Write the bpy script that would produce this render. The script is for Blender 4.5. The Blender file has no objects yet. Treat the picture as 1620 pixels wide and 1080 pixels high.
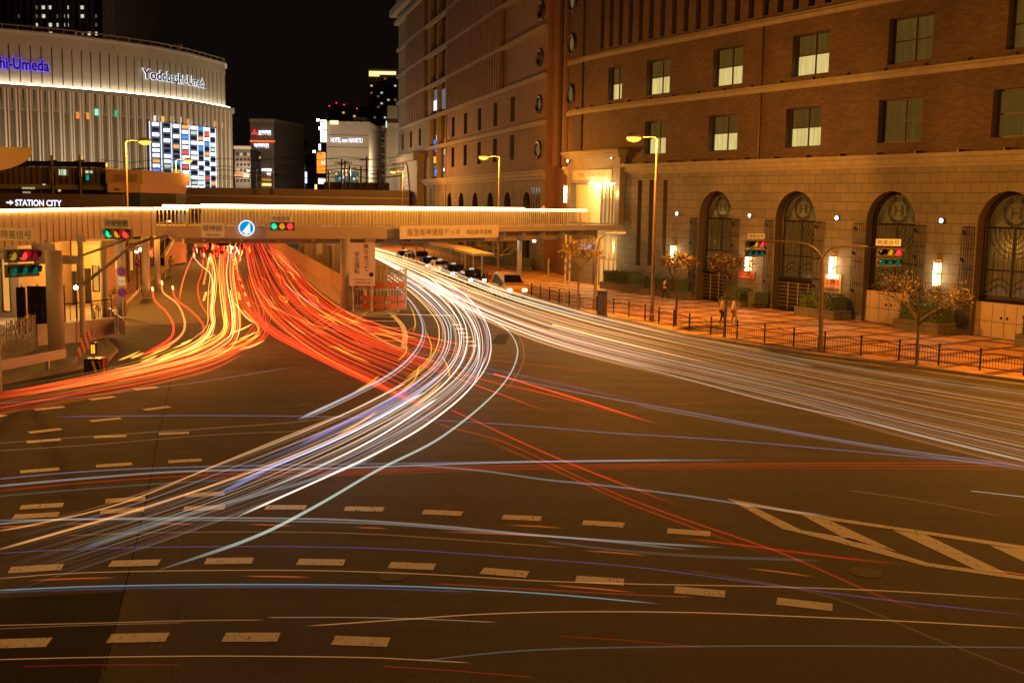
import bpy, math, random
from mathutils import Vector, Matrix
S = bpy.context.scene
COL = S.collection
RND = random.Random(7)
# ------------------------------------------------------------------ camera
F = 1755.0; TH = math.radians(7.2); RO = .016; H = 7.5
cd = bpy.data.cameras.new('camera'); cam = bpy.data.objects.new('camera', cd); COL.objects.link(cam)
cd.sensor_width = 36; cd.lens = F / 1620 * 36; cd.clip_end = 3000; cd.clip_start = .1
cam.matrix_world = Matrix.Translation((0, 0, H)) @ Matrix.Rotation(math.pi / 2 - TH, 4, 'X') @ Matrix.Rotation(RO, 4, 'Z')
S.camera = cam
# ------------------------------------------------------------------ night sky, exposure
w = bpy.data.worlds.new('World'); S.world = w; w.use_nodes = True
w.node_tree.nodes['Background'].inputs[0].default_value = (.0042, .0027, .0018, 1)
w.node_tree.nodes['Background'].inputs[1].default_value = 1.0
S.view_settings.view_transform = 'Standard'; S.view_settings.look = 'None'
S.view_settings.exposure = 0; S.view_settings.gamma = 1
cy = S.cycles
cy.use_denoising = True; cy.max_bounces = 5; cy.diffuse_bounces = 2; cy.glossy_bounces = 2
cy.transparent_max_bounces = 96; cy.caustics_reflective = False; cy.caustics_refractive = False
cy.sample_clamp_indirect = 3; cy.use_light_tree = True
SODIUM = (1.0, .35, .036)
LAMPK = 1.3

# ------------------------------------------------------------------ picture -> place measuring helpers
def ray(u, v):
    dx, dy = u - 810, v - 540; c, s = math.cos(RO), math.sin(RO)
    x = dx * c + dy * s; y = -dx * s + dy * c
    return x, F * math.cos(TH) - y * math.sin(TH), -F * math.sin(TH) - y * math.cos(TH)
def P(u, v, z=0.0):
    X, Y, Z = ray(u, v); t = (z - H) / Z; return Vector((X * t, Y * t, z))
def D(u, v, d):
    X, Y, Z = ray(u, v); t = d / Y; return Vector((X * t, d, H + Z * t))
def pr(x, y, z):
    z -= H; fw = y * math.cos(TH) - z * math.sin(TH); up = y * math.sin(TH) + z * math.cos(TH)
    a = F * x / fw; b = -F * up / fw; c, s = math.cos(RO), math.sin(RO)
    return 810 + a * c - b * s, 540 + a * s + b * c

# ------------------------------------------------------------------ materials
MT = {}
def mat(name, col, rough=.7, metal=0., var=.0, scale=3., bump=0., spec=.5):
    if name in MT: return MT[name]
    m = bpy.data.materials.new(name); m.use_nodes = True; nt = m.node_tree; b = nt.nodes['Principled BSDF']
    b.inputs['Base Color'].default_value = (*col, 1); b.inputs['Roughness'].default_value = rough
    b.inputs['Metallic'].default_value = metal; b.inputs['Specular IOR Level'].default_value = spec
    if var or bump:
        tc = nt.nodes.new('ShaderNodeTexCoord'); n = nt.nodes.new('ShaderNodeTexNoise')
        n.inputs['Scale'].default_value = scale; n.inputs['Detail'].default_value = 6
        nt.links.new(tc.outputs['Object'], n.inputs['Vector'])
        r = nt.nodes.new('ShaderNodeMapRange'); r.inputs['From Min'].default_value = .3; r.inputs['From Max'].default_value = .7
        r.inputs['To Min'].default_value = 1 - var; r.inputs['To Max'].default_value = 1 + var
        nt.links.new(n.outputs['Fac'], r.inputs['Value'])
        mx = nt.nodes.new('ShaderNodeVectorMath'); mx.operation = 'SCALE'; mx.inputs[0].default_value = col
        nt.links.new(r.outputs[0], mx.inputs['Scale']); nt.links.new(mx.outputs[0], b.inputs['Base Color'])
        if bump:
            bp = nt.nodes.new('ShaderNodeBump'); bp.inputs['Strength'].default_value = bump; bp.inputs['Distance'].default_value = .03
            nt.links.new(n.outputs['Fac'], bp.inputs['Height']); nt.links.new(bp.outputs[0], b.inputs['Normal'])
    MT[name] = m; return m
def emis(name, col, st, sample=True):
    if name in MT: return MT[name]
    m = bpy.data.materials.new(name); m.use_nodes = True; nt = m.node_tree; nt.nodes.clear()
    o = nt.nodes.new('ShaderNodeOutputMaterial'); e = nt.nodes.new('ShaderNodeEmission')
    e.inputs[0].default_value = (*col, 1); e.inputs[1].default_value = st; nt.links.new(e.outputs[0], o.inputs[0])
    if not sample: m.cycles.emission_sampling = 'NONE'
    MT[name] = m; return m
def brickmat(name, c1, c2, mortar, bw, bh, ms, rough=.8, bump=.4, var=.18, offset=.5):
    if name in MT: return MT[name]
    m = bpy.data.materials.new(name); m.use_nodes = True; nt = m.node_tree; b = nt.nodes['Principled BSDF']
    b.inputs['Roughness'].default_value = rough
    uv = nt.nodes.new('ShaderNodeUVMap'); uv.uv_map = 'uv'
    t = nt.nodes.new('ShaderNodeTexBrick'); t.inputs['Scale'].default_value = 1
    t.inputs['Brick Width'].default_value = bw; t.inputs['Row Height'].default_value = bh; t.inputs['Mortar Size'].default_value = ms
    t.inputs['Color1'].default_value = (*c1, 1); t.inputs['Color2'].default_value = (*c2, 1); t.inputs['Mortar'].default_value = (*mortar, 1)
    t.offset = offset; t.inputs['Mortar Smooth'].default_value = .1
    nt.links.new(uv.outputs[0], t.inputs['Vector'])
    n = nt.nodes.new('ShaderNodeTexNoise'); n.inputs['Scale'].default_value = .35; n.inputs['Detail'].default_value = 8
    nt.links.new(uv.outputs[0], n.inputs['Vector'])
    r = nt.nodes.new('ShaderNodeMapRange'); r.inputs['From Min'].default_value = .3; r.inputs['From Max'].default_value = .7
    r.inputs['To Min'].default_value = 1 - var; r.inputs['To Max'].default_value = 1 + var
    nt.links.new(n.outputs['Fac'], r.inputs['Value'])
    mx = nt.nodes.new('ShaderNodeVectorMath'); mx.operation = 'SCALE'
    nt.links.new(t.outputs['Color'], mx.inputs[0]); nt.links.new(r.outputs[0], mx.inputs['Scale'])
    nt.links.new(mx.outputs[0], b.inputs['Base Color'])
    bp = nt.nodes.new('ShaderNodeBump'); bp.invert = True; bp.inputs['Strength'].default_value = bump; bp.inputs['Distance'].default_value = .03
    nt.links.new(t.outputs['Fac'], bp.inputs['Height']); nt.links.new(bp.outputs[0], b.inputs['Normal'])
    MT[name] = m; return m

STONE = brickmat('stone_blocks', (.13, .115, .088), (.104, .092, .071), (.038, .031, .022), 1.2, .6, .018, bump=.6)
BRICK = brickmat('brown_brick', (.07, .037, .021), (.034, .019, .011), (.046, .031, .02), .42, .11, .012, bump=.5, var=.22)
BRICKL = brickmat('tan_brick', (.14, .088, .054), (.112, .07, .043), (.10, .066, .042), .42, .11, .01, bump=.4, var=.15)
TRIM = mat('stone_trim', (.165, .143, .108), .75, var=.14, scale=1.5)
DARK = mat('dark_metal', (.025, .018, .014), .45, .3)
IRON = mat('wrought_iron', (.02, .015, .012), .5, .4)
CONC = mat('concrete', (.30, .26, .22), .85, var=.15, scale=1.2, bump=.2)
STEEL = mat('painted_steel', (.42, .37, .32), .5, var=.08, scale=2)
POLE = mat('brown_pole_paint', (.20, .13, .08), .4, .2, var=.1, scale=4)
GREYP = mat('grey_pole_paint', (.35, .32, .28), .45, .2, var=.1)
HEDGE = mat('hedge_leaf', (.05, .075, .025), .8, var=.4, scale=6)
BARK = mat('bark', (.14, .09, .055), .9, var=.3, scale=12, bump=.5)
WHITEP = mat('white_paint', (.62, .58, .54), .5, var=.06)
BLACK = mat('black_plastic', (.012, .012, .012), .4)
GLASS = mat('dark_glass', (.012, .012, .014), .08, 0, spec=.8)

# ------------------------------------------------------------------ mesh builder
class MB:
    def __init__(s): s.v = []; s.f = []; s.uv = []; s.at = []
    def add(s, vs, fs, uvs=None):
        o = len(s.v); s.v += [tuple(x) for x in vs]
        for k, f in enumerate(fs):
            s.f.append([i + o for i in f]); s.uv.append(uvs[k] if uvs else None)
        return s
    def quad(s, a, b, c, d, uv=None): return s.add([a, b, c, d], [(0, 1, 2, 3)], [uv] if uv else None)
    def box(s, c, d, rz=0., tilt=None):
        x, y, z = d[0] / 2, d[1] / 2, d[2] / 2; cs, sn = math.cos(rz), math.sin(rz); vs = []
        for i in (-1, 1):
            for j in (-1, 1):
                for k in (-1, 1):
                    p = Vector((i * x, j * y, k * z))
                    if tilt: p = Matrix.Rotation(tilt, 3, 'Y') @ p
                    vs.append((c[0] + p.x * cs - p.y * sn, c[1] + p.x * sn + p.y * cs, c[2] + p.z))
        return s.add(vs, [(0, 1, 3, 2), (4, 6, 7, 5), (0, 4, 5, 1), (2, 3, 7, 6), (0, 2, 6, 4), (1, 5, 7, 3)])
    def tube(s, path, r, n=8, cap=True, glow=None):
        path = [Vector(p) for p in path]; m = len(path); rs = r if isinstance(r, (list, tuple)) else [r] * m
        vs = []; up = None
        for i, p in enumerate(path):
            t = (path[min(i + 1, m - 1)] - path[max(i - 1, 0)])
            if t.length < 1e-6: t = Vector((0, 0, 1))
            t.normalize()
            if up is None: up = Vector((0, 0, 1)) if abs(t.z) < .9 else Vector((1, 0, 0))
            a = t.cross(up)
            if a.length < 1e-4: a = t.cross(Vector((1, 0, 0)))
            a.normalize(); b = t.cross(a); up = -b
            for k in range(n):
                q = 2 * math.pi * k / n; vs.append(p + (a * math.cos(q) + b * math.sin(q)) * rs[i])
            if glow is not None: s.at += [glow[i]] * n
        fs = []
        for i in range(m - 1):
            for k in range(n):
                fs.append((i * n + k, i * n + (k + 1) % n, (i + 1) * n + (k + 1) % n, (i + 1) * n + k))
        if cap: fs += [tuple(range(n))[::-1], tuple((m - 1) * n + k for k in range(n))]
        return s.add(vs, fs)
    def cyl(s, c, r, h, n=16, r2=None):
        return s.tube([c, (c[0], c[1], c[2] + h)], [r, r if r2 is None else r2], n)
    def prism(s, poly, z0, z1):
        n = len(poly)
        return s.add([(p[0], p[1], z0) for p in poly] + [(p[0], p[1], z1) for p in poly],
                     [tuple(range(n))[::-1], tuple(range(n, 2 * n))] + [(i, (i + 1) % n, n + (i + 1) % n, n + i) for i in range(n)])
    def build(s, name, m, parent=None, smooth=False, local=False):
        me = bpy.data.meshes.new(name); v = s.v
        if parent is not None and not local:
            o = ORG.get(parent.name, (0, 0, 0)); v = [(p[0] - o[0], p[1] - o[1], p[2] - o[2]) for p in v]
        me.from_pydata([tuple(p) for p in v], [], s.f)
        if any(u for u in s.uv):
            l = me.uv_layers.new(name='uv'); k = 0
            for f, u in zip(s.f, s.uv):
                for j in range(len(f)):
                    if u: l.data[k].uv = u[j]
                    k += 1
        if s.at:
            a = me.attributes.new('glow', 'FLOAT', 'POINT')
            for i, g in enumerate(s.at): a.data[i].value = g
        if m: me.materials.append(m)
        if smooth:
            for p in me.polygons: p.use_smooth = True
        ob = bpy.data.objects.new(name, me); COL.objects.link(ob)
        if parent is not None:
            ob.parent = parent; ORG[ob.name] = ORG.get(parent.name, (0, 0, 0)) if not local else (0, 0, 0)
        return ob
ORG = {}
def tag(o, label, cat, group=None):
    o['label'] = label; o['category'] = cat
    if group: o['group'] = group
    return o
def thing(name, label, cat, loc=(0, 0, 0), group=None, rz=0):
    o = bpy.data.objects.new(name, None); COL.objects.link(o); o.location = loc; o.rotation_euler = (0, 0, rz)
    o.empty_display_size = .3; ORG[o.name] = tuple(loc)
    return tag(o, label, cat, group)
def struct(o): o['kind'] = 'structure'; return o
def dup(root, loc, rz, label=None, group=None, col=None):
    r = root.copy(); COL.objects.link(r); r.location = loc; r.rotation_euler = (0, 0, rz); ORG[r.name] = tuple(loc)
    if label: r['label'] = label
    if group: r['group'] = group
    for ch in list(root.children):
        c = ch.copy(); COL.objects.link(c); c.parent = r
        for g in ch.children:
            d = g.copy(); COL.objects.link(d); d.parent = c
    return r
def point(loc, power, col=SODIUM, r=.15, parent=None):
    l = bpy.data.lights.new('lamp_light', 'POINT'); l.energy = power * LAMPK; l.color = col; l.shadow_soft_size = r
    o = bpy.data.objects.new('lamp_light', l); COL.objects.link(o)
    if parent is not None:
        o.parent = parent; g = ORG.get(parent.name, (0, 0, 0)); o.location = (loc[0] - g[0], loc[1] - g[1], loc[2] - g[2])
    else: o.location = loc
    return o
def textmesh(body, size, extr=.01, offset=0., bold=False):
    cu = bpy.data.curves.new('t', 'FONT'); cu.body = body; cu.size = size; cu.extrude = extr; cu.offset = offset
    cu.align_x = 'CENTER'; cu.align_y = 'CENTER'; cu.resolution_u = 3
    ob = bpy.data.objects.new('t', cu); COL.objects.link(ob)
    dg = bpy.context.evaluated_depsgraph_get(); me = ob.evaluated_get(dg).to_mesh()
    vs = [v.co.copy() for v in me.vertices]; fs = [tuple(p.vertices) for p in me.polygons]
    bpy.data.objects.remove(ob); bpy.data.curves.remove(cu)
    return vs, fs
def put_text(body, c, right, up, hh, m, parent, name='lettering', width=None, out=.02, offset=0., extr=.006):
    """letters of height-ish hh centred on c in the plane (right, up)"""
    vs, fs = textmesh(body, 1, 0, offset / hh)
    if not vs: return
    x0, x1 = min(v.x for v in vs), max(v.x for v in vs); y0, y1 = min(v.y for v in vs), max(v.y for v in vs)
    sy = hh / (y1 - y0); sx = width / (x1 - x0) if width else sy
    right = Vector(right).normalized(); up = Vector(up).normalized(); nrm = right.cross(up); b = MB()
    b.add([Vector(c) + right * ((v.x - (x0 + x1) / 2) * sx) + up * ((v.y - (y0 + y1) / 2) * sy) + nrm * out for v in vs], fs)
    return b.build(name, m, parent)
def board(c, right, up, wd, hh, th=.04):
    right = Vector(right).normalized(); up = Vector(up).normalized(); n = right.cross(up); c = Vector(c); b = MB()
    vs = [c + right * (i * wd / 2) + up * (j * hh / 2) + n * (k * th / 2) for i in (-1, 1) for j in (-1, 1) for k in (-1, 1)]
    return b.add(vs, [(0, 1, 3, 2), (4, 6, 7, 5), (0, 4, 5, 1), (2, 3, 7, 6), (0, 2, 6, 4), (1, 5, 7, 3)])
def spline(pts, step=None, n=8):
    """Catmull-Rom through points"""
    pts = [Vector(p) for p in pts]; q = [pts[0] * 2 - pts[1]] + pts + [pts[-1] * 2 - pts[-2]]; out = []
    for i in range(1, len(q) - 2):
        for k in range(n):
            t = k / n; a, b, c, d = q[i - 1], q[i], q[i + 1], q[i + 2]
            out.append(.5 * ((2 * b) + (c - a) * t + (2 * a - 5 * b + 4 * c - d) * t * t + (3 * b - a - 3 * c + d) * t ** 3))
    out.append(pts[-1]); return out
class Path:
    """a plan line; pt(s, z, d) is a point s metres along, z up, d metres out towards the street"""
    def __init__(s, pts, side=1):
        s.p = [Vector((a, b)) for a, b in pts]; s.c = [0]; s.side = side
        for i in range(1, len(s.p)): s.c.append(s.c[-1] + (s.p[i] - s.p[i - 1]).length)
        s.L = s.c[-1]
        sn = []
        for i in range(len(s.p) - 1):
            t = (s.p[i + 1] - s.p[i]).normalized(); sn.append(Vector((t.y, -t.x)) * side)
        s.n = [sn[0]] + [(sn[i] + sn[i - 1]).normalized() for i in range(1, len(sn))] + [sn[-1]]
    def pt(s, q, z, d=0.):
        i = 0
        while i < len(s.p) - 2 and q > s.c[i + 1]: i += 1
        t = (q - s.c[i]) / (s.c[i + 1] - s.c[i]); p = s.p[i].lerp(s.p[i + 1], t); tt = min(max(t, 0), 1)
        n = s.n[i].lerp(s.n[i + 1], tt).normalized(); return Vector((p.x + n.x * d, p.y + n.y * d, z))
    def tan(s, q):
        a, b = s.pt(q - .05, 0), s.pt(q + .05, 0); return (b - a).normalized()
    def nor(s, q):
        return (s.pt(q, 0, 1) - s.pt(q, 0, 0)).normalized()
    def s_at(s, u, z=7.5, lo=None, hi=None):
        lo = 0 if lo is None else lo; hi = s.L if hi is None else hi
        g = lambda q: pr(*s.pt(q, z))[0]; inc = g(hi) > g(lo)
        for _ in range(44):
            m = (lo + hi) / 2
            if (g(m) < u) == inc: lo = m
            else: hi = m
        return lo
    def hit(s, u, v):
        q = s.s_at(u); z = 7.5
        for _ in range(3):
            p = s.pt(q, z); z = D(u, v, p.y).z; q = s.s_at(u, z)
        return q, z
    def ss(s, a, b, step=2.):
        n = max(1, int(abs(b - a) / step)); r = [a + (b - a) * i / n for i in range(n + 1)]
        r += [c for c in s.c if a < c < b]; return sorted(r)
    def rect(s, b, s0, s1, z0, z1, d=0., step=3.):
        q = s.ss(s0, s1, step)
        for a, c in zip(q, q[1:]):
            b.quad(s.pt(a, z0, d), s.pt(c, z0, d), s.pt(c, z1, d), s.pt(a, z1, d), [(a, z0), (c, z0), (c, z1), (a, z1)])
    def bar(s, b, s0, s1, z0, z1, d0, d1, step=3.):
        """solid bar following the path between depths d0 (back) and d1 (front)"""
        q = s.ss(s0, s1, step)
        for a, c in zip(q, q[1:]):
            vs = [s.pt(x, z, d) for x in (a, c) for z in (z0, z1) for d in (d0, d1)]
            fs = [(1, 5, 7, 3), (2, 3, 7, 6), (0, 4, 5, 1)]
            us = [[(a, z0), (c, z0), (c, z1), (a, z1)], [(a, 0), (a, 1), (c, 1), (c, 0)], [(a, 0), (c, 0), (c, 1), (a, 1)]]
            if a == q[0]: fs.append((0, 1, 3, 2)); us.append([(0, z0), (1, z0), (1, z1), (0, z1)])
            if c == q[-1]: fs.append((4, 6, 7, 5)); us.append([(0, z0), (0, z1), (1, z1), (1, z0)])
            b.add(vs, fs, us)
    def hole(s, wb, rb, s0, s1, z0, z1, dep, arch=0.):
        """reveal faces of an opening"""
        for q in (s0, s1): rb.quad(s.pt(q, z0), s.pt(q, z1 - arch), s.pt(q, z1 - arch, -dep), s.pt(q, z0, -dep), [(0, z0), (0, z1), (dep, z1), (dep, z0)])
        if not arch: rb.quad(s.pt(s0, z1), s.pt(s1, z1), s.pt(s1, z1, -dep), s.pt(s0, z1, -dep), [(s0, 0), (s1, 0), (s1, 1), (s0, 1)])
        rb.quad(s.pt(s0, z0), s.pt(s1, z0), s.pt(s1, z0, -dep), s.pt(s0, z0, -dep), [(s0, 0), (s1, 0), (s1, 1), (s0, 1)])
# ================================================================== GROUND, ROAD, PAVEMENT
def asphalt():
    m = bpy.data.materials.new('asphalt'); m.use_nodes = True; nt = m.node_tree; b = nt.nodes['Principled BSDF']; N = nt.nodes.new; L = nt.links.new
    tc = N('ShaderNodeTexCoord')
    n1 = N('ShaderNodeTexNoise'); n1.inputs['Scale'].default_value = .12; n1.inputs['Detail'].default_value = 5
    n2 = N('ShaderNodeTexNoise'); n2.inputs['Scale'].default_value = 22; n2.inputs['Detail'].default_value = 4
    n3 = N('ShaderNodeTexVoronoi'); n3.feature = 'DISTANCE_TO_EDGE'; n3.inputs['Scale'].default_value = .11
    nz = N('ShaderNodeTexNoise'); nz.inputs['Scale'].default_value = .6; nz.inputs['Detail'].default_value = 6
    mxv = N('ShaderNodeMix'); mxv.data_type = 'VECTOR'; mxv.inputs[0].default_value = .12
    L(tc.outputs['Object'], nz.inputs['Vector']); L(tc.outputs['Object'], mxv.inputs[4]); L(nz.outputs['Color'], mxv.inputs[5]); L(mxv.outputs[1], n3.inputs['Vector'])
    for n in (n1, n2): L(tc.outputs['Object'], n.inputs['Vector'])
    cr = N('ShaderNodeMapRange'); cr.inputs['From Max'].default_value = .0022; cr.inputs['To Min'].default_value = .55; L(n3.outputs['Distance'], cr.inputs['Value'])
    r1 = N('ShaderNodeMapRange'); r1.inputs['From Min'].default_value = .35; r1.inputs['From Max'].default_value = .65; r1.inputs['To Min'].default_value = .78; r1.inputs['To Max'].default_value = 1.18
    L(n1.outputs['Fac'], r1.inputs['Value'])
    r2 = N('ShaderNodeMapRange'); r2.inputs['From Min'].default_value = .3; r2.inputs['From Max'].default_value = .75; r2.inputs['To Min'].default_value = .4; r2.inputs['To Max'].default_value = 1.9
    L(n2.outputs['Fac'], r2.inputs['Value'])
    n4 = N('ShaderNodeTexNoise'); n4.inputs['Scale'].default_value = 1; n4.inputs['Detail'].default_value = 6; m4 = N('ShaderNodeMapping'); m4.inputs['Rotation'].default_value = (0, 0, .25); m4.inputs['Scale'].default_value = (.05, 1.1, 1); L(tc.outputs['Object'], m4.inputs[0]); L(m4.outputs[0], n4.inputs['Vector'])
    n5 = N('ShaderNodeTexNoise'); n5.inputs['Scale'].default_value = .9; n5.inputs['Detail'].default_value = 9; n5.inputs['Roughness'].default_value = .7; L(tc.outputs['Object'], n5.inputs['Vector'])
    def MR(src, lo, hi, a0=.3, a1=.7):
        q = N('ShaderNodeMapRange'); q.inputs['From Min'].default_value = a0; q.inputs['From Max'].default_value = a1; q.inputs['To Min'].default_value = lo; q.inputs['To Max'].default_value = hi; L(src, q.inputs['Value']); return q.outputs[0]
    a0_ = N('ShaderNodeMath'); a0_.operation = 'MULTIPLY'; L(MR(n4.outputs['Fac'], .72, 1.25), a0_.inputs[0]); L(MR(n5.outputs['Fac'], .8, 1.2), a0_.inputs[1])
    a1_ = N('ShaderNodeMath'); a1_.operation = 'MULTIPLY'; L(r1.outputs[0], a1_.inputs[0]); L(a0_.outputs[0], a1_.inputs[1])
    a = N('ShaderNodeMath'); a.operation = 'MULTIPLY'; L(a1_.outputs[0], a.inputs[0]); L(r2.outputs[0], a.inputs[1])
    c = N('ShaderNodeMath'); c.operation = 'MULTIPLY'; L(a.outputs[0], c.inputs[0]); L(cr.outputs[0], c.inputs[1])
    s = N('ShaderNodeVectorMath'); s.operation = 'SCALE'; s.inputs[0].default_value = (.050, .042, .036); L(c.outputs[0], s.inputs['Scale']); L(s.outputs[0], b.inputs['Base Color'])
    rr = N('ShaderNodeMapRange'); rr.inputs['From Min'].default_value = .3; rr.inputs['From Max'].default_value = .7; rr.inputs['To Min'].default_value = .78; rr.inputs['To Max'].default_value = .86
    L(n1.outputs['Fac'], rr.inputs['Value']); L(rr.outputs[0], b.inputs['Roughness'])
    bp = N('ShaderNodeBump'); bp.inputs['Strength'].default_value = .5; bp.inputs['Distance'].default_value = .012; L(n2.outputs['Fac'], bp.inputs['Height']); L(bp.outputs[0], b.inputs['Normal'])
    return m
ASPH = asphalt()
def plate(name, poly, z, m, th=.15):
    b = MB(); b.prism(poly, z - th, z); return struct(b.build(name, m))
b = MB(); b.quad((-900, -200, -.02), (900, -200, -.02), (900, 1600, -.02), (-900, 1600, -.02)); struct(b.build('ground', mat('far_ground', (.05, .045, .04), .9)))
b = MB(); b.quad((-130, -30, 0), (140, -30, 0), (140, 420, 0), (-130, 420, 0)); struct(b.build('road', ASPH))
KR = [(-31, 212), (-19.5, 165), (-9.6, 128), (-5.2, 112), (.1, 91.5), (5.4, 74.2), (7.7, 69.4), (10.0, 63.0), (12.8, 58.9), (15.3, 55.4), (18.8, 51.9), (22.2, 48.1), (30, 40.2), (46, 27), (60, 10)]
def pave_mat():
    m = bpy.data.materials.new('patterned_paving'); m.use_nodes = True; nt = m.node_tree; b = nt.nodes['Principled BSDF']; N = nt.nodes.new; L = nt.links.new
    tc = N('ShaderNodeTexCoord'); mp = N('ShaderNodeMapping'); mp.inputs['Rotation'].default_value = (0, 0, math.radians(8)); L(tc.outputs['Object'], mp.inputs['Vector'])
    sx = N('ShaderNodeSeparateXYZ'); L(mp.outputs[0], sx.inputs[0])
    def M(op, a, bb=None):
        n = N('ShaderNodeMath'); n.operation = op
        for i, q in enumerate((a, bb)):
            if q is None: continue
            if isinstance(q, (int, float)): n.inputs[i].default_value = q
            else: L(q, n.inputs[i])
        return n.outputs[0]
    fx = M('MULTIPLY', M('ABSOLUTE', M('SUBTRACT', M('FRACT', M('DIVIDE', sx.outputs[0], 7.0)), .5)), 2.0)
    ty = M('FRACT', M('ADD', M('DIVIDE', sx.outputs[1], 3.4), fx))
    band = M('LESS_THAN', ty, .24)
    ty2 = M('FRACT', M('SUBTRACT', M('DIVIDE', sx.outputs[1], 3.4), fx))
    band2 = M('LESS_THAN', ty2, .17)
    bb = M('MAXIMUM', band, band2)
    br = N('ShaderNodeTexBrick'); br.inputs['Scale'].default_value = 1; br.inputs['Brick Width'].default_value = .4; br.inputs['Row Height'].default_value = .4; br.inputs['Mortar Size'].default_value = .012; br.offset = 0
    br.inputs['Color1'].default_value = (.56, .29, .10, 1); br.inputs['Color2'].default_value = (.47, .235, .085, 1); br.inputs['Mortar'].default_value = (.2, .11, .05, 1)
    L(mp.outputs[0], br.inputs['Vector'])
    mx = N('ShaderNodeMix'); mx.data_type = 'RGBA'; L(bb, mx.inputs[0]); L(br.outputs['Color'], mx.inputs[6]); mx.inputs[7].default_value = (.14, .06, .022, 1)
    nn = N('ShaderNodeTexNoise'); nn.inputs['Scale'].default_value = .5; nn.inputs['Detail'].default_value = 8; L(tc.outputs['Object'], nn.inputs['Vector'])
    r = N('ShaderNodeMapRange'); r.inputs['From Min'].default_value = .3; r.inputs['From Max'].default_value = .7; r.inputs['To Min'].default_value = .75; r.inputs['To Max'].default_value = 1.2; L(nn.outputs['Fac'], r.inputs['Value'])
    sc = N('ShaderNodeVectorMath'); sc.operation = 'SCALE'; L(mx.outputs[2], sc.inputs[0]); L(r.outputs[0], sc.inputs['Scale']); L(sc.outputs[0], b.inputs['Base Color'])
    b.inputs['Roughness'].default_value = .65
    return m
PAVE = pave_mat()
plate('pavement', KR + [(90, 10), (90, 120), (40, 215)], .15, PAVE, .17)
# kerb and gutter on the right side
b = MB(); kp = Path(KR, 1)
for i in range(len(KR) - 1): pass
kp.bar(b, 0, kp.L, 0, .155, -.0, .2, 4); struct(b.build('kerb', CONC))
b = MB(); kp.rect(b, 0, 1, 0, 0); b = MB()
q = kp.ss(0, kp.L, 3)
for a, c in zip(q, q[1:]): b.quad(kp.pt(a, .004, .2), kp.pt(c, .004, .2), kp.pt(c, .004, .75), kp.pt(a, .004, .75))
struct(b.build('gutter', mat('gutter_concrete', (.17, .15, .125), .8, var=.2)))
b = MB(); c = P(1512, 607); b.box((c.x, c.y, .006), (1.5, .7, .008), -.86); struct(b.build('drain_cover', mat('drain_iron', (.03, .026, .022), .6, .4)))
LK = [(-42, -6), (-31, 20), (-20.9, 41.5), (-18.9, 47.0), (-18.4, 49.5), (-19.2, 53), (-21.5, 57.5), (-23.2, 62.2), (-31.2, 93.9), (-41.6, 139.8), (-60, 215)]
plate('pavement_west', LK + [(-200, 215), (-200, -6)], .14, mat('grey_paving', (.22, .2, .17), .8, var=.2, scale=.8, bump=.2), .16)
lp = Path(LK, 1); b = MB(); lp.bar(b, 0, lp.L, 0, .147, 0, .2, 4); struct(b.build('kerb_west', CONC))
# ---- painted markings
PAINT = None
def paint():
    m = bpy.data.materials.new('worn_road_paint'); m.use_nodes = True; nt = m.node_tree; b = nt.nodes['Principled BSDF']; N = nt.nodes.new; L = nt.links.new
    tc = N('ShaderNodeTexCoord'); n = N('ShaderNodeTexNoise'); n.inputs['Scale'].default_value = 3.2; n.inputs['Detail'].default_value = 10; n.inputs['Roughness'].default_value = .75
    L(tc.outputs['Object'], n.inputs['Vector'])
    st = N('ShaderNodeTexNoise'); st.inputs['Scale'].default_value = 1; st.inputs['Detail'].default_value = 5; mp = N('ShaderNodeMapping'); mp.inputs['Scale'].default_value = (26, 3, 1); mp.inputs['Rotation'].default_value = (0, 0, .12)
    L(tc.outputs['Object'], mp.inputs['Vector']); L(mp.outputs[0], st.inputs['Vector'])
    a = N('ShaderNodeMath'); a.operation = 'MULTIPLY'; L(n.outputs['Fac'], a.inputs[0]); L(st.outputs['Fac'], a.inputs[1])
    r = N('ShaderNodeMapRange'); r.inputs['From Min'].default_value = .135; r.inputs['From Max'].default_value = .20; L(a.outputs[0], r.inputs['Value'])
    mx = N('ShaderNodeMix'); mx.data_type = 'RGBA'; mx.inputs[6].default_value = (.06, .052, .045, 1); mx.inputs[7].default_value = (.86, .84, .86, 1)
    L(r.outputs[0], mx.inputs[0]); L(mx.outputs[2], b.inputs['Base Color']); b.inputs['Roughness'].default_value = .75
    return m
PAINT = paint()
def dash(u0, v0, u1, v1, th=.40, z=.006, lean=-.25):
    a, c = P(u0, v0, z), P(u1, v1, z); n = Vector((lean * .0, 1, 0)); t = (c - a).normalized(); n = Vector((-t.y, t.x, 0)) * th / 2
    b = MB(); b.quad(a - n, c - n, c + n, a + n); return struct(b.build('lane_marking', PAINT))
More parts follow.
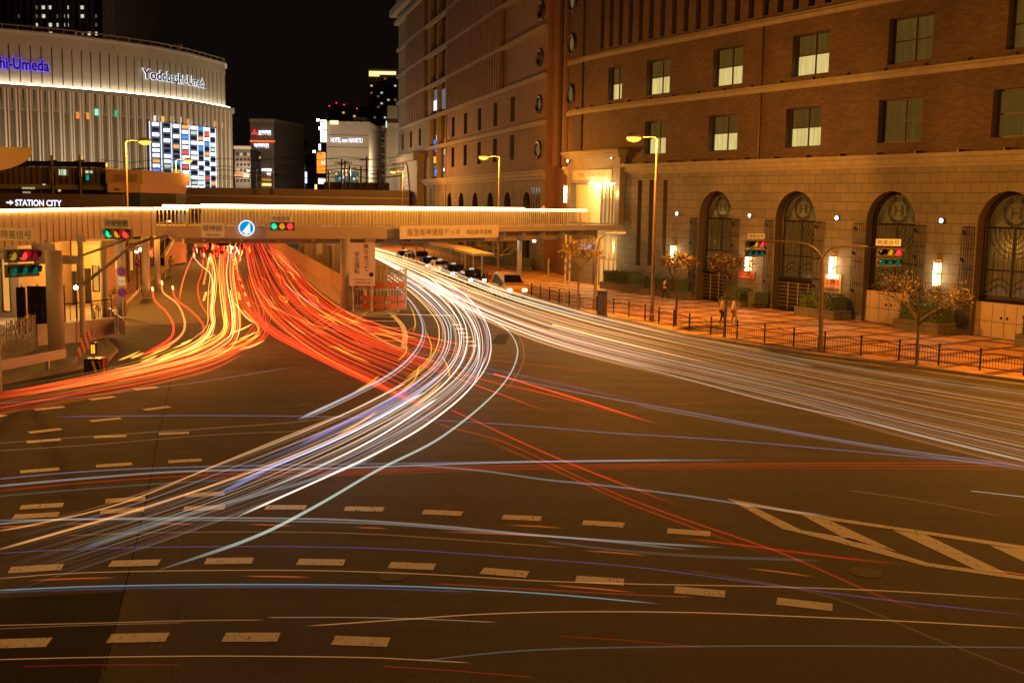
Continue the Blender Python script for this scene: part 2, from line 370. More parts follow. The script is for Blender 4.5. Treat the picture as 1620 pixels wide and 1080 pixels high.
for r in [(212, 616, 249, 612), (142, 632, 181, 627), (55, 648, 101, 643), (-10, 657, 7, 658), (228, 648, 268, 643), (143, 666, 191, 661), (46, 684, 97, 678),
          (42, 699, 96, 695), (149, 691, 200, 689), (251, 686, 299, 684), (32, 746, 94, 741), (152, 737, 209, 733), (266, 730, 319, 727), (182, 583, 216, 579), (196, 592, 224, 587),
          (32, 802, 100, 798), (167, 792, 230, 788), (293, 783, 355, 780), (21, 817, 93, 813), (159, 809, 228, 805), (291, 804, 356, 802), (420, 802, 484, 802), (545, 804, 607, 805),
          (669, 809, 731, 812), (795, 817, 856, 820), (922, 826, 988, 830), (1056, 839, 1124, 844),
          (15, 901, 99, 896), (174, 891, 252, 889), (325, 887, 400, 886), (471, 888, 545, 889), (616, 893, 688, 896), (762, 902, 835, 908), (911, 915, 987, 920), (1067, 932, 1147, 939), (1229, 950, 1317, 960),
          (-20, 1018, 78, 1015), (172, 1009, 265, 1007), (354, 1007, 441, 1007), (527, 1012, 615, 1015)]:
    dash(*r, th=.40 if r[1] > 760 else .36)
def poly_mark(name, pts, z=.007, m=None):
    b = MB(); b.add([P(u, v, z) for u, v in pts], [tuple(range(len(pts)))]); return struct(b.build(name, m or PAINT))
def line_mark(pts, wd, z=.007, name='lane_line', m=None):
    p = [P(u, v, z) for u, v in pts]; p = spline(p, n=4) if len(p) > 2 else p; b = MB()
    for a, c in zip(p, p[1:]):
        t = (c - a).normalized(); n = Vector((-t.y, t.x, 0)) * wd / 2; b.quad(a - n, c - n, c + n, a + n)
    return struct(b.build(name, m or PAINT))
# hatched island, bottom right
poly_mark('hatch_marking', [(1150, 788), (1309, 817), (1620, 863), (1800, 890), (1800, 897), (1620, 869), (1420, 838), (1309, 822), (1178, 797)])
poly_mark('hatch_marking', [(1150, 788), (1190, 800), (1268, 838), (1345, 851), (1469, 890), (1620, 911), (1800, 932), (1800, 939), (1600, 914), (1465, 895), (1320, 856), (1238, 836)])
poly_mark('hatch_marking', [(1270, 815), (1309, 821), (1420, 872), (1340, 853)])
poly_mark('hatch_marking', [(1412, 838), (1464, 845), (1596, 908), (1545, 901)])
poly_mark('hatch_marking', [(1565, 862), (1620, 869), (1740, 926), (1690, 920)])
# hatched nose in front of the median
line_mark([(548, 503), (575, 520), (610, 541), (638, 553)], .16)
line_mark([(620, 497), (635, 513), (641, 530), (638, 553)], .3)
for r in [(562, 507, 628, 508), (574, 516, 637, 519), (590, 527, 640, 529), (606, 538, 640, 540), (575, 500, 622, 501)]: dash(*r, th=.28)
line_mark([(622, 497), (715, 499)], .45, name='stop_line')
for k in range(6): dash(716 + k * 5.4, 513 + k * 6.6, 728 + k * 5.4, 514 + k * 6.6, .5)
# lanes of the left road and the far road
for a, c in [((333, 400), (322, 450)), ((326, 462), (322, 476)), ((372, 405), (378, 442)), ((377, 462), (380, 474))]:
    line_mark([a, c], .18)
for k in range(9):
    t0 = .1 + k * .1; a = Vector((-38.2, 150, 0)).lerp(Vector((-17, 72, 0)), t0); c = Vector((-38.2, 150, 0)).lerp(Vector((-17, 72, 0)), t0 + .045)
    b = MB(); t = (c - a).normalized(); n = Vector((-t.y, t.x, 0)) * .08; z = Vector((0, 0, .006)); b.quad(a - n + z, c - n + z, c + n + z, a + n + z); struct(b.build('lane_line', PAINT))
for d0 in (3.3, 6.5):
    for k in range(17):
        s0 = 2 + k * 7.5
        if s0 + 4 > kp.s_at(1500, 0): break
        b = MB(); b.quad(kp.pt(s0, .006, d0), kp.pt(s0 + 4, .006, d0), kp.pt(s0 + 4, .006, d0 + .15), kp.pt(s0, .006, d0 + .15)); struct(b.build('lane_line', PAINT))
# seams and a patch in the asphalt, manhole
b = MB(); pts = [P(u, v, .003) for u, v in [(272, 590), (262, 640), (248, 700), (238, 760), (215, 860), (190, 960), (165, 1060)]]
for a, c in zip(pts, pts[1:]): b.quad(a + Vector((-.009, 0, 0)), c + Vector((-.009, 0, 0)), c + Vector((.009, 0, 0)), a + Vector((.009, 0, 0)))
struct(b.build('road_seam', mat('tar_seam', (.022, .019, .017), 1.0, spec=.0)))
poly_mark('road_patch', [(0, 945), (195, 935), (150, 1100), (-60, 1100)], .003, mat('newer_asphalt', (.041, .036, .032), .9, var=.25, scale=15, bump=.3, spec=.1))
poly_mark('road_patch', [(788, 528), (806, 528), (800, 545), (775, 543)], .004, mat('newer_asphalt', (.04, .035, .03), .7))
for u, v in ((480, 640), (1370, 905), (620, 910)):
    c = P(u, v, .004); b = MB(); b.cyl((c.x, c.y, .001), .33, .006, 20); struct(b.build('manhole_cover', mat('drain_iron', (.03, .026, .022), .6, .4)))

# ================================================================== DEPARTMENT STORE
RP = Path([(4.95, 105.8), (6.6, 101.5), (8.5, 97.6), (10.74, 93.3), (13.5, 88.35), (40.4, 40.05)], 1)
LP = Path([(-21.9, 210.9), (3.19, 116.3)], 1)
store = thing('department_store', 'brown brick department store with arched stone ground storeys along the right of the street', 'building', (20, 95, .15))
def wall(path, m, name, s0, s1, z0, z1, ops, parent, rm=None, dep=.6, rname='window_reveal'):
    """ops: (sa, sb, za, zb, arch) openings, sorted along s"""
    b = MB(); cur = s0
    for (a, c, za, zb, ar) in sorted(ops):
        r = MB()
        if a > cur: path.rect(b, cur, a, z0, z1)
        if za > z0: path.rect(b, a, c, z0, za)
        if not ar: path.rect(b, a, c, zb, z1)
        else:
            n = 18; mid = (a + c) / 2; hw = (c - a) / 2; pp = [(mid - hw * math.cos(math.pi * i / n), zb - ar + ar * math.sin(math.pi * i / n)) for i in range(n + 1)]
            for (sa, ha), (sb, hb) in zip(pp, pp[1:]):
                b.quad(path.pt(sa, ha), path.pt(sb, hb), path.pt(sb, z1), path.pt(sa, z1), [(sa, ha), (sb, hb), (sb, z1), (sa, z1)])
                r.quad(path.pt(sa, ha), path.pt(sb, hb), path.pt(sb, hb, -dep), path.pt(sa, ha, -dep), [(sa, 0), (sb, 0), (sb, dep), (sa, dep)])
        path.hole(b, r, a, c, za, zb, dep, ar); cur = c; r.build(rname, rm or m, parent)
    if cur < s1: path.rect(b, cur, s1, z0, z1)
    return b.build(name, m, parent)
ZC0, ZC1 = 9.95, 10.75
BAND2 = RP.hit(1430, 122)[1]; BAND3 = RP.hit(1400, 6)[1]; BP = 4.85
arcs = []
for u0, u1 in ((1106, 1156), (1225, 1289), (1368, 1446), (1543, 1641)):
    arcs.append((RP.s_at(u0, 5), RP.s_at(u1, 5)))
stp = arcs[3][0] - arcs[2][0]; wdt = sum(a[1] - a[0] for a in arcs) / 4
arcs = [((a + c) / 2 - wdt / 2, (a + c) / 2 + wdt / 2) for a, c in arcs]
for k in range(1, 4): arcs.append((arcs[3][0] + stp * k, arcs[3][1] + stp * k))
ops = [(a, c, .15, 8.5, wdt / 2) for a, c in arcs]
slots = []
for u in (1011, 1029, 1051):
    a = RP.s_at(u - 3.2, 6); c = RP.s_at(u + 3.2, 6); slots.append((a, c, RP.hit(u, 420)[1], RP.hit(u, 285)[1], 0))
sE0, sE1 = RP.s_at(906, 8), RP.s_at(988, 8); lE0, lE1 = RP.s_at(938, 3), RP.s_at(975, 3)
uE0, uE1 = RP.s_at(912, 8), RP.s_at(980, 8)
ops2 = slots + [(lE0, lE1, .15, 4.55, 0)]
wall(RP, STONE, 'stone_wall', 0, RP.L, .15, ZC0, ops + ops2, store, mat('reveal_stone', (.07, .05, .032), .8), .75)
# base cornice, in steps
for z0, z1, d in ((ZC0, 10.15, .12), (10.15, 10.5, .3), (10.5, ZC1, .55)):
    b = MB(); RP.bar(b, 0, RP.L, z0, z1, -.1, d); b.build('cornice', TRIM, store)
b = MB(); RP.bar(b, 0, RP.L, .15, .85, 0, .09)
# brick storeys with square windows
wins = []
def winrow(cols):
    r = []
    for (uc, v0, v1, u0, u1, lit) in cols:
        a, c = RP.s_at(u0, 12), RP.s_at(u1, 12); z1 = RP.hit(uc, v0)[1]; z0 = RP.hit(uc, v1)[1]; r.append([a, c, z0, z1, lit])
    return r
low = winrow([(1035, 191, 241, 1019, 1053, 1), (1142, 181, 237, 1120, 1166, 1), (1270, 169, 232, 1242, 1298, 1), (1421, 155, 225, 1388, 1457, 0), (1594, 143, 218, 1566, 1630, 0)])
upp = winrow([(969, 110, 160, 959, 981, 1), (1037, 92, 146, 1019, 1056, 1), (1146, 74, 133, 1123, 1170, 1), (1276, 53, 119, 1247, 1305, 1), (1432, 28, 103, 1397, 1467, 0), (1608, 4, 82, 1578, 1640, 0)])
for row in (low, upp):
    z0 = sum(r[2] for r in row[2:5]) / 3; z1 = sum(r[3] for r in row[2:5]) / 3
    for r in row: r[2], r[3] = z0, z1
    stq = row[-2][0] - row[-3][0]
    wq = row[-2][1] - row[-2][0]; row[-1][0] = row[-2][0] + stq; row[-1][1] = row[-1][0] + wq
    for k in range(3): row.append([row[-1][0] + stq, row[-1][1] + stq, z0, z1, 0])
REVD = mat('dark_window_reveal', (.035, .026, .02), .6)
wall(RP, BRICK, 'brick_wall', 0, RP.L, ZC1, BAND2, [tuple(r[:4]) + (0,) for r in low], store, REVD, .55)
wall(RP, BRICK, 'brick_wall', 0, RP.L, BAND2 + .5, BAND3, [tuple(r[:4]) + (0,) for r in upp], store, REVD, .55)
def blind(name, col, lo, hi):
    m = bpy.data.materials.new(name); m.use_nodes = True; nt = m.node_tree; nt.nodes.clear(); N = nt.nodes.new; L = nt.links.new
    o = N('ShaderNodeOutputMaterial'); e = N('ShaderNodeEmission'); tc = N('ShaderNodeTexCoord'); mp = N('ShaderNodeMapping'); mp.inputs['Scale'].default_value = (2.2, 2.2, .25); n = N('ShaderNodeTexNoise'); n.inputs['Scale'].default_value = 1.6; n.inputs['Detail'].default_value = 4
    L(tc.outputs['Object'], mp.inputs[0]); L(mp.outputs[0], n.inputs['Vector']); r = N('ShaderNodeMapRange'); r.inputs['From Min'].default_value = .3; r.inputs['From Max'].default_value = .7; r.inputs['To Min'].default_value = lo; r.inputs['To Max'].default_value = hi
    L(n.outputs['Fac'], r.inputs['Value']); L(r.outputs[0], e.inputs[1]); e.inputs[0].default_value = (*col, 1); L(e.outputs[0], o.inputs[0]); m.cycles.emission_sampling = 'NONE'; return m
LITP = blind('lit_blind', (1, .76, .26), .55, .8); DIMP = blind('dim_blind', (1, .52, .08), .07, .10)
for a, c, z0, z1, lit in low + upp:
    t = .09; fr = MB(); d0, d1 = -.55, -.42; zm = (z0 + z1) / 2; sm = a + (c - a) * .52
    for s0, s1, h0, h1 in ((a, a + t * 1.6, z0, z1), (c - t, c, z0, z1), (a + t * 1.6, c - t, z0, z0 + t), (a + t * 1.6, c - t, z1 - t, z1)): RP.bar(fr, s0, s1, h0, h1, d0, d1, 9)
    f = fr.build('window', DARK, store)
    mu = MB(); RP.bar(mu, sm - .035, sm + .035, z0 + t, z1 - t, d0, d1 - .02, 9); RP.bar(mu, a + t, c - t, zm - .035, zm + .035, d0, d1 - .035, 9); mu.build('mullion', DARK, f)
    p1 = MB(); RP.rect(p1, a + t, c - t, z0 + t, zm, -.54, 9); p1.build('pane', LITP if lit else DIMP, f)
    p2 = MB(); RP.rect(p2, a + t, c - t, zm, z1 - t, -.54, 9); p2.build('pane', DIMP, f)
# string courses
for z in (BAND2, BAND3):
    b = MB(); RP.bar(b, 0, RP.L, z, z + .3, -.1, .22); b.build('string_course', TRIM, store)
    b = MB(); RP.bar(b, 0, RP.L, z + .3, z + .5, -.1, .1); b.build('string_course', TRIM, store)
# small brackets along the courses
b = MB()
for z in (BAND2 + .5, ZC1):
    q = 2.
    while q < RP.L:
        RP.bar(b, q, q + .12, z, z + .16, 0, .2 if z > 11 else .5, 9); q += 3.1
b.build('drain_spout', DARK, store)
# third storey, dark vertical slots
so = []
q = RP.s_at(949, 20); qe = RP.s_at(1450, 20)
while q < qe: so.append((q, q + .62, BAND3 + .75, BAND3 + 6.2, 0)); q += 1.52
wall(RP, BRICK, 'brick_wall', 0, RP.L, BAND3 + .5, 34, so, store, REVD, .4)
for s_ in so: b = MB(); RP.rect(b, s_[0], s_[1], s_[2], s_[3], -.4); b.build('slot_window', GLASS, store)
b = MB(); RP.bar(b, 0, RP.L, BAND3 + 6.6, BAND3 + 7.0, -.1, .25); b.build('string_course', TRIM, store)
b = MB(); RP.rect(b, 0, RP.L, .2, 34, -1.6); b.build('inner_wall', mat('inner_dark', (.01, .008, .006), .9), store)
for u in (1203, 921):
    b = MB(); q = RP.s_at(u, 13)
    b.tube([RP.pt(q, ZC1, .1), RP.pt(q, BAND2, .1)], .07, 8); b.tube([RP.pt(q, BAND2 + .5, .1), RP.pt(q, BAND3, .1)], .07, 8)
    b.tube([RP.pt(q, BAND3 + .5, .1), RP.pt(q, 33, .1)], .07, 8); b.build('downpipe', DARK, store)
# arched windows: curtains behind tracery
def curtain():
    m = bpy.data.materials.new('lit_curtain'); m.use_nodes = True; nt = m.node_tree; b = nt.nodes['Principled BSDF']; N = nt.nodes.new; L = nt.links.new
    uv = N('ShaderNodeUVMap'); uv.uv_map = 'uv'; mp = N('ShaderNodeMapping'); mp.inputs['Scale'].default_value = (5, .25, 1); n = N('ShaderNodeTexNoise'); n.inputs['Scale'].default_value = 1.4; n.inputs['Detail'].default_value = 3
    L(uv.outputs[0], mp.inputs[0]); L(mp.outputs[0], n.inputs['Vector'])
    r = N('ShaderNodeMapRange'); r.inputs['From Min'].default_value = .3; r.inputs['From Max'].default_value = .7; r.inputs['To Min'].default_value = .03; r.inputs['To Max'].default_value = .075
    L(n.outputs['Fac'], r.inputs['Value']); L(r.outputs[0], b.inputs['Emission Strength']); b.inputs['Emission Color'].default_value = (1, .52, .07, 1); b.inputs['Specular IOR Level'].default_value = .25
    b.inputs['Base Color'].default_value = (.03, .02, .008, 1); b.inputs['Roughness'].default_value = .12; m.cycles.emission_sampling = 'NONE'; return m
CURT = curtain()
def loc(path, s0, d=0.):
    return lambda x, z, dd=0.: path.pt(s0 + x, z, d + dd)
for k, (a, c) in enumerate(arcs):
    mid = (a + c) / 2; hw = (c - a) / 2; ZT = 8.5; ZS = ZT - hw; ZB = 2.35; L_ = loc(RP, mid, -.66)
    n = 20; pp = [(-hw * math.cos(math.pi * i / n), ZS + hw * math.sin(math.pi * i / n)) for i in range(n + 1)]
    g = MB(); vs = [L_(-hw, ZB, -.08)] + [L_(x, z, -.08) for x, z in pp] + [L_(hw, ZB, -.08)]
    g.add(vs, [tuple(range(len(vs)))], [[(-hw, ZB)] + pp + [(hw, ZB)]]); win = g.build('arched_window', CURT, store)
    fr = MB(); ring = [L_(-hw + .12, ZB)] + [L_(x * .94, ZS + (z - ZS) * .94) for x, z in pp] + [L_(hw - .12, ZB)]
    fr.tube(ring, .13, 6); fr.tube([L_(-hw, ZB), L_(hw, ZB)], .18, 6); fr.build('window_frame', IRON, win)
    t = MB(); R1 = .035
    t.tube([L_(0, ZB), L_(0, ZS)], .07, 5); t.tube([L_(-hw, ZS - .1), L_(hw, ZS - .1)], .06, 5); t.tube([L_(-hw, 4.0), L_(hw, 4.0)], .04, 5)
    for x in (-1.25, -.95, -.6, -.3, .3, .6, .95, 1.25, 1.6, -1.6): t.tube([L_(x, ZB), L_(x, ZS - .1)], .02, 4, False)
    for r in (.78, .66): t.tube([L_(r * math.cos(q), ZS + .75 + r * math.sin(q)) for q in [i * math.pi / 12 for i in range(25)]], .03, 4, False)
    for q in range(5):
        w_ = .35 + q * .25; t.tube([L_(-w_ * 1.2 * math.cos(i * math.pi / 10), ZS - .15 - (.6 + .28 * q) * math.sin(i * math.pi / 10)) for i in range(11)], .025, 4, False)
    for sg in (-1, 1):
        for q in range(3):
            t.tube([L_(sg * (.18 + .1 * q), ZT - .35), L_(sg * (.5 + .16 * q), ZS + 1.2), L_(sg * (1.0 + .2 * q), ZS + .35), L_(sg * (1.45 + .15 * q), ZS)], .022, 4, False)
        t.tube([L_(sg * (.1 + .17 * i), ZB + .35 + .45 * abs(math.sin(i * .32 + .3)) ** 1.5) for i in range(11)], .025, 4, False)
        t.tube([L_(sg * (.1 + .17 * i), ZB + .75 + .45 * abs(math.sin(i * .32 + .3)) ** 1.5) for i in range(11)], .025, 4, False)
    t.tube([L_(0, ZS + .75 + .78), L_(0, ZT)], .03, 4)
    t.build('tracery', IRON, win)
    hm = MB()
    for x in (-.27, .27): hm.tube([L_(x, ZS + .42), L_(x, ZS + 1.08)], .05, 5)
    hm.tube([L_(-.27, ZS + .75), L_(.27, ZS + .75)], .035, 5); hm.build('emblem', mat('emblem_bronze', (.04, .03, .02), .6), win)
    # below the sill: grille doors (left two) or pale folding panels
    d = MB()
    if k < 2:
        RP.rect(d, a, c, .15, ZB - .2, -.66); dd = d.build('service_door', mat('door_black', (.015, .012, .01), .5), store)
        g = MB()
        for i in range(7): g.tube([L_(-hw, .45 + i * .27, .06), L_(hw, .45 + i * .27, .06)], .03, 4)
        for x in (-1.0, 0, 1.0): g.tube([L_(x, .15, .06), L_(x, ZB - .2, .06)], .055, 4)
        g.build('grille', mat('grille_paint', (.22, .17, .12), .5, .3), dd)
    else:
        RP.bar(d, a, c, .15, ZB - .2, -.66, -.3, 9); dd = d.build('service_door', mat('door_cream', (.42, .34, .26), .6, var=.05), store)
        g = MB()
        for i in range(-2, 3): RP.bar(g, mid + i * .8 - .012, mid + i * .8 + .012, .2, ZB - .25, -.3, -.294, 9)
        RP.bar(g, a, c, 1.05, 1.075, -.3, -.294, 9); g.build('door_joint', DARK, dd)
        g = MB()
        for x in (-.2, .2): RP.bar(g, mid + x - .05, mid + x + .05, 1.25, 1.4, -.3, -.25, 9)
        g.build('handle', DARK, dd)
    # flanking iron grilles
    for sg in (-1, 1):
        g = MB(); x0 = hw + .08 if sg > 0 else -hw - .95
        for i in range(6): g.tube([L_(x0 + i * .17, .6, .78), L_(x0 + i * .17, ZS - .1, .78)], .022, 4)
        for z in (.6, 2.6, 4.0, 5.2, ZS - .1): g.tube([L_(x0, z, .78), L_(x0 + .85, z, .78)], .03, 4)
        for z in (2.0, 4.4, 6.0): g.tube([L_(x0 + .1, z, .68), L_(x0 + .1, z + .2, .86)], .07, 5)
        g.build('side_grille', IRON, store)
    # voussoir joints
    for q in range(7):
        v = MB()
        an = math.pi * (.14 + .12 * q); x0, z0 = -hw * math.cos(an), ZS + hw * math.sin(an); x1, z1 = -(hw + .75) * math.cos(an), ZS + (hw + .75) * math.sin(an)
        v.tube([RP.pt(mid + x0, z0, .0), RP.pt(mid + x1, min(z1, 9.4), .0)], .014, 4)
        v.build('voussoir_joint', mat('joint_dark', (.1, .075, .05), .9), store)
for s_ in slots: b = MB(); RP.rect(b, s_[0], s_[1], s_[2], s_[3], -.5); b.build('slot_window', GLASS, store)
b = MB()
for s_ in slots:
    for z in (6.55, 6.85, 7.2): RP.rect(b, s_[0] + .03, s_[1] - .03, z, z + .06, -.48)
b.build('slot_lamp', emis('warm_glint', (1, .7, .3), 1.2, False), store)
# upper (deck level) entrance: projecting portal with cornice
def portal(path, s0, s1, zt, parent):
    b = MB(); path.bar(b, s0, s1, 9.2, zt - .7, -.2, .55); b.build('portal_wall', TRIM, parent)
    for z0, z1, e in ((zt - .7, zt - .45, .75), (zt - .45, zt - .2, .95), (zt - .2, zt, 1.15)):
        b = MB(); path.bar(b, s0 - (e - .7), s1 + (e - .7), z0, z1, -.2, e); b.build('portal_cornice', TRIM, parent)
    [(lambda b: (path.bar(b, e, e + .7, 5.7, 9.2, -.2, .55), b.build('portal_pier', TRIM, parent)))(MB()) for e in (s0, s1 - .7)]
portal(RP, sE0, sE1, RP.hit(940, 241)[1] + .1, store)
b = MB(); RP.bar(b, sE0 + 1.2, sE1 - 1.2, 9.5, 10.35, .55, .59); b.build('name_panel', mat('panel_stone', (.3, .25, .19), .6), store)
q = (sE0 + sE1) / 2
for body, off, hh, wd_, m_ in (('阪急', -1.6, .38, 1.2, emis('sign_orange_glow', (1, .42, .1), .7, False)), ('うめだ本店', 1.1, .42, 3.0, mat('sign_bronze', (.1, .07, .045), .5))):
    put_text(body, RP.pt(q + off, 9.92, .6), RP.tan(q), (0, 0, 1), hh, m_, store, width=wd_)
# lit vestibule
b = MB(); RP.rect(b, sE0 + .7, sE1 - .7, 5.7, 9.2, -.0 + .01); b.build('vestibule_wall', mat('vestibule_stone', (.62, .5, .34), .6, var=.04), store)
b = MB()
for u in (957, 963, 969, 974):
    q = RP.s_at(u, 7.5); b.tube([RP.pt(q, 5.7, .35), RP.pt(q, 9.1, .35)], .1, 8)
b.build('brass_column', mat('brass', (.55, .38, .18), .3, .9), store)
b = MB()
for u in (940, 952, 965, 975):
    q = RP.s_at(u, 9); c = RP.pt(q, 9.17, .3); b.box(c, (.4, .3, .04))
b.build('downlight', emis('downlight_glow', (1, .72, .34), 25), store)
for u in (948, 966): point(RP.pt(RP.s_at(u, 9), 8.9, 1.0), 330, (1, .66, .25), .15, store)
b = MB(); RP.rect(b, RP.s_at(953, 7.5), RP.s_at(977, 7.5), 5.7, 7.9, .05); b.build('glass_door', emis('lit_door', (1, .68, .3), .55, False), store)
# lower entrance: bright glass doors
b = MB(); RP.rect(b, lE0, lE1, .15, 4.5, -.6); b.build('entrance_glass', emis('entrance_glow', (1, .74, .36), 1.6), store)
b = MB(); n = 5
for i in range(n + 1):
    q = lE0 + (lE1 - lE0) * i / n; RP.bar(b, q - .14, q + .14, .15, 4.5, -.5, -.2, 9)
RP.bar(b, lE0, lE1, 2.5, 2.6, -.5, -.3, 9); b.build('entrance_pier', mat('brass', (.55, .38, .18), .3, .9), store)
point(RP.pt((lE0 + lE1) / 2, 3.6, 1.2), 420, (1, .68, .28), .3, store)
b = MB(); c = RP.pt(RP.s_at(924, 4.2), 4.2, .5)
# recess of red brick between the two wings
REC = Path([(3.19, 116.3), (4.25, 116.2), (5.9, 107.2), (4.95, 105.8)], 1)
b = MB(); REC.rect(b, 0, REC.L, .15, 48); b.build('brick_wall', brickmat('red_brick', (.125, .055, .028), (.10, .042, .021), (.09, .05, .032), .42, .11, .01), store)
b = MB(); b.tube([REC.pt(3.5, 11, .5), REC.pt(3.5, 48, .5)], .5, 10); b.tube([REC.pt(8, 11, .5), REC.pt(8, 48, .5)], .5, 10); b.build('round_pilaster', brickmat('red_brick', (0, 0, 0), (0, 0, 0), (0, 0, 0), 1, 1, 1), store)
# ---- long wing down the street
ZL = [LP.hit(855, v)[1] for v in (270, 200, 128, 53)]; pit = (ZL[3] - ZL[1]) / 2
bands = [ZL[0], ZL[1], ZL[2], ZL[3], ZL[3] + pit, ZL[3] + 2 * pit, ZL[3] + 3 * pit]
TOPL = bands[-1] + 1.5
lw = []
for us, z_ in (((637, 650, 664), 0), ((716.5, 736, 758, 783, 810), 0)):
    for u in us:
        for zz in ((bands[1] + 1.2, bands[1] + 4.0), (bands[0] + 1.5, bands[0] + 4.3)):
            hw = 1.0 if u > 700 else 1.1
            q = LP.s_at(u, 14); lw.append((q - hw, q + hw, zz[0], zz[1], 0))
gc0, gc1 = LP.s_at(680, 16), LP.s_at(706, 16)
for row in (0, 1):
    z0, z1 = (bands[0], bands[1]) if row else (bands[1], bands[2])
    o = [x for x in lw if z0 < x[2] < z1]
    wall(LP, BRICKL, 'brick_wall', 0, gc0, z0, z1, [x for x in o if x[1] < gc0], store, REVD, .5)
    wall(LP, BRICKL, 'brick_wall', gc1, LP.L, z0, z1, [x for x in o if x[0] > gc1], store, REVD, .5)
    for x in o: b = MB(); LP.rect(b, x[0], x[1], x[2], x[3], -.5); b.build('window', GLASS, store)
b = MB(); LP.rect(b, 0, gc0, bands[2], TOPL); b.build('brick_wall', BRICKL, store); b = MB(); LP.rect(b, gc1, LP.L, bands[2], TOPL); b.build('brick_wall', BRICKL, store)
for u0, u1, n in ((645, 675.5, 11), (711, 797, 25)):
    b = MB(); a, c = LP.s_at(u0, 20), LP.s_at(u1, 20)
    for z0, z1 in zip(bands[2:-1], bands[3:]):
        for i in range(n):
            q = a + (c - a) * (i + .5) / n; wd_ = (c - a) / n * .5; LP.bar(b, q - wd_ / 2, q + wd_ / 2, z0 + .5, z1 - .05, 0, .55, 9)
    b.build('slat_screen', brickmat('tan_brick', (0, 0, 0), (0, 0, 0), (0, 0, 0), 1, 1, 1), store)
    b = MB(); LP.rect(b, a, c, bands[2] + .5, bands[-1], .02); b.build('screen_backing', mat('screen_shade', (.045, .033, .025), .8), store)
for z in bands[1:]:
    b = MB(); LP.bar(b, -.2, LP.L, z, z + .55, -.1, .4 if z < bands[-1] else .9); b.build('string_course', TRIM, store)
b = MB(); LP.bar(b, -1, LP.L, TOPL, TOPL + 1.2, -2, 1.6); b.build('roof_cornice', TRIM, store)
b = MB(); LP.bar(b, -.5, LP.L, TOPL + 1.2, TOPL + 3.4, -2, .4); b.build('roof_parapet', TRIM, store)
# glass stair tower with lights inside
b = MB(); LP.rect(b, gc0, gc1, .2, TOPL, -.5); b.build('glass_tower', GLASS, store)
b = MB()
for q in (gc0, (gc0 + gc1) / 2, gc1): LP.bar(b, q - .25, q + .25, .2, TOPL, -.5, .15, 99)
b.build('tower_mullion', TRIM, store)
GL = [emis('screen_white', (.75, .85, 1), 1.6, False), emis('screen_blue', (.05, .25, 1), 1.0, False), emis('screen_red', (1, .08, .02), 1.4, False), emis('screen_green', (.3, .9, .6), .8, False), emis('screen_amber', (1, .5, .1), 1.2, False), emis('screen_pale', (.3, .32, .38), .45, False)]
for (u0, v0, u1, v1, k) in [(683, 143, 690, 160, 5), (695, 142, 704, 160, 5), (682, 160, 691, 172, 0), (695, 160, 704, 170, 5), (686, 214, 691, 221, 0), (699, 219, 705, 228, 2), (682, 222, 685, 228, 1), (686, 229, 691, 233, 0), (698, 236, 705, 243, 3), (699, 248, 705, 257, 1),
                            (682, 248, 685, 258, 4), (686, 244, 690, 251, 2), (682, 262, 690, 266, 5), (697, 266, 705, 270, 0), (683, 268, 686, 278, 1), (687, 270, 691, 276, 3), (698, 274, 705, 278, 5), (684, 232, 686, 240, 1), (700, 204, 703, 207, 4)]:
    a, z1 = LP.hit(u0, v0); c, z0 = LP.hit(u1, v1); b = MB(); LP.rect(b, a, c, z0, z1, -.42, 99); b.build('lit_screen', GL[k], store)
# stone base of the wing with its little arches
lo2 = []
for u in (711, 729.5, 751.5, 775.5, 802.5, 833):
    q = LP.s_at(u, 8); hw = 1.55; lo2.append((q - hw, q + hw, 5.9, 8.55, hw)); 
    lo2.append
ent0, ent1 = LP.s_at(641, 8), LP.s_at(664, 8)
zt_ = bands[0] - .9
lo3 = sorted(lo2)
wall(LP, STONE, 'stone_wall', 0, LP.L, 5.2, zt_, lo3, store, REVD, .5)
low3 = []
for x in lo3: low3.append((x[0], x[1], .9, 4.1, 0))
wall(LP, STONE, 'stone_wall', 0, LP.L, .15, 5.2, low3, store, REVD, .5)
for x in lo3: b = MB(); LP.rect(b, x[0], x[1], .9, 8.55, -.5); b.build('shop_window', GLASS, store)
b = MB()
for z0, z1, d in ((zt_, zt_ + .3, .2), (zt_ + .3, bands[0] - .2, .5), (bands[0] - .2, bands[0], .8)): LP.bar(b, 0, LP.L, z0, z1, -.1, d)
b.build('cornice', TRIM, store)
b = MB()
for u in (857, 868.5, 880, 891): 
    P_ = LP if u < 858 else RP
for u in (841, 845, 849, 853): q = LP.s_at(u, 7.5); b = MB(); LP.bar(b, q - .2, q + .2, 5.9, 9, .0, .02, 99); b.build('slot_window', GLASS, store)
for u in (674, 678, 682, 686, 690): q = LP.s_at(u, 7.5); b = MB(); LP.bar(b, q - .25, q + .25, 6.2, 9.4, .0, .02, 99); b.build('slot_window', GLASS, store)
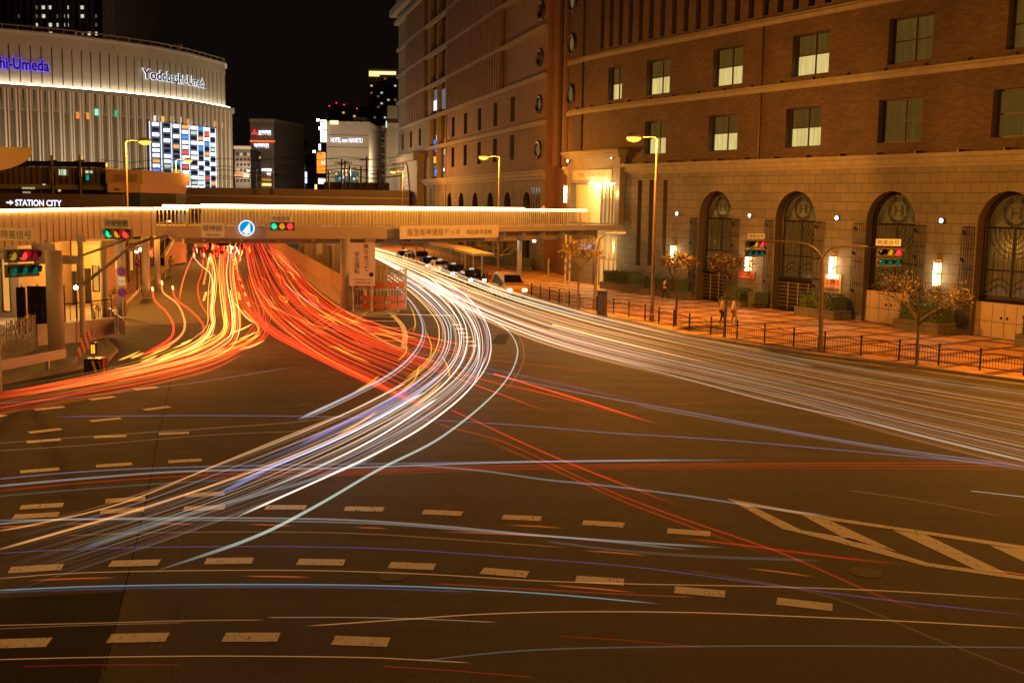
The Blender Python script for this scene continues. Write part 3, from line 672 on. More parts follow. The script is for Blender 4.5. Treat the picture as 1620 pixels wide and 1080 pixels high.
# tall pointed portal at the far end, lit inside
c0, c1 = LP.s_at(632, 10), LP.s_at(671, 10)
b = MB(); LP.bar(b, c0, c1, .15, bands[0] + 3.2, 0, 1.2, 99); b.build('portal_wall', TRIM, store)
b = MB(); LP.bar(b, c0 - .6, c1 + .6, bands[0] + 3.2, bands[0] + 4.4, 0, 1.9, 99); b.build('portal_cornice', TRIM, store)
q = LP.s_at(651.5, 10); b = MB(); pp = [(-5.4, 6.0), (-5.2, 9), (-4.5, 11), (-2.9, 13), (0, 14.6), (2.9, 13), (4.5, 11), (5.2, 9), (5.4, 6.0)]
b.add([LP.pt(q + x, z, 1.21) for x, z in pp], [tuple(range(9))]); b.build('portal_glass', mat('portal_shade', (.07, .055, .04), .5), store)
b = MB()
for i in range(7): b.tube([LP.pt(q - 4.9 + .5 * i, 9.2 + i * .7, 1.25), LP.pt(q + 4.9 - .5 * i, 9.2 + i * .7, 1.25)], .07, 4)
b.tube([LP.pt(q + x, z, 1.25) for x, z in pp], .22, 6); b.build('portal_bars', TRIM, store)
b = MB(); LP.rect(b, q - 5.1, q + 5.1, 6.0, 8.3, 1.23, 99); b.build('portal_light', emis('portal_white', (1, .84, .5), 1.8), store)
b = MB(); LP.rect(b, q - 5.1, q + 5.1, 8.3, 9.1, 1.23, 99); b.build('portal_transom', TRIM, store)
point(LP.pt(q, 12, 9), 5200, (1, .6, .25), .3, store)  # added point light without a fixture, brightening the portal from outside
# round windows
for path, lst in ((LP, [(857.5, 17), (855, 92), (853.5, 165), (852, 237)]), (RP, [(907, 2), (906, 70), (904, 150)])):
    for u, v in lst:
        s_, z_ = path.hit(u, v); b = MB(); r1 = .82
        b.tube([path.pt(s_ + r1 * math.cos(i * math.pi / 10) * (1.25 if path is LP else .85), z_ + r1 * math.sin(i * math.pi / 10), .06) for i in range(21)], .17, 6); o = b.build('round_window', DARK, store)
        b = MB(); b.add([path.pt(s_ + .66 * math.cos(i * math.pi / 8) * (1.2 if path is LP else .8), z_ + .66 * math.sin(i * math.pi / 8), .03) for i in range(16)], [tuple(range(16))]); b.build('pane', emis('olive_pane', (1, .75, .25), .13, False) if v > 200 or path is RP else GLASS, o)
# roof slab keeps light from leaking
b = MB(); b.add([(-21.9, 210.9, 48), (3.19, 116.3, 48), (4.95, 105.8, 48), (10.7, 93.3, 48), (40.4, 40, 48), (90, 60, 48), (40, 225, 48)], [tuple(range(7))]); b.build('roof', CONC, store)
b = MB(); RP.rect(b, 0, RP.L, 34, 48, 0); b.build('brick_wall', BRICK, store)

# wall lamps (sconces) and round lights on the store
SCB = emis('sconce_glow', (1, .72, .36), 22)
def sconce(path, u, z0, z1, label, pw=60):
    s_ = path.s_at(u, (z0 + z1) / 2); c = path.pt(s_, z0, .3)
    t = thing('wall_lamp', label, 'wall lamp', c, 'tall wall lamps on the department store')
    h = z1 - z0; b = MB(); b.tube([path.pt(s_, z0, .3), path.pt(s_, z0 + h * .46, .3)], .13, 8); b.tube([path.pt(s_, z0 + h * .54, .3), path.pt(s_, z1, .3)], .13, 8); b.build('lamp_tube', SCB, t)
    b = MB()
    for z in (z0 - .12, z0 + h * .46, z1): b.cyl(path.pt(s_, z, .3), .17, .12, 10); 
    path.bar(b, s_ - .2, s_ + .2, z0 - .2, z1 + .2, 0, .05, 9)
    for z in (z0, z1): b.tube([path.pt(s_, z, 0), path.pt(s_, z, .3)], .03, 5)
    b.build('bracket', mat('brass', (.5, .4, .2), .4, .8), t)
    point(path.pt(s_, (z0 + z1) / 2, .75), pw, (1, .66, .28), .25, t)
for u, v0, v1, l in ((1068, 418, 389, 'two-part glowing wall lamp left of the first big arched window'), (1187, 428, 398, 'glowing wall lamp behind the left traffic signal on the store wall'),
                     (1320, 440, 406, 'glowing wall lamp beside the forked signal pole, between second and third arches'), (1485, 451, 416, 'glowing wall lamp behind the bare tree, between third and fourth arches')):
    z0 = RP.hit(u, v0)[1]; z1 = RP.hit(u, v1)[1]; sconce(RP, u, z0, z1, l)
sconce(RP, 899, RP.hit(899, 320)[1], RP.hit(899, 295)[1], 'glowing wall lamp on the left pier of the deck-level entrance', 50)
sconce(RP, 985.5, RP.hit(985, 320)[1], RP.hit(985, 293)[1], 'glowing wall lamp on the right pier of the deck-level entrance', 50)
sconce(LP, 628.5, 7.2, 11.4, 'far wall lamp left of the tall pointed portal', 60); sconce(LP, 664, 7.2, 11.4, 'far wall lamp right of the tall pointed portal', 60)
RL = emis('bluish_white_glow', (.8, .85, 1), 9)
for u, v, l in ((1073, 338, 'small round white light left of the first arch'), (1188, 341, 'small round light between first and second arches'), (1326, 345, 'small round light between second and third arches'), (1491.5, 349, 'small round light between third and fourth arches'),
                (909, 255, 'small round light on the left of the portal frieze'), (978, 249, 'small round light on the right of the portal frieze')):
    s_, z_ = RP.hit(u, v); d_ = .6 if v < 300 else .03; c = RP.pt(s_, z_, d_); n_ = RP.nor(s_); t = thing('round_light', l, 'light', c, 'round lights on the stone wall')
    b = MB(); b.tube([c, c + n_ * .10], .17, 12); b.build('housing', DARK, t); b = MB(); b.tube([c + n_ * .10, c + n_ * .13], .13, 12); b.build('lens', RL, t)
# ================================================================== STREET LAMPS
def lamp_proto(reach=1.4, h=11.4, m=POLE, lit=True):
    t = thing('street_lamp', '', 'street lamp', (0, 0, 0)); ORG[t.name] = (0, 0, 0)
    b = MB(); b.tube([(0, 0, 0), (0, 0, .4), (0, 0, .45), (0, 0, h - .6)], [.16, .16, .11, .075], 12); b.cyl((0, 0, 0), .24, .05, 12); b.build('pole', m, t)
    b = MB(); b.tube([(0, 0, h - .6), (0, 0, h - .15), (-.12, 0, h), (-.4, 0, h + .04), (-reach + .3, 0, h + .02)], [.075, .06, .05, .045, .04], 8); b.build('arm', m, t)
    b = MB(); n = 12
    for i in range(2): pass
    b.tube([(-reach + .45, 0, h + .02), (-reach + .3, 0, h + .05), (-reach, 0, h + .07), (-reach - .4, 0, h + .03), (-reach - .5, 0, h)], [.05, .14, .18, .15, .04], 10); o = b.build('lamp_head', GREYP, t, True)
    b = MB(); b.tube([(-reach + .38, 0, h - .06), (-reach + .2, 0, h - .10), (-reach - .05, 0, h - .13), (-reach - .38, 0, h - .09), (-reach - .5, 0, h - .05)], [.08, .17, .21, .17, .08], 12); b.build('lamp_bowl', emis('sodium_glow', (1, .34, .045), 3.2, False), t, True)
    return t
LG = 'orange street lamps on tall poles'
proto = lamp_proto(); proto['group'] = LG
SL = [(1031, 508, 11.5, math.radians(0), 'tall orange street lamp in front of the arched store, beside the utility cabinet', 12500),
      (787.5, 443, 11.4, 0, 'second orange street lamp along the store pavement, beyond the deck', 9000),
      (637.5, 395, 11.4, 0, 'farthest orange street lamp, before the tall pointed portal', 9000),
      (205, 462, 11.4, math.pi, 'orange street lamp on the left pavement in front of the round store', 9000),
      (281, 412, 11.4, math.pi, 'smaller, farther orange street lamp against the lit screens of the round store', 8000)]
for i, (u, v, h, rz, lb, pw) in enumerate(SL):
    p = P(u, v, .15); o = proto if i == 0 else dup(proto, p, rz)
    o.location = p; o.rotation_euler = (0, 0, rz); o['label'] = lb; ORG[o.name] = tuple(p)
    sg = -1 if rz == 0 else 1; point((p.x + sg * 1.35, p.y, p.z + 11.0), pw, SODIUM, .2)
# lamps of the same kind, added out of view to light walls and foreground
for x, y, rz, pw, lb in ((25.6, 46.0, 0, 9500, 'orange street lamp just outside the right edge of the picture'), (47, 27, 0, 6500, 'orange street lamp farther outside on the right kerb'),
                      (-27, 27, math.pi, 3600, 'orange street lamp outside the lower left of the picture'), (12, -7, 0, 3600, 'orange street lamp standing behind the viewpoint'), (-62, 120, math.pi, 5000, 'orange street lamp behind the low buildings on the left')):
    o = dup(proto, (x, y, .15), rz, lb); sg = -1 if rz == 0 else 1
    point((x + sg * 1.35, y, 11.1), pw, SODIUM if y > 0 else (1, .52, .2), .2)
# unlit curved-arm pole on the pavement
p = P(940, 490, .15); t = thing('street_pole', 'unlit brown pole with a long arm curving right, in front of the lit entrance', 'pole', p)
zt = D(955, 367, p.y).z; x1 = D(984, 369, p.y).x; b = MB(); b.tube([p, (p.x + .1, p.y, zt - 1.2), (p.x + .25, p.y, zt - .5), (p.x + .7, p.y, zt - .1), (x1, p.y, zt)], [.13, .09, .08, .07, .05], 10); b.build('pole', POLE, t)
b = MB(); b.box((x1 - .2, p.y, zt - .04), (.9, .25, .12)); b.build('lamp_head', GREYP, t)

# ================================================================== PEDESTRIAN DECK
DK = Path([(-23.6, 20), (-24.0, 52), (-24.3, 64), (-24.0, 67.5), (-22.6, 70.3), (-20, 71.6), (-16.2, 73), (-8.2, 76.2), (-1.9, 83.0), (2.4, 88.0), (9.3, 95.6)], 1)
def zf(q): return 5.55
deck = thing('pedestrian_deck', 'elevated pedestrian bridge with glowing handrails crossing the whole street', 'bridge', (-16, 75, 0))
SA, SB = DK.c[4], DK.c[8]      # solid panels until SA, then railings; name banner near SB
W_ = 5.2
b = MB(); q = DK.ss(0, DK.L, 2)
far = [DK.pt(a, 0, -W_ if a > SA + 3 else -3.4) for a in q]; near = [DK.pt(a, 0, 0) for a in q]
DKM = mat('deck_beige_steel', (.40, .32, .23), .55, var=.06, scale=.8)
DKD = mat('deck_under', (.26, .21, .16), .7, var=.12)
for i in range(len(q) - 1):
    for z in (5.6, 5.3): b.quad((near[i].x, near[i].y, z), (near[i + 1].x, near[i + 1].y, z), (far[i + 1].x, far[i + 1].y, z), (far[i].x, far[i].y, z))
    b.quad((far[i].x, far[i].y, 4.9), (far[i + 1].x, far[i + 1].y, 4.9), (far[i + 1].x, far[i + 1].y, 5.6), (far[i].x, far[i].y, 5.6))
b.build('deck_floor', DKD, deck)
b = MB(); DK.bar(b, SA, SB - 1.5, 4.85, 5.62, -.35, 0, 2); b.build('girder', DKM, deck)
b = MB(); DK.bar(b, SB - 1.5, DK.L, 5.2, 5.62, -.35, 0, 2); b.build('fascia', DKM, deck)
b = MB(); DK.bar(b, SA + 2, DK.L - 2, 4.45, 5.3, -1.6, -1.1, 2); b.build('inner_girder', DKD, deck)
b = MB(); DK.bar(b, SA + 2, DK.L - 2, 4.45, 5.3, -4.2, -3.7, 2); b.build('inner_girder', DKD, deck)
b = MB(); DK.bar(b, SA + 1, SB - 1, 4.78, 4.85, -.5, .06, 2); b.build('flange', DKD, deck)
# stiffeners below
b = MB(); a = SA + 3
while a < DK.L - 3: DK.bar(b, a, a + .12, 4.6, 5.3, -4, -.3, 9); a += 2.4
b.build('cross_beam', DKD, deck)
# solid curved parapet on the left with pleats
b = MB(); DK.bar(b, 0, SA, 4.95, 6.6, -.12, 0, 2); b.build('parapet', DKM, deck)
b = MB(); a = 1.
while a < SA: DK.bar(b, a, a + .1, 5.0, 6.55, 0, .05, 9); a += .85
b.build('parapet_rib', DKM, deck)
LEDM = emis('handrail_glow', (1, .56, .13), 17)
LEDF = emis('far_handrail_glow', (1, .56, .14), 14)
b = MB(); DK.bar(b, 10, SA + 2, 6.62, 6.74, -.14, .10, 1.5); b.build('handrail_light', LEDM, deck)
b = MB(); DK.bar(b, SA + .5, DK.L - 5, 6.78, 6.93, -.14, .05, 1.5); b.build('handrail_light', LEDM, deck)
b = MB(); DK.bar(b, SA + 3.5, DK.L - 7, 6.82, 6.97, -W_ + .02, -W_ + .2, 1.5); b.build('handrail_light', LEDF, deck)
b = MB(); DK.bar(b, SA, DK.L - 5, 6.70, 6.78, -.1, -.02, 2); b.build('handrail', STEEL, deck)
b = MB(); a = SA
while a < DK.L - 4.5:
    DK.bar(b, a, a + .06, 5.62, 6.72, -.08, -.04, 9); a += .24
b.build('baluster', mat('baluster_cream', (.6, .5, .36), .5), deck); 
b = MB(); a = SA
while a < DK.L - 4: DK.bar(b, a, a + .08, 5.6, 6.8, -.14, -.02, 9); a += 2.0
DK.bar(b, SA, DK.L - 5, 5.74, 5.8, -.1, -.02, 2); b.build('railing_post', DKM, deck)
b = MB(); DK.bar(b, SA + 3.5, DK.L - 6, 5.62, 6.8, -W_, -W_ + .06, 2); b.build('far_parapet', mat('far_panel', (.34, .26, .15), .6), deck)
# columns
for (u, v, r) in ((90.5, 567, .36), (193, 500, .28), (232, 470, .28), (250, 462, .22), (168, 520, .16)):
    p = P(u, v, .14); b = MB(); b.tube([p, (p.x, p.y, 4.95 if v < 560 else 5.0)], r, 16); b.build('column', mat('column_paint', (.38, .33, .29), .5, var=.05), deck, True)
for (u, v, r) in ((821, 460, .2), (546, 492, .32), (735, 425, .2)):
    p = P(u, v, .1); b = MB(); b.tube([p, (p.x, p.y, 4.9)], r, 14); b.build('column', mat('column_paint', (.38, .33, .29), .5), deck, True)
# the board carrying the bridge name
q0 = DK.s_at(622, 5.2); q1 = DK.s_at(777, 5.2)
c0, c1 = DK.pt(q0, 0, .16), DK.pt(q1, 0, .16); mid = (c0 + c1) / 2; rt = (c1 - c0).normalized(); wd = (c1 - c0).length; n_ = Vector((rt.y, -rt.x, 0))
mid = mid + n_ * .55; zc = 5.27
t = thing('name_board', 'long pale board with the bridge name in dark characters, on the deck edge', 'sign', (mid.x, mid.y, zc - .45))
board((mid.x, mid.y, zc), rt, (0, 0, 1), wd, .9, .1).build('board', mat('board_beige', (.55, .47, .36), .5, var=.03), t)
INK = mat('sign_black', (.03, .02, .015), .5)
put_text('阪急阪神連絡デッキ', (mid.x + rt.x * -wd * .17, mid.y + rt.y * -wd * .17, zc), rt, (0, 0, 1), .50, INK, t, width=wd * .52, out=.06)
put_text('梅田新歩道橋', (mid.x + rt.x * wd * .29, mid.y + rt.y * wd * .29, zc - .03), rt, (0, 0, 1), .36, INK, t, width=wd * .27, out=.06)
# small lamp units under the deck
for u, v in ((813, 378), (845, 381), (785, 371)):
    p = D(u, v, 92); t = thing('bracket_lamp', {813: 'small white lamp beside the column under the deck, left one', 845: 'small white lamp under the deck, nearest the tree by the entrance', 785: 'small white lamp under the deck near the name board'}[u], 'lamp', p)
    b = MB(); b.box(p, (.25, .25, .2)); b.build('bulb', emis('cool_bulb', (1, .8, .5), 14), t); b = MB(); b.tube([(p.x, p.y, p.z + .1), (p.x, p.y, 4.5)], .04, 5); b.build('stem', DARK, t)

# ================================================================== MEDIAN BELOW THE DECK
m0, m1 = Vector((-11.3, 75.2, 0)), Vector((-34.2, 156, 0)); md = (m1 - m0).normalized(); mn = Vector((-md.y, md.x, 0))   # mn points left
def mpt(s, d, z): p = m0 + md * s + mn * d; return Vector((p.x, p.y, z))
plate('median_island', [mpt(-4.3, .2, 0)[:2], mpt(-3.8, -2.2, 0)[:2], mpt(-2, -3.3, 0)[:2], mpt(0, -3.6, 0)[:2], mpt(84, -3.6, 0)[:2], mpt(84, .5, 0)[:2], mpt(0, .5, 0)[:2]], .16, CONC, .18)
mw = thing('ramp_wall', 'beige panelled parapet walls of the underpass ramp in the median', 'wall', mpt(0, 0, .16))
def mbox(b, s0, s1, d, th, z0, z1):
    b.prism([mpt(s0, d, 0)[:2], mpt(s1, d, 0)[:2], mpt(s1, d - th, 0)[:2], mpt(s0, d - th, 0)[:2]], z0, z1)
PANM = mat('ramp_panel', (.42, .33, .2), .6, var=.08, scale=1.2)
b = MB(); mbox(b, 0, 80, .25, .3, .16, .95); b.build('concrete_base', CONC, mw)
b = MB(); mbox(b, 2.0, 80, .18, .1, .95, 2.25)
b.build('panel', PANM, mw)
b = MB(); s_ = 2.
while s_ < 80: mbox(b, s_, s_ + .06, .22, .04, .95, 2.28); s_ += .9
b.build('panel_rib', PANM, mw)
b = MB(); mbox(b, 1, 70, -2.9, .1, .16, 2.9); b.build('panel', PANM, mw)
b = MB(); s_ = 1
while s_ < 70: mbox(b, s_, s_ + .06, -2.82, .04, .16, 2.93); s_ += .9
b.build('panel_rib', PANM, mw)
for i, s_ in enumerate((1.2, 8.5, 19, 33, 52)):
    p = mpt(s_, -1.6, .16); b = MB(); b.box((p.x, p.y, 2.5), (.55, .55, 4.7), .27); b.build('pillar', mat('column_paint', (.38, .33, .29), .5), mw)
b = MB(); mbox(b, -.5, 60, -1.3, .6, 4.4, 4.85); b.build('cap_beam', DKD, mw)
# head of the median: cage fence, drum and reflectors
hc = mpt(-1.6, -1.9, .16)
t = thing('barrier_cage', 'round picket fence cage at the nose of the median, under the vertical sign', 'fence', hc)
b = MB(); pts = [Vector((hc.x + 1.9 * math.cos(a), hc.y + 1.6 * math.sin(a), 0)) for a in [math.pi * (1.02 + i / 26) for i in range(29)]]
for p in pts: b.tube([(p.x, p.y, .2), (p.x, p.y, 2.9)], .03, 4)
b.build('picket', STEEL, t)
b = MB()
for z in (.5, 1.6, 2.85): b.tube([(p.x, p.y, z) for p in pts], .04, 5)
b.build('rail', STEEL, t)
for z0 in (.35, .85, 1.75):
    b = MB()
    for i in range(4):
        a0 = math.pi * (1.34 + i * .14); b.add([(hc.x + 2.0 * math.cos(a), hc.y + 1.7 * math.sin(a), z) for a in (a0, a0 + math.pi * .06, a0 + math.pi * .12) for z in (z0, z0 + .36)], [(0, 1, 3, 2), (2, 3, 5, 4)])
    b.build('reflector', mat('orange_reflector', (.42, .10, .02), .5), t)
b = MB(); b.cyl(hc, .75, 1.5, 18); b.build('drum', mat('drum_green', (.25, .28, .15), .6, var=.3), t)
# vertical sign: yield to each other, drive safely
p = D(573, 418, 72.0); t = thing('safety_sign', 'tall white sign with two columns of large black characters on the median', 'sign', (p.x, p.y, .16))
b = board(p, (1, 0, 0), (0, 0, 1), 1.66, 2.78, .08); b.build('board', mat('sign_white', (.8, .72, .66), .5, var=.03), t)
b = MB(); b.tube([(p.x - .6, p.y + .12, .16), (p.x - .6, p.y + .12, p.z)], .06, 6); b.tube([(p.x + .6, p.y + .12, .16), (p.x + .6, p.y + .12, p.z)], .06, 6); b.build('post', STEEL, t)
for i, ch in enumerate('譲り合って'): put_text(ch, (p.x + .27, p.y, p.z + 1.18 - i * .37), (1, 0, 0), (0, 0, 1), .32 if ch != 'っ' else .22, INK, t, out=.05)
for i, ch in enumerate('安全運転'): put_text(ch, (p.x - .33, p.y, p.z + .66 - i * .37), (1, 0, 0), (0, 0, 1), .33, INK, t, out=.05)
put_text('大阪府曽根崎警察署・安全協会', (p.x, p.y, p.z - 1.0), (1, 0, 0), (0, 0, 1), .09, INK, t, width=1.3, out=.05)
put_text('曽根崎警察署', (p.x + .05, p.y, p.z - 1.2), (1, 0, 0), (0, 0, 1), .11, INK, t, width=1.0, out=.05)
b = MB(); b.tube([(p.x + .6, p.y - .05, p.z - .66), (p.x + .6, p.y - .045, p.z - .66)], .15, 14); b.build('round_seal', INK, t)
# thin lamp pole next to the sign
# ================================================================== TRAFFIC SIGNALS AND SIGNS
def signal(name, c, ang, L_, label, two=True, sc=1.0, red=True):
    """horizontal three-lens signal, face turned by ang around z (0 = towards -Y)"""
    t = thing(name, label, 'traffic light', c, 'horizontal traffic signals'); cs, sn = math.cos(ang), math.sin(ang)
    R = Vector((cs, sn, 0)); N = Vector((sn, -cs, 0)); U = Vector((0, 0, 1)); c = Vector(c)
    def unit(cz, cols, nm):
        hb = board(c + U * cz, R, U, 1.25 * sc, .42 * sc, .16 * sc); hb.build('housing', mat('signal_housing', (.10, .075, .05), .5), t)
        for i, (k, col, st) in enumerate(cols):
            o = c + U * cz + R * (-.41 + .41 * i) * sc
            v = MB(); n = 12; r = .175 * sc; ln = .30 * sc; vs = []; fs = []
            for j in range(n + 1):
                a = math.pi * (-.12 + 1.24 * j / n); e = R * math.cos(a) * r + U * math.sin(a) * r
                vs += [o + e + N * .08 * sc, o + e + N * (.08 * sc + ln * (.55 + .45 * max(0, math.sin(a))))]
            fs = [(2 * j, 2 * j + 1, 2 * j + 3, 2 * j + 2) for j in range(n)]
            v.add(vs, fs); v.build('visor', mat('visor_' + k, tuple(x * .25 + .02 for x in col), .35), t)
            l = MB(); l.tube([o + N * .07 * sc, o + N * .10 * sc], .15 * sc, 14); l.build('lens', emis('lens_' + k, col, st), t)
    unit(0, L_, 'main')
    if two:
        unit(-.5 * sc, [('arrow_green', (.01, .35, .22), .3), ('arrow_green', (.01, .35, .22), .3), ('arrow_green', (.01, .35, .22), .3)], 'arrow')
    return t
G_, Y_, R_ = ('green', (.02, .8, .42), 1.2), ('yellow', (1, .42, .01), .75), ('red', (1, .02, .02), 3.4)
GL_, YD, = ('dull_green', (.02, .25, .18), .5), ('yellow', (1, .42, .01), .75)
BLUEI = mat('sign_blue_ink', (.02, .07, .35), .5)
PLATE = mat('sign_plate', (.8, .78, .72), .5, var=.03)
def plate_sign(c, ang, wd, hh, label, body='時差信号', ink=None, th=.04):
    R = Vector((math.cos(ang), math.sin(ang), 0)); t = thing('signal_plate', label, 'sign', (c[0], c[1], c[2] - hh / 2), 'time-difference signal plates')
    board(c, R, (0, 0, 1), wd, hh, th).build('board', PLATE, t); put_text(body, c, R, (0, 0, 1), hh * .68, ink or BLUEI, t, width=wd * .86, out=th / 2 + .006)
    return t
# far left pair on a steel arm
c = D(188, 370, 50.5); signal('traffic_signal', c, -.35, [G_, YD, R_], 'green yellow and red signal under its plate, left of the street opening', False, 1.15)
c2 = D(184, 354, 50.5); plate_sign(c2, -.15, 1.2, .36, 'small white plate above the signal beside the left street lamp')
b0 = P(170, 505, .14); b0 = Vector((-19.6 - .9, 52.6, .14)); t = thing('signal_pole', 'grey steel pole and rising arm carrying the left hanging signal', 'pole', b0)
b = MB(); b.tube([b0, (b0.x, b0.y, 5.3)], .13, 12); b.build('pole', GREYP, t)
b = MB(); e = D(268, 373, 51.5); b.tube([(b0.x, b0.y, 3.2), D(180, 412, 52), D(205, 390, 51.6), D(235, 379, 51.5), e], [.09, .08, .07, .06, .05], 8); b.tube([(b0.x, b0.y, 4.6), D(200, 379, 51.2)], .06, 8); b.tube([D(188, 381, 51), D(188, 372, 50.9)], .04, 6); b.tube([D(204, 380, 51), D(204, 352, 50.7)], .025, 6); b.build('arm', GREYP, t)
# centre signal on the deck
c = D(447, 358, 72.6); signal('traffic_signal', c, 0, [G_, YD, R_], 'green yellow and red signal hung on the deck girder above the road', False, 1.25)
c2 = D(445, 346, 72.4); plate_sign(c2, 0, 1.3, .42, 'small white plate on the deck railing above the centre signal')
# place-name sign and round blue arrow sign
c = D(336.5, 364, 70.6); t = thing('place_sign', 'white intersection name sign with black characters over latin letters', 'sign', c)
board(c, (1, .1, 0), (0, 0, 1), 1.42, .92, .06).build('board', mat('lit_sign_face', (.65, .63, .55), .5), t)
put_text('阪神前', c + Vector((0, 0, .12)), (1, .1, 0), (0, 0, 1), .36, INK, t, width=1.15, out=.04); put_text('Hanshin', c + Vector((0, 0, -.29)), (1, .1, 0), (0, 0, 1), .17, INK, t, width=.8, out=.04)
c = D(390, 361, 71.8); t = thing('direction_sign', 'round blue sign with a white arrow pointing up right on the deck girder', 'sign', c)
b = MB(); b.tube([c + Vector((0, .05, 0)), c], .52, 28); b.build('rim', emis('sign_white_lit', (.9, .95, 1), 1.1, False), t)
b = MB(); b.tube([c + Vector((0, 0, 0)), c + Vector((0, -.02, 0))], .44, 28); b.build('disc', emis('sign_blue_lit', (.0, .30, .75), 1.0, False), t)
b = MB(); A = lambda x, z: c + Vector((x, -.03, z)); b.add([A(-.30, -.27), A(.22, .36), A(.27, -.33)], [(0, 1, 2)]); b.add([A(-.12, -.4), A(.1, -.4), A(.1, -.2), A(-.12, -.2)], [(0, 1, 2, 3)]); b.build('arrow', emis('sign_white_lit', (1, 1, 1), 1), t)
# near left double signal
c = D(34, 404, 37); signal('traffic_signal', c, 1.1, [('dull_yellow', (.5, .3, .02), .8), ('red', (1, .02, .02), 3.4), ('dull_red', (.45, .01, .02), .5)], 'large near double-deck signal at the left edge, below its plate', True, 1.0)
c2 = D(26, 371, 37); plate_sign(c2, -.1, 1.22, .42, 'large white plate with blue characters at the left edge, above the near signal')
b0 = Vector((-18.9, 37.3, .14)); t = thing('signal_pole', 'dark pole at the left edge carrying the near double signal', 'pole', b0 + Vector((0, 0, 0))); b = MB(); b.tube([b0, (b0.x, b0.y, 6.4)], .12, 10); b.tube([(b0.x, b0.y, 5.6), c + Vector((0, .25, .1))], .05, 8); b.build('pole', GREYP, t)
# forked pole on the right pavement
p = P(1297, 556, .15); t = thing('signal_pole', 'brown forked pole with two curved arms on the right pavement', 'pole', p); Y = p.y
b = MB(); f_ = D(1300, 408, Y); b.tube([p, (p.x, p.y, 1.0), (p.x, p.y, 1.02), (f_.x, Y, f_.z)], [.15, .15, .12, .09], 12); b.build('pole', POLE, t)
b = MB(); b.tube(spline([D(1300, 410, Y), D(1292, 396, Y), D(1275, 386, Y), D(1245, 382, Y), D(1208, 381, Y)], n=4), .055, 8); b.build('arm', POLE, t)
b = MB(); b.tube(spline([D(1300, 410, Y), D(1309, 398, Y), D(1325, 390.5, Y), D(1355, 389.5, Y), D(1392, 391.5, Y), D(1432, 396, Y - .3)], n=4), .055, 8); b.build('arm', POLE, t)
c = D(1194, 386, Y - .2); signal('traffic_signal', c, .5, [('dark_lens', (.02, .012, .01), .2), ('yellow', (1, .42, .01), .75), R_], 'small double-deck signal at the end of the left arm of the forked pole', True, .92)
c2 = D(1196.5, 373.5, Y - .2); plate_sign(c2, .1, .86, .25, 'small plate above the signal on the left arm of the forked pole')
c = D(1407, 399, Y - .5); signal('traffic_signal', c, .15, [('dark_lens', (.02, .012, .01), .2), ('yellow', (1, .42, .01), .75), R_], 'double-deck signal with bright red lens on the right arm of the forked pole', True, 1.0)
c2 = D(1405.5, 383.5, Y - .5); plate_sign(c2, -.12, 1.2, .34, 'plate above the bright red signal on the right arm of the forked pole')

# ================================================================== PAVEMENT FENCE (right)
FP = Path([(-10.2, 131), (-5.9, 115.5), (-.5, 92.3), (4.9, 76.4), (6.18, 74.86), (8.41, 70.05), (10.58, 63.63), (13.37, 59.71), (15.85, 56.23), (19.41, 52.66), (22.81, 48.81), (29, 42.6), (35, 37)], 1)
s_ = 4.; k = 0; FG = 'wavy dark iron fence bays along the kerb'
FLB = 'bay of low dark iron fence with a curved top rail, between road and patterned pavement'
fence = thing('pavement_fence', 'low dark iron fence of wavy-topped bays running along the kerb of the patterned pavement', 'fence', FP.pt(60, .15))
while s_ < FP.L - 3:
    a, c = s_, s_ + 2.0
    f = MB(); f.tube([FP.pt(a, .15), FP.pt(a, 1.12)], .045, 6); f.tube([FP.pt(a, 1.12), FP.pt(a, 1.18)], .06, 6); f.build('post', IRON, fence)
    g = MB(); cc = lambda q: .86 + .13 * math.sin(math.pi * (q - a) / 2.0)
    g.tube([FP.pt(a + i * .2, cc(a + i * .2)) for i in range(11)], .022, 4); g.tube([FP.pt(a, .3), FP.pt(c, .3)], .018, 4)
    for i in range(1, 14): q = a + i * 2.0 / 14; g.tube([FP.pt(q, .3), FP.pt(q, cc(q))], .011, 3, False)
    g.build('bay', IRON, fence); s_ += 2.0; k += 1
# utility cabinet, sign post, bins
p = P(952, 500, .15); t = thing('utility_cabinet', 'dark upright utility cabinet by the fence, left of the lamp post', 'cabinet', p)
b = MB(); b.box((p.x, p.y, .95), (.5, .42, 1.6), -.5); b.box((p.x, p.y, 1.78), (.58, .5, .08), -.5); b.box((p.x, p.y, .22), (.56, .48, .14), -.5); b.build('body', mat('cabinet_paint', (.06, .045, .035), .5), t)
b = MB(); b.box((p.x - .11, p.y - .2, 1.0), (.36, .02, 1.2), -.5); b.build('door', mat('cabinet_door', (.08, .06, .045), .5), t)
p = P(867, 457, .15); t = thing('bus_stop_pole', 'pale yellowish sign post standing on the pavement under the deck', 'pole', p)
b = MB(); b.tube([p, (p.x, p.y, 2.7)], .06, 8); b.build('pole', mat('cream_pole', (.5, .42, .26), .5), t); b = MB(); b.box((p.x + .2, p.y, 2.1), (.3, .05, .5)); b.build('plate', DARK, t)
for u, v, hh in ((893, 482, 5.2), (900, 476, 5.0)):
    p = P(u, v, .15); t = thing('notice_pole', {893: 'slim striped pole with small stickers, left of the young tree at the fence', 900: 'slim yellow-lit pole just behind the striped pole by the fence'}[u], 'pole', p); b = MB(); b.tube([p, (p.x, p.y, hh)], .07, 8); b.build('pole', mat('cream_pole', (.5, .42, .26), .5), t)
    b = MB()
    for z in (2.4, 3.0, 3.5): b.tube([(p.x, p.y, z), (p.x, p.y, z + .25)], .075, 8)
    b.build('sticker', mat('sticker_grey', (.2, .18, .16), .5), t)
c = D(931, 390, 89); t = thing('subway_sign', 'small blue and white sign above the lit ground-level entrance', 'sign', c)
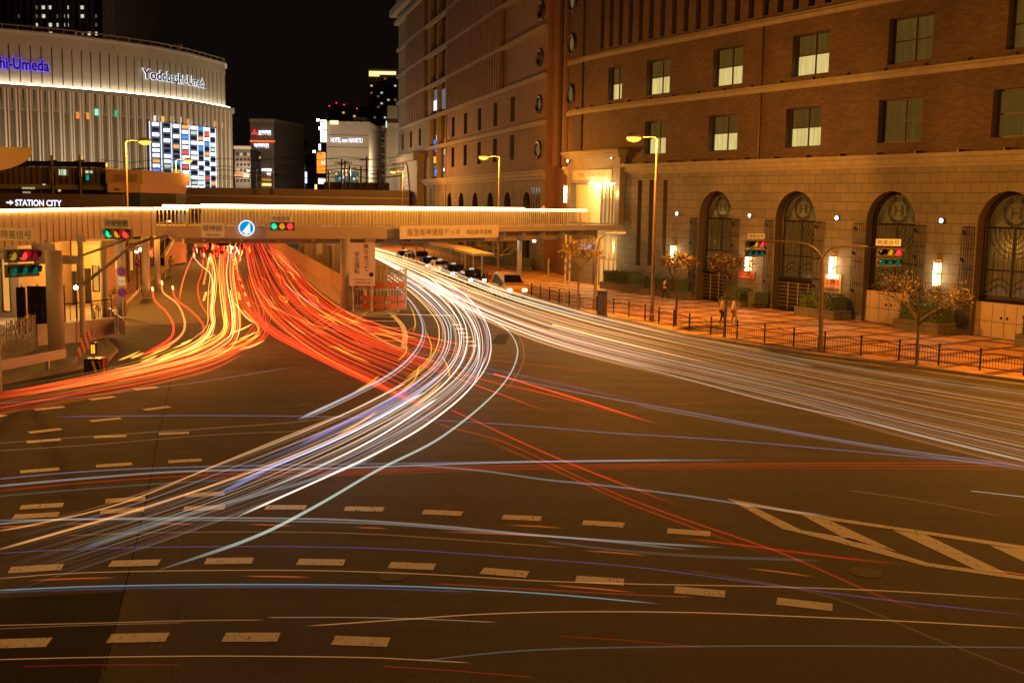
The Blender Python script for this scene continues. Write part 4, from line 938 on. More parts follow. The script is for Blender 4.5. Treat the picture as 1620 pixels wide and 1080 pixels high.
board(c, (1, 0, 0), (0, 0, 1), 1.2, .42, .08).build('board', emis('sign_white_dim', (.75, .8, .9), .7, False), t)
board(c + Vector((.42, -.05, 0)), (1, 0, 0), (0, 0, 1), .36, .42, .03).build('blue_panel', emis('sign_blue_dim', (.02, .08, .5), .6, False), t)
b = MB(); b.tube([c + Vector((0, 0, .2)), c + Vector((0, 0, .9))], .03, 5); b.build('hanger', DARK, t)
# hedges in low planters
def planter(s0, s1, d0, d1, zp, zh, label, hl=None):
    m_ = (s0 + s1) / 2; c = RP.pt(m_, .15, d1)
    t = thing('planter', label, 'planter', c, 'hedge planters against the store wall'); b = MB(); RP.bar(b, s0, s1, .15, zp, d0, d1, 9); b.build('stone_box', STONE, t)
    n = max(3, int((s1 - s0) * 2.2)); b = MB(); rn = random.Random(int(s0 * 10))
    L0 = s1 - s0 - .5
    RP.bar(b, s0 + .3, s1 - .3, zp - .1, zh - .12, d0 + .15, d1 - .2, 9)
    for i in range(int(L0 * 260)):
        q = s0 + .25 + rn.random() * L0; f = rn.random()
        if f < .45: z, d = zp + rn.random() * (zh - zp), d1 - .2 + rn.uniform(-.05, .08)
        elif f < .9: z, d = zh - .12 + rn.uniform(-.02, .12), d0 + .15 + rn.random() * (d1 - d0 - .35)
        else: z, d = zp + rn.random() * (zh - zp), d0 + .2 + rn.random() * (d1 - d0 - .4); 
        if f >= .9: q = s0 + .25 if rn.random() < .5 else s1 - .3
        p = RP.pt(q, z, d); a = rn.random() * 6.3; e = rn.uniform(-1, 1); u = Vector((math.cos(a), math.sin(a), e)).normalized() * .075; w2 = Vector((-math.sin(a), math.cos(a), rn.uniform(-1, 1))).normalized() * .05
        b.quad(p - u, p + w2, p + u, p - w2)
    b.build('hedge', HEDGE, t)
arc = arcs
for a, c, z, zh, l in ((RP.s_at(976, 1), RP.s_at(1022, 1), .75, 1.75, 'long hedge planter just right of the lit ground entrance'), (RP.s_at(1040, 1), arc[0][0] - .3, .7, 1.7, 'hedge planter left of the first arched window'),
                       (arc[0][1] + .9, arc[0][1] + 3.3, .6, 1.5, 'short hedge planter right of the first arch, under the red notice'), (arc[0][1] + 4.3, arc[1][0] - .5, .6, 1.5, 'short hedge planter left of the second arch'),
                       (arc[1][1] + .2, arc[2][0] - .7, .75, 1.75, 'hedge planter between second and third arches, behind the forked pole'), (arc[2][1] + .3, arc[3][0] - .9, .8, 1.85, 'large hedge planter behind the bare tree, between third and fourth arches'), (arc[3][1] + .3, arc[4][0] - .9, .8, 1.85, 'hedge planter at the right edge past the fourth arch')):
    planter(a, c, .15, 1.75, z, zh, l)
# long hedge of the far wing
t = thing('planter', 'long low dark hedge running along the far wing under the deck', 'planter', LP.pt(LP.L - 20, .15, 2)); t['group'] = 'hedge planters against the store wall'
b = MB(); LP.bar(b, LP.L - 62, LP.L - 2, .15, .6, .6, 2.4, 99); b.build('stone_box', STONE, t); b = MB(); LP.bar(b, LP.L - 61.8, LP.L - 2.2, .6, 1.5, .8, 2.2, 1.); b.build('hedge', HEDGE, t)
# notices on the wall
q = RP.s_at(1182, 2.5); c = RP.pt(q, 2.45, .06); t = thing('wall_notice', 'dark red notice panel on the wall right of the first arch', 'sign', c); b = MB(); RP.bar(b, q - .9, q + .9, 2.1, 2.7, .01, .07, 9); b.build('panel', mat('notice_red', (.22, .05, .03), .5), t)
b = MB(); RP.bar(b, q - .6, q + .4, 2.2, 2.34, .07, .08, 9); RP.bar(b, q - .5, q + .6, 2.42, 2.5, .07, .08, 9); b.build('text_strip', mat('notice_text', (.5, .12, .06), .5), t)
q = RP.s_at(1318, 2.2); c = RP.pt(q, 2.2, .1); t = thing('fire_inlet', 'red and white fire hose inlet panel on the wall behind the forked pole', 'fire inlet', c)
b = MB(); RP.bar(b, q - .75, q + .75, 1.75, 3.0, .01, .06, 9); b.build('panel', mat('inlet_steel', (.4, .33, .25), .4, .3), t)
b = MB(); [RP.bar(b, q - .6 + i * .32, q - .4 + i * .32, 2.3, 2.65, .06, .08, 9) for i in range(4)]; b.build('red_tag', mat('tag_red', (.5, .04, .02), .5), t)
b = MB(); [RP.bar(b, q - .6 + i * .32, q - .4 + i * .32, 2.66, 2.9, .06, .08, 9) for i in range(4)]; b.build('white_tag', WHITEP, t)
b = MB(); [b.tube([RP.pt(q - .5 + i * .32, 2.05, .06), RP.pt(q - .5 + i * .32, 2.0, .3)], .09, 8) for i in range(4)]; b.build('hose_coupling', mat('brass', (.5, .4, .2), .3, .9), t)
# ================================================================== TREES, PEOPLE, VEHICLES
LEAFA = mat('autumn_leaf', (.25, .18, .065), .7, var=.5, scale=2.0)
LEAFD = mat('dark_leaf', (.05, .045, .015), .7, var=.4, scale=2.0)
def tree(base, h, cr, cz, n, label, leaf, seed, lean=0., bare=0., sp=1.0):
    rn = random.Random(seed); base = Vector(base); t = thing('street_tree', label, 'tree', base, 'young street trees along the store')
    b = MB(); tips = []
    fork = base + Vector((lean * .3, 0, cz - cr * .75))
    b.tube([base, base + Vector((0, 0, .1)), base.lerp(fork, .5) + Vector((rn.uniform(-.05, .05), 0, 0)), fork], [.13, .09, .075, .06], 8)
    def grow(p, d, L, r, lev):
        e = p + d * L; m = p.lerp(e, .5) + Vector((rn.uniform(-1, 1), rn.uniform(-1, 1), rn.uniform(-.3, .6))) * L * .09
        b.tube([p, m, e], [r, r * .8, r * .55], 5 if lev < 2 else 3, False)
        tips.append((m, lev)); tips.append((e, lev))
        if lev < 4:
            for _ in range(3 if lev < 3 else 2):
                nd = (d + Vector((rn.uniform(-1, 1), rn.uniform(-1, 1), rn.uniform(-.35, .6))) * .75).normalized(); grow(e, nd, L * rn.uniform(.55, .8), r * .6, lev + 1)
    for i in range(5):
        a = i * 1.256 + rn.random(); grow(fork - Vector((0, 0, rn.random() * .3)), Vector((math.cos(a) * sp, math.sin(a) * sp, rn.uniform(.5, 1.1))).normalized(), cr * .55, .045, 1)
    b.build('trunk', BARK, t)
    f = MB(); tt = [x for x in tips if x[1] >= 2]
    for i in range(n):
        p = rn.choice(tt)[0] + Vector((rn.gauss(0, 1), rn.gauss(0, 1), rn.gauss(0, 1))) * cr * .09
        a = Vector((rn.uniform(-1, 1), rn.uniform(-1, 1), rn.uniform(-1, .4))).normalized(); c_ = a.cross(Vector((rn.uniform(-1, 1), .3, rn.uniform(-1, 1)))).normalized(); s_ = rn.uniform(.035, .08)
        f.quad(p - a * s_, p + c_ * s_ * .6, p + a * s_, p - c_ * s_ * .6)
    f.build('crown', leaf, t)
def TP(u, v): p = P(u, v, .15); return p
tree(TP(915, 492), 4.6, 1.5, 4.0, 2600, 'young leafy tree in front of the lit ground entrance, left of the curved-arm pole', LEAFA, 1, 0, 0, .6)
tree(TP(1068, 515), 4.2, 1.3, 3.9, 2200, 'young round-crowned tree under the first wall lamp', LEAFA, 2, 0, 0, .65)
tree(TP(1146, 533), 4.2, 1.35, 4.0, 2100, 'young tree with warm lit leaves before the first arch', LEAFA, 3, .3, 0, .65)
tree(TP(1450, 578), 4.8, 2.0, 3.7, 1150, 'nearly bare spreading tree at the right, before the third wall lamp', LEAFA, 4, 0, 0, .95)
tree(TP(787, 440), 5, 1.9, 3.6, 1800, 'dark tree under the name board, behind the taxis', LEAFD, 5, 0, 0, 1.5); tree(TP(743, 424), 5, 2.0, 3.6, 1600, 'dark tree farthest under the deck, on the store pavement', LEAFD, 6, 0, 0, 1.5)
# leaf litter under the bare tree
b = MB(); rn = random.Random(3); c = TP(1450, 578)
for i in range(500):
    p = Vector((c.x + rn.gauss(0, 1.3), c.y + rn.gauss(0, .8), .158)); 
    a = rn.random() * 6.3; b.quad(*[p + Vector((math.cos(a + k * 1.57) * .05, math.sin(a + k * 1.57) * .04, .004)) for k in range(4)])
o = tag(b.build('fallen_leaves', LEAFA), 'scattered fallen leaves at the foot of the bare tree', 'leaves'); o['kind'] = 'stuff'
# people
def person(base, hgt, face, label, top, bot, hair=(.02, .015, .012), step=.18, bag=False):
    base = Vector(base); k = hgt / 1.72; cs, sn = math.cos(face), math.sin(face)
    W = lambda x, y, z: Vector((x * cs - y * sn, x * sn + y * cs, z)) * k
    t = thing('person', label, 'person', base)
    J = [((0, 0, .95), .15), ((0, 0, 1.15), .14), ((0, .01, 1.38), .155), ((0, 0, 1.5), .06), ((0, -.02, 1.6), .095), ((0, -.02, 1.68), .075),
         ((-.1, 0, .88), .095), ((-.11, -step, .48), .065), ((-.11, -step * .7, .08), .045), ((-.11, -step * .7 - .14, .04), .04),
         ((.1, 0, .88), .095), ((.11, step * .3, .48), .065), ((.11, step, .08), .045), ((.11, step - .14, .04), .04),
         ((-.2, 0, 1.4), .06), ((-.25, .04, 1.13), .045), ((-.24, -.1, .90), .035), ((-.24, -.15, .82), .03), ((.2, 0, 1.4), .06), ((.25, .02, 1.13), .045), ((.25, -.08, .9), .035), ((.25, -.12, .82), .03)]
    Ed = [(0, 1), (1, 2), (2, 3), (3, 4), (4, 5), (0, 6), (6, 7), (7, 8), (8, 9), (0, 10), (10, 11), (11, 12), (12, 13), (2, 14), (14, 15), (15, 16), (16, 17), (2, 18), (18, 19), (19, 20), (20, 21)]
    def skin(name, idx, grow, m):
        mp = {j: i for i, j in enumerate(idx)}; me = bpy.data.meshes.new(name); me.from_pydata([W(*J[j][0]) for j in idx], [(mp[a], mp[c]) for a, c in Ed if a in mp and c in mp], [])
        o = bpy.data.objects.new(name, me); COL.objects.link(o); o.parent = t; md_ = o.modifiers.new('skin', 'SKIN')
        for i, j in enumerate(idx):
            sv = me.skin_vertices[0].data[i]; r = J[j][1] * k * grow; sv.radius = (r, r * .8); sv.use_root = (i == 0)
        o.modifiers.new('sub', 'SUBSURF').levels = 1; o.modifiers['sub'].render_levels = 1; me.materials.append(m); return o
    skin('body', list(range(22)), 1.0, mat('skin', (.45, .28, .2), .6))
    skin('jacket', [0, 1, 2, 14, 15, 16, 18, 19, 20], 1.18, top); skin('trousers', [0, 6, 7, 8, 10, 11, 12], 1.12, bot)
    b = MB(); c = W(0, .015, 1.66)
    for i in range(6):
        pass
    vs = []; fs = []; n, m_ = 10, 6
    for i in range(m_ + 1):
        a = math.pi * .62 * i / m_
        for j in range(n): q = 2 * math.pi * j / n; vs.append(c + W(.105 * math.sin(a) * math.cos(q), .115 * math.sin(a) * math.sin(q), .105 * math.cos(a)))
    for i in range(m_):
        for j in range(n): fs.append((i * n + j, i * n + (j + 1) % n, (i + 1) * n + (j + 1) % n, (i + 1) * n + j))
    b.add(vs, fs); b.build('hair', mat('hair', hair, .6), t, True, True)
    if bag: b = MB(); c = W(.3, -.1, .68); b.box(c, (.1 * k, .3 * k, .26 * k), face); b.build('bag', mat('bag', (.06, .04, .03), .6), t, False, True)
    return t
CW = mat('cloth_cream', (.55, .5, .42), .8); CG = mat('cloth_grey', (.22, .22, .26), .8); CD = mat('cloth_dark', (.03, .03, .04), .8); CB = mat('cloth_beige', (.35, .26, .16), .8)
person(TP(1142, 514), 1.68, 1.2, 'walking person in pale yellow top, left one of the pair under the tree', mat('cloth_yellow', (.55, .38, .14), .8), CD)
person(TP(1160, 514), 1.7, 1.3, 'walking person in white top, right one of the pair under the tree', CW, CB)
q_ = DK.hit(873, 352)[0]; pp_ = DK.pt(q_, 5.6, -.9); person(pp_, 1.7, .3, 'person in white top and dark trousers standing on the deck by the railing', CW, CD)
p = P(271, 434, .14); person(p, 1.7, 0, 'person in long grey coat on the left pavement by the kerb', CG, CG)
p = P(1058, 478, .15); person(P(1051, 475, .15), 1.66, 2.2, 'dark-clothed person beside the hedge left of the first arch', CD, CD, bag=True)
# vehicles
CARG = {}
def car(c, ang, label, paint, kind='taxi', heads=True, tails=False, cat='taxi', nm='taxi', grp=None):
    c = Vector(c); t = thing(nm, label, cat, c, grp, ang); b = MB()
    van = kind == 'van'
    if van: prof = [(-2.2, .35), (-2.25, .9), (-2.15, 1.15), (-1.35, 1.28), (-.75, 1.92), (1.9, 1.95), (2.2, 1.75), (2.25, .9), (2.2, .35)]
    else: prof = [(-2.25, .35), (-2.3, .72), (-2.1, .9), (-1.05, 1.0), (-.45, 1.45), (.85, 1.47), (1.5, 1.05), (2.2, .98), (2.3, .7), (2.25, .35)]
    n = len(prof)
    def half(z): return .84 if z < 1.05 else .84 - (z - 1.05) * .32
    vs = [(x, s * half(z), z) for s in (-1, 1) for x, z in prof]
    b.add(vs, [tuple(range(n))[::-1], tuple(range(n, 2 * n))] + [(i, (i + 1) % n, n + (i + 1) % n, n + i) for i in range(n)]); b.build('body', paint, t, False, True)
    g = MB(); top = 1.86 if van else 1.42
    A = [(-1.3, 1.3), (-.8, top)] if van else [(-1.0, 1.02), (-.5, top)]
    (x0, z0), (x1, z1) = A; e = .02
    g.add([(x0 - e * 2, -.72, z0 + .03), (x0 - e * 2, .72, z0 + .03), (x1 - e * 2, .62, z1), (x1 - e * 2, -.62, z1)], [(0, 1, 2, 3)]); g.build('windscreen', GLASS, t, False, True)
    g = MB(); xb = 2.23 if van else 1.5; xt = 2.2 if van else .9
    g.add([(xb + e, -.68, 1.1), (xb + e, .68, 1.1), (xt + .04, .58, top - .02), (xt + .04, -.58, top - .02)], [(0, 1, 2, 3)]); g.build('rear_window', GLASS, t, False, True)
    for s in (-1, 1):
        g = MB(); w0, w1 = half(1.1) + .006, half(top) + .006
        g.add([(x0 + .2, s * w0, 1.1), (1.3 if not van else 2.0, s * w0, 1.1), (.85 if not van else 1.9, s * w1, top - .05), (x1 + .1, s * w1, top - .05)], [(0, 1, 2, 3)]); g.build('side_window', GLASS, t, False, True)
        for x in (-1.4, 1.4):
            w_ = MB(); w_.tube([(x, s * .66, .32), (x, s * .87, .32)], .32, 14); w_.build('wheel', BLACK, t, False, True)
            w_ = MB(); w_.tube([(x, s * .87, .32), (x, s * .885, .32)], .18, 10); w_.build('hubcap', STEEL, t, False, True)
        hx = -2.27 if van else -2.28; zl = .82 if van else .68
        h = MB(); h.box((hx, s * .6, zl), (.06, .32, .17)); h.build('headlight', emis('headlamp_on', (1, .9, .7), 14, False) if heads else mat('lamp_off', (.4, .4, .4), .2), t, False, True)
        h = MB(); h.box((2.27, s * .62, .78), (.06, .26, .16)); h.build('tail_light', emis('tail_on', (1, .05, .02), 7, False) if tails else mat('tail_off', (.25, .01, .01), .3), t, False, True)
        m_ = MB(); m_.box((-.75, s * .95, 1.05), (.12, .16, .14)); m_.build('mirror', BLACK, t, False, True)
    [(lambda h: (h.box((e, 0, .42), (.08, 1.5, .2)), h.build('bumper', BLACK, t, False, True)))(MB()) for e in (-2.3, 2.3)]
    h = MB(); h.box((-2.33, 0, .45), (.02, .33, .165)); h.build('number_plate', mat('plate_white', (.5, .5, .45), .5), t, False, True)
    if kind == 'taxi': h = MB(); h.box((.1, 0, 1.53), (.16, .42, .13)); h.build('roof_sign', emis('taxi_sign', (.85, .75, .6), .7, False), t, False, True)
    return t
TX = mat('taxi_black_paint', (.02, .018, .02), .2, .3); TO = mat('van_amber_lit_paint', (.42, .2, .04), .35); WH = mat('car_white_paint', (.6, .58, .55), .3)  # amber street light is put into the van's paint colour
dirL = math.atan2(.967, -.256)
def kerbpt(u, off):   # point off metres into the road from the right kerb
    q = kp.s_at(u, .5); return kp.pt(q, 0, off), kp.tan(q)
TG = 'taxis waiting along the right kerb'
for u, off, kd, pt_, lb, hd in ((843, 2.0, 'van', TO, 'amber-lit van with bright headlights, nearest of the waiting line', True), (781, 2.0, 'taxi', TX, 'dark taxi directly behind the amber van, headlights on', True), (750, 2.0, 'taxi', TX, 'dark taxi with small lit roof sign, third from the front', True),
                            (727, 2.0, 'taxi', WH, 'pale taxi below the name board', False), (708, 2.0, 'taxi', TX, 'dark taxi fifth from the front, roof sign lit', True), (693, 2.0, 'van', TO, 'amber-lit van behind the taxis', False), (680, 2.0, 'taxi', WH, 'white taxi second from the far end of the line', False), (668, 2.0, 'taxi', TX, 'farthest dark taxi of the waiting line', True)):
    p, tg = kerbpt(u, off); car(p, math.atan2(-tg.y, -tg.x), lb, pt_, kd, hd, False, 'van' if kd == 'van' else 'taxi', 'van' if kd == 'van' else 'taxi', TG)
dl = math.atan2(-.962, .272)
for u, v, kd, lb, pt_ in ((317, 396, 'van', 'boxy van with glowing tail lights, last in the left queue', WH), (338, 385, 'taxi', 'dark car with red tail lights under the place-name sign', TX), (352, 398, 'taxi', 'dark car with bright tail lights beside the boxy van', TX),
                      (330, 380, 'taxi', 'far car with tail lights behind the boxy van', TX), (362, 386, 'taxi', 'far dark car right of the place-name sign', TX), (352, 379, 'van', 'farthest van in the red queue', WH)):
    p = P(u, v, 0); car(p, dl + math.pi + math.pi, lb, pt_, 'van' if kd == 'van' else 'car', False, True, 'van' if kd == 'van' else 'car', 'van' if kd == 'van' else 'parked_car', 'cars queueing on the left road')
# bus shelters / taxi roofs right side under the deck
for u0, v0, u1, dd, lb in ((655, 400, 690, 128, 'long lit shelter roof on slim posts, farthest along the pavement'), (693, 404, 735, 112, 'shelter roof with two white lights, middle of the row'), (733, 412, 766, 100, 'shelter roof with white lights, nearest of the row')):
    a = D(u0, v0, dd + 6); c = D(u1, v0 + 5, dd - 4); z = 2.75; t = thing('shelter', lb, 'shelter', ((a.x + c.x) / 2, (a.y + c.y) / 2, .15), 'taxi rank shelters')
    d_ = (c - a); d_.z = 0; d_.normalize(); nn = Vector((-d_.y, d_.x, 0)); b = MB()
    b.prism([(a + nn * 0.9)[:2], (c + nn * .9)[:2], (c - nn * .9)[:2], (a - nn * .9)[:2]], z, z + .22); b.build('roof', mat('shelter_roof', (.5, .32, .13), .5), t)
    for k in (.1, .5, .9): p = a.lerp(c, k); q = MB(); q.tube([(p.x, p.y, .15), (p.x, p.y, z)], .06, 6); q.build('post', STEEL, t)
    for k in (.55, .8): p = a.lerp(c, k) + nn * -.0; q = MB(); q.box((p.x, p.y - .95, z + .08), (1.0, .1, .18), math.atan2(d_.y, d_.x)); q.build('lamp', emis('shelter_lamp', (.8, .85, 1), 4), t)
# ================================================================== LEFT PAVEMENT
# guard rail
A0, A1 = P(0, 609, .14), P(116, 597, .14)
GR = Path([(-22.6, 38.6), (-20.65, 43.0), (-19.35, 47.6)], 1)
t = thing('guard_rail', 'pale pinkish steel guard rail at the lower left corner of the crossing', 'guard rail', GR.pt(4, 0))
b = MB(); q = [GR.pt(i * GR.L / 12, 0) for i in range(13)]
for z0, z1, d in ((.46, .56, .0), (.56, .62, .05), (.62, .70, .0), (.70, .76, .05), (.76, .86, .0)): GR.bar(b, 0, GR.L, z0, z1, -.04, d + .03, 1)
b.build('beam', mat('rail_pink_white', (.62, .50, .50), .5), t)
for k in (.6, 4.3, 8.4):
    b = MB(); p = GR.pt(k, 0, .02); b.box((p.x, p.y, .28), (.14, .14, .42)); b.build('post', mat('rail_pink_white', (.5, .4, .4), .5), t)
# black and yellow block with warning lamp, red and white fence
p = P(150, 592, 0.02); t = thing('warning_block', 'black and yellow striped block at the island tip with a reflective post', 'barrier', p)
b = MB(); b.box((p.x, p.y + .2, .38), (.86, .6, .62), .12); b.build('block', BLACK, t)
b = MB()
for i in range(3): b.add([(p.x - .36 + i * .26, p.y - .118, .62), (p.x - .24 + i * .26, p.y - .115, .62), (p.x - .1 + i * .26, p.y - .11, .12), (p.x - .22 + i * .26, p.y - .112, .12)], [(0, 1, 2, 3)])
b.build('stripe', mat('warning_yellow', (.6, .42, .02), .5), t)
b = MB(); b.box((p.x + .4, p.y - .02, .4), (.08, .5, .7), .12); b.build('red_edge', mat('tag_red', (.5, .04, .02), .5), t)
p = P(149, 568, .14); t = thing('beacon_lamp', 'small warning lamp glowing orange on a thin post behind the striped block', 'warning lamp', p)
b = MB(); b.tube([p, (p.x, p.y, 2.7)], .03, 6); b.build('post', STEEL, t)
b = MB(); b.tube([(p.x, p.y, .35), (p.x, p.y, .9)], .17, 8); b.build('lamp_body', BLACK, t); b = MB(); b.box((p.x - .03, p.y - .17, .62), (.06, .02, .4)); b.box((p.x + .07, p.y - .165, .62), (.06, .02, .4)); b.build('lens', emis('beacon_orange', (1, .35, .02), 2.2, False), t)
def cols(b, pa, pb, h, n, w_, tilt=0):
    for i in range(n):
        p = pa.lerp(pb, (i + .5) / n); b.tube([p, p + Vector((tilt, 0, h))], w_, 5)
pa, pb = P(120, 574, .14), P(139, 556, .14)
t = thing('striped_fence', 'folding red and white striped barrier beside the tall column', 'barrier', (pa + pb) / 2)
RW1, RW2 = mat('barrier_red', (.5, .02, .02), .5), mat('barrier_white', (.65, .6, .58), .5)
for i in range(7):
    p = pa.lerp(pb, i / 6)
    for k in range(5): b = MB(); b.tube([p + Vector((.05 * k, .02 * k, .1 + k * .2)), p + Vector((.05 * (k + 1), .02 * (k + 1), .3 + k * .2))], .045, 6); b.build('red_bar' if (k + i) % 2 else 'white_bar', RW1 if (k + i) % 2 else RW2, t)
# bamboo-like picket screen
pa, pb = P(-30, 590, .14), P(56, 552, .14)
t = thing('picket_screen', 'leaning pale picket screen of thin slats at the left edge', 'fence', (pa + pb) / 2); b = MB(); rn = random.Random(8)
for i in range(44): p = pa.lerp(pb, i / 44); b.tube([p, p + Vector((rn.uniform(.05, .16), 0, 1.7 + rn.uniform(-.12, .12)))], .022, 4)
for i in range(30): p = pa.lerp(pb, i / 30) + Vector((0, -.03, 0)); b.tube([p + Vector((.3, 0, .1)), p + Vector((-.1, 0, 1.6 + rn.uniform(-.1, .1)))], .018, 4)
b.build('picket', mat('weathered_slat', (.55, .50, .44), .7, var=.2), t)
b = MB(); b.tube([pa + Vector((0, 0, .6)), pb + Vector((0, 0, .6))], .03, 5); b.tube([pa + Vector((0, 0, 1.3)), pb + Vector((0, 0, 1.3))], .03, 5); b.build('rail', BARK, t)
# low white wall with railing and planting behind
pa, pb, pc = P(58, 546, .14), P(118, 541, .14), P(178, 532, .14)
t = thing('low_wall', 'low whitewashed wall with a thin railing behind the tall column', 'wall', pb)
for a, c, m_ in ((pa, pb, WHITEP), (pb, pc, mat('pinkish_wall', (.42, .32, .27), .7))):
    b = MB(); d_ = (c - a).normalized(); n_ = Vector((-d_.y, d_.x, 0)) * .15; b.prism([(a - n_)[:2], (c - n_)[:2], (c + n_)[:2], (a + n_)[:2]], .14, 1.15); b.build('wall_face', m_, t)
b = MB(); b.tube([pa + Vector((0, 0, 1.95)), pb + Vector((0, 0, 1.95)), pc + Vector((0, 0, 1.95))], .03, 5)
for k in range(12): p = pa.lerp(pc, k / 11); p = (pa.lerp(pb, k / 5.5) if k < 6 else pb.lerp(pc, (k - 5.5) / 5.5)); b.tube([p + Vector((0, 0, 1.1)), p + Vector((0, 0, 1.95))], .02, 4)
b.build('railing', DARK, t)
# dark hoarding boards
for i, (u0, u1, v, lb) in enumerate(((0, 15, 545, 'dark hoarding board at the far left edge behind the picket screen'), (18, 50, 542, 'dark hoarding board behind the picket screen'), (58, 80, 538, 'dark hoarding board just left of the tall column'))):
    a, c = P(u0, v, .14), P(u1, v, .14); a.y += 2; c.y += 2; m_ = (a + c) / 2; t = thing('hoarding_board', lb, 'board', (m_.x, m_.y, .14), 'dark boards behind the picket screen')
    board((m_.x, m_.y, 1.6), (1, 0, 0), (0, 0, 1), (c - a).length, 2.4, .1).build('panel', mat('hoarding_dark', (.03, .025, .02), .6), t)
    b = MB(); b.tube([(m_.x, m_.y + .1, .14), (m_.x, m_.y + .1, 2.9)], .05, 5); b.build('post', STEEL, t)
# road signs
def road_sign(u, v, zt_, kind, label, py=None, h=3.2):
    p = P(u, v, .14); t = thing('road_sign', label, 'road sign', p, 'round road signs on the left kerb'); b = MB(); b.tube([p, (p.x, p.y, h)], .035, 6); b.build('pole', STEEL, t)
    for z, k in kind:
        c = Vector((p.x, p.y - .06, z))
        if k == 'plate': board(c, (1, 0, 0), (0, 0, 1), .42, .5, .03).build('plate', PLATE, t); put_text('8-20', c, (1, 0, 0), (0, 0, 1), .12, INK, t, width=.3); continue
        b = MB(); b.tube([c, c + Vector((0, -.02, 0))], .30, 20); o = b.build('disc', mat('sign_red', (.5, .02, .03), .5), t)
        b = MB(); b.tube([c + Vector((0, -.021, 0)), c + Vector((0, -.026, 0))], .225, 20); b.build('face', mat('sign_blue', (.02, .08, .4), .5) if k == 'np' else WHITEP, t)
        if k == 'np':
            b = MB(); b.tube([c + Vector((-.16, -.03, .16)), c + Vector((.16, -.03, -.16))], .035, 5); b.build('slash', mat('sign_red', (.5, .02, .03), .5), t)
        else: put_text(k, c, (1, 0, 0), (0, 0, 1), .24, BLUEI, t, out=.035)
road_sign(195, 505, 3, ((3.0, 'np'), (2.42, 'plate'), (1.75, 'np')), 'pole with two round blue no parking signs and a white plate')
road_sign(221, 462, 3, ((3.55, '40'), (2.35, 'np')), 'thin yellowish pole with a speed limit disc above a smaller sign', h=3.9)
road_sign(262, 440, 3, ((4.3, 'np'),), 'single dark round sign near the lit steps', h=4.5)
# kerbside railing with coloured panels
LR = Path([(-19.9, 56.5), (-21.9, 60.6), (-23.9, 64.6), (-28.4, 82.5), (-34, 104)], 1)
t = thing('kerb_railing', 'brown kerbside railing with dark panels running up the left pavement', 'fence', LR.pt(10, .14))
b = MB(); q = .0
while q < LR.L: b.tube([LR.pt(q, .14), LR.pt(q, 1.15)], .035, 5); q += 1.6
for z in (.35, .75, 1.15): b.tube([LR.pt(x, z) for x in LR.ss(0, LR.L, 2)], .025, 5)
b.build('rail', mat('railing_brown', (.16, .10, .06), .5), t)
b = MB(); q = .2
while q < LR.L - 2: LR.bar(b, q, q + 1.3, .4, 1.05, -.03, .0, 3); q += 1.6
b.build('panel', mat('railing_panel', (.25, .12, .09), .5, var=.4, scale=.7), t)
# bicycles leaned along it
for i in range(5):
    p = LR.pt(9 + i * 2.6, .14, -.55); a = math.atan2(LR.tan(9).y, LR.tan(9).x) + .15 * (i % 2)
    t = thing('bicycle', ['bicycle leaning on the railing, nearest the crossing', 'second bicycle from the crossing on the railing', 'middle bicycle leaning on the kerb railing', 'fourth bicycle from the crossing on the railing', 'bicycle farthest up the kerb railing'][i], 'bicycle', p, 'bicycles at the kerb railing', a)
    for x in (-.5, .5): b = MB(); b.tube([(x + .33 * math.cos(k * math.pi / 8), 0, .34 + .33 * math.sin(k * math.pi / 8)) for k in range(17)], .02, 5); b.build('wheel', BLACK, t, False, True)
    b = MB(); b.tube([(-.5, 0, .34), (-.15, 0, .75), (.35, 0, .78), (-.05, 0, .34), (-.15, 0, .75)], .02, 5); b.tube([(-.5, 0, .34), (-.05, 0, .34)], .02, 5); b.tube([(.35, 0, .78), (.5, 0, .34)], .02, 5); b.build('frame', STEEL, t, False, True)
    b = MB(); b.tube([(.33, 0, .78), (.3, 0, .98), (.25, -.25, 1.0)], .015, 5); b.tube([(.3, 0, .98), (.25, .25, 1.0)], .015, 5); b.build('handlebar', BLACK, t, False, True)
    b = MB(); b.box((-.2, 0, .85), (.25, .14, .06)); b.build('saddle', BLACK, t, False, True)
# buildings and stairs under and behind the deck on the left
AMB = mat('amber_wall', (.50, .36, .2), .7, var=.1)
AMBD = mat('amber_dark', (.2, .14, .09), .7)
AGL = emis('amber_shop_glow', (1, .45, .08), .75); WGL = emis('warm_shop_glow', (1, .62, .22), 1.2)
t = thing('stair_block', 'lit flight of stairs rising to the deck on the left pavement', 'stairs', (-38, 118, .14))
a = D(232, 412, 118); c = D(262, 412, 118)
for i in range(16):
    b = MB() if i == 0 else b; b.box(((a.x + c.x) / 2, 118 + i * .34, .14 + (i + .5) * .17 + .8), (c.x - a.x, .34, .17 + .02 * (i % 2)))
b.build('steps', mat('stair_concrete', (.45, .36, .25), .7), t)
b = MB()
for x in (a.x - .1, c.x + .1): b.add([(x + e, y, z) for e in (-.1, .1) for y, z in ((117.5, .14), (124.5, .14), (124.5, 4.4), (117.5, 1.5))], [(0, 1, 2, 3), (4, 7, 6, 5), (0, 3, 7, 4), (3, 2, 6, 7)])
b.build('side_wall', AMB, t); b = MB(); b.box(((a.x + c.x) / 2, 124.8, 2.4), (c.x - a.x + .4, .3, 4.6)); b.build('back_wall', AMB, t)
b = MB(); b.tube([(c.x + .3, 117, 1.2), (c.x + .3, 124, 4.4)], .05, 5); b.tube([(a.x - .25, 117, 1.2), (a.x - .25, 124, 4.4)], .05, 5); b.build('handrail', emis('rail_amber', (1, .5, .1), .8, False), t)
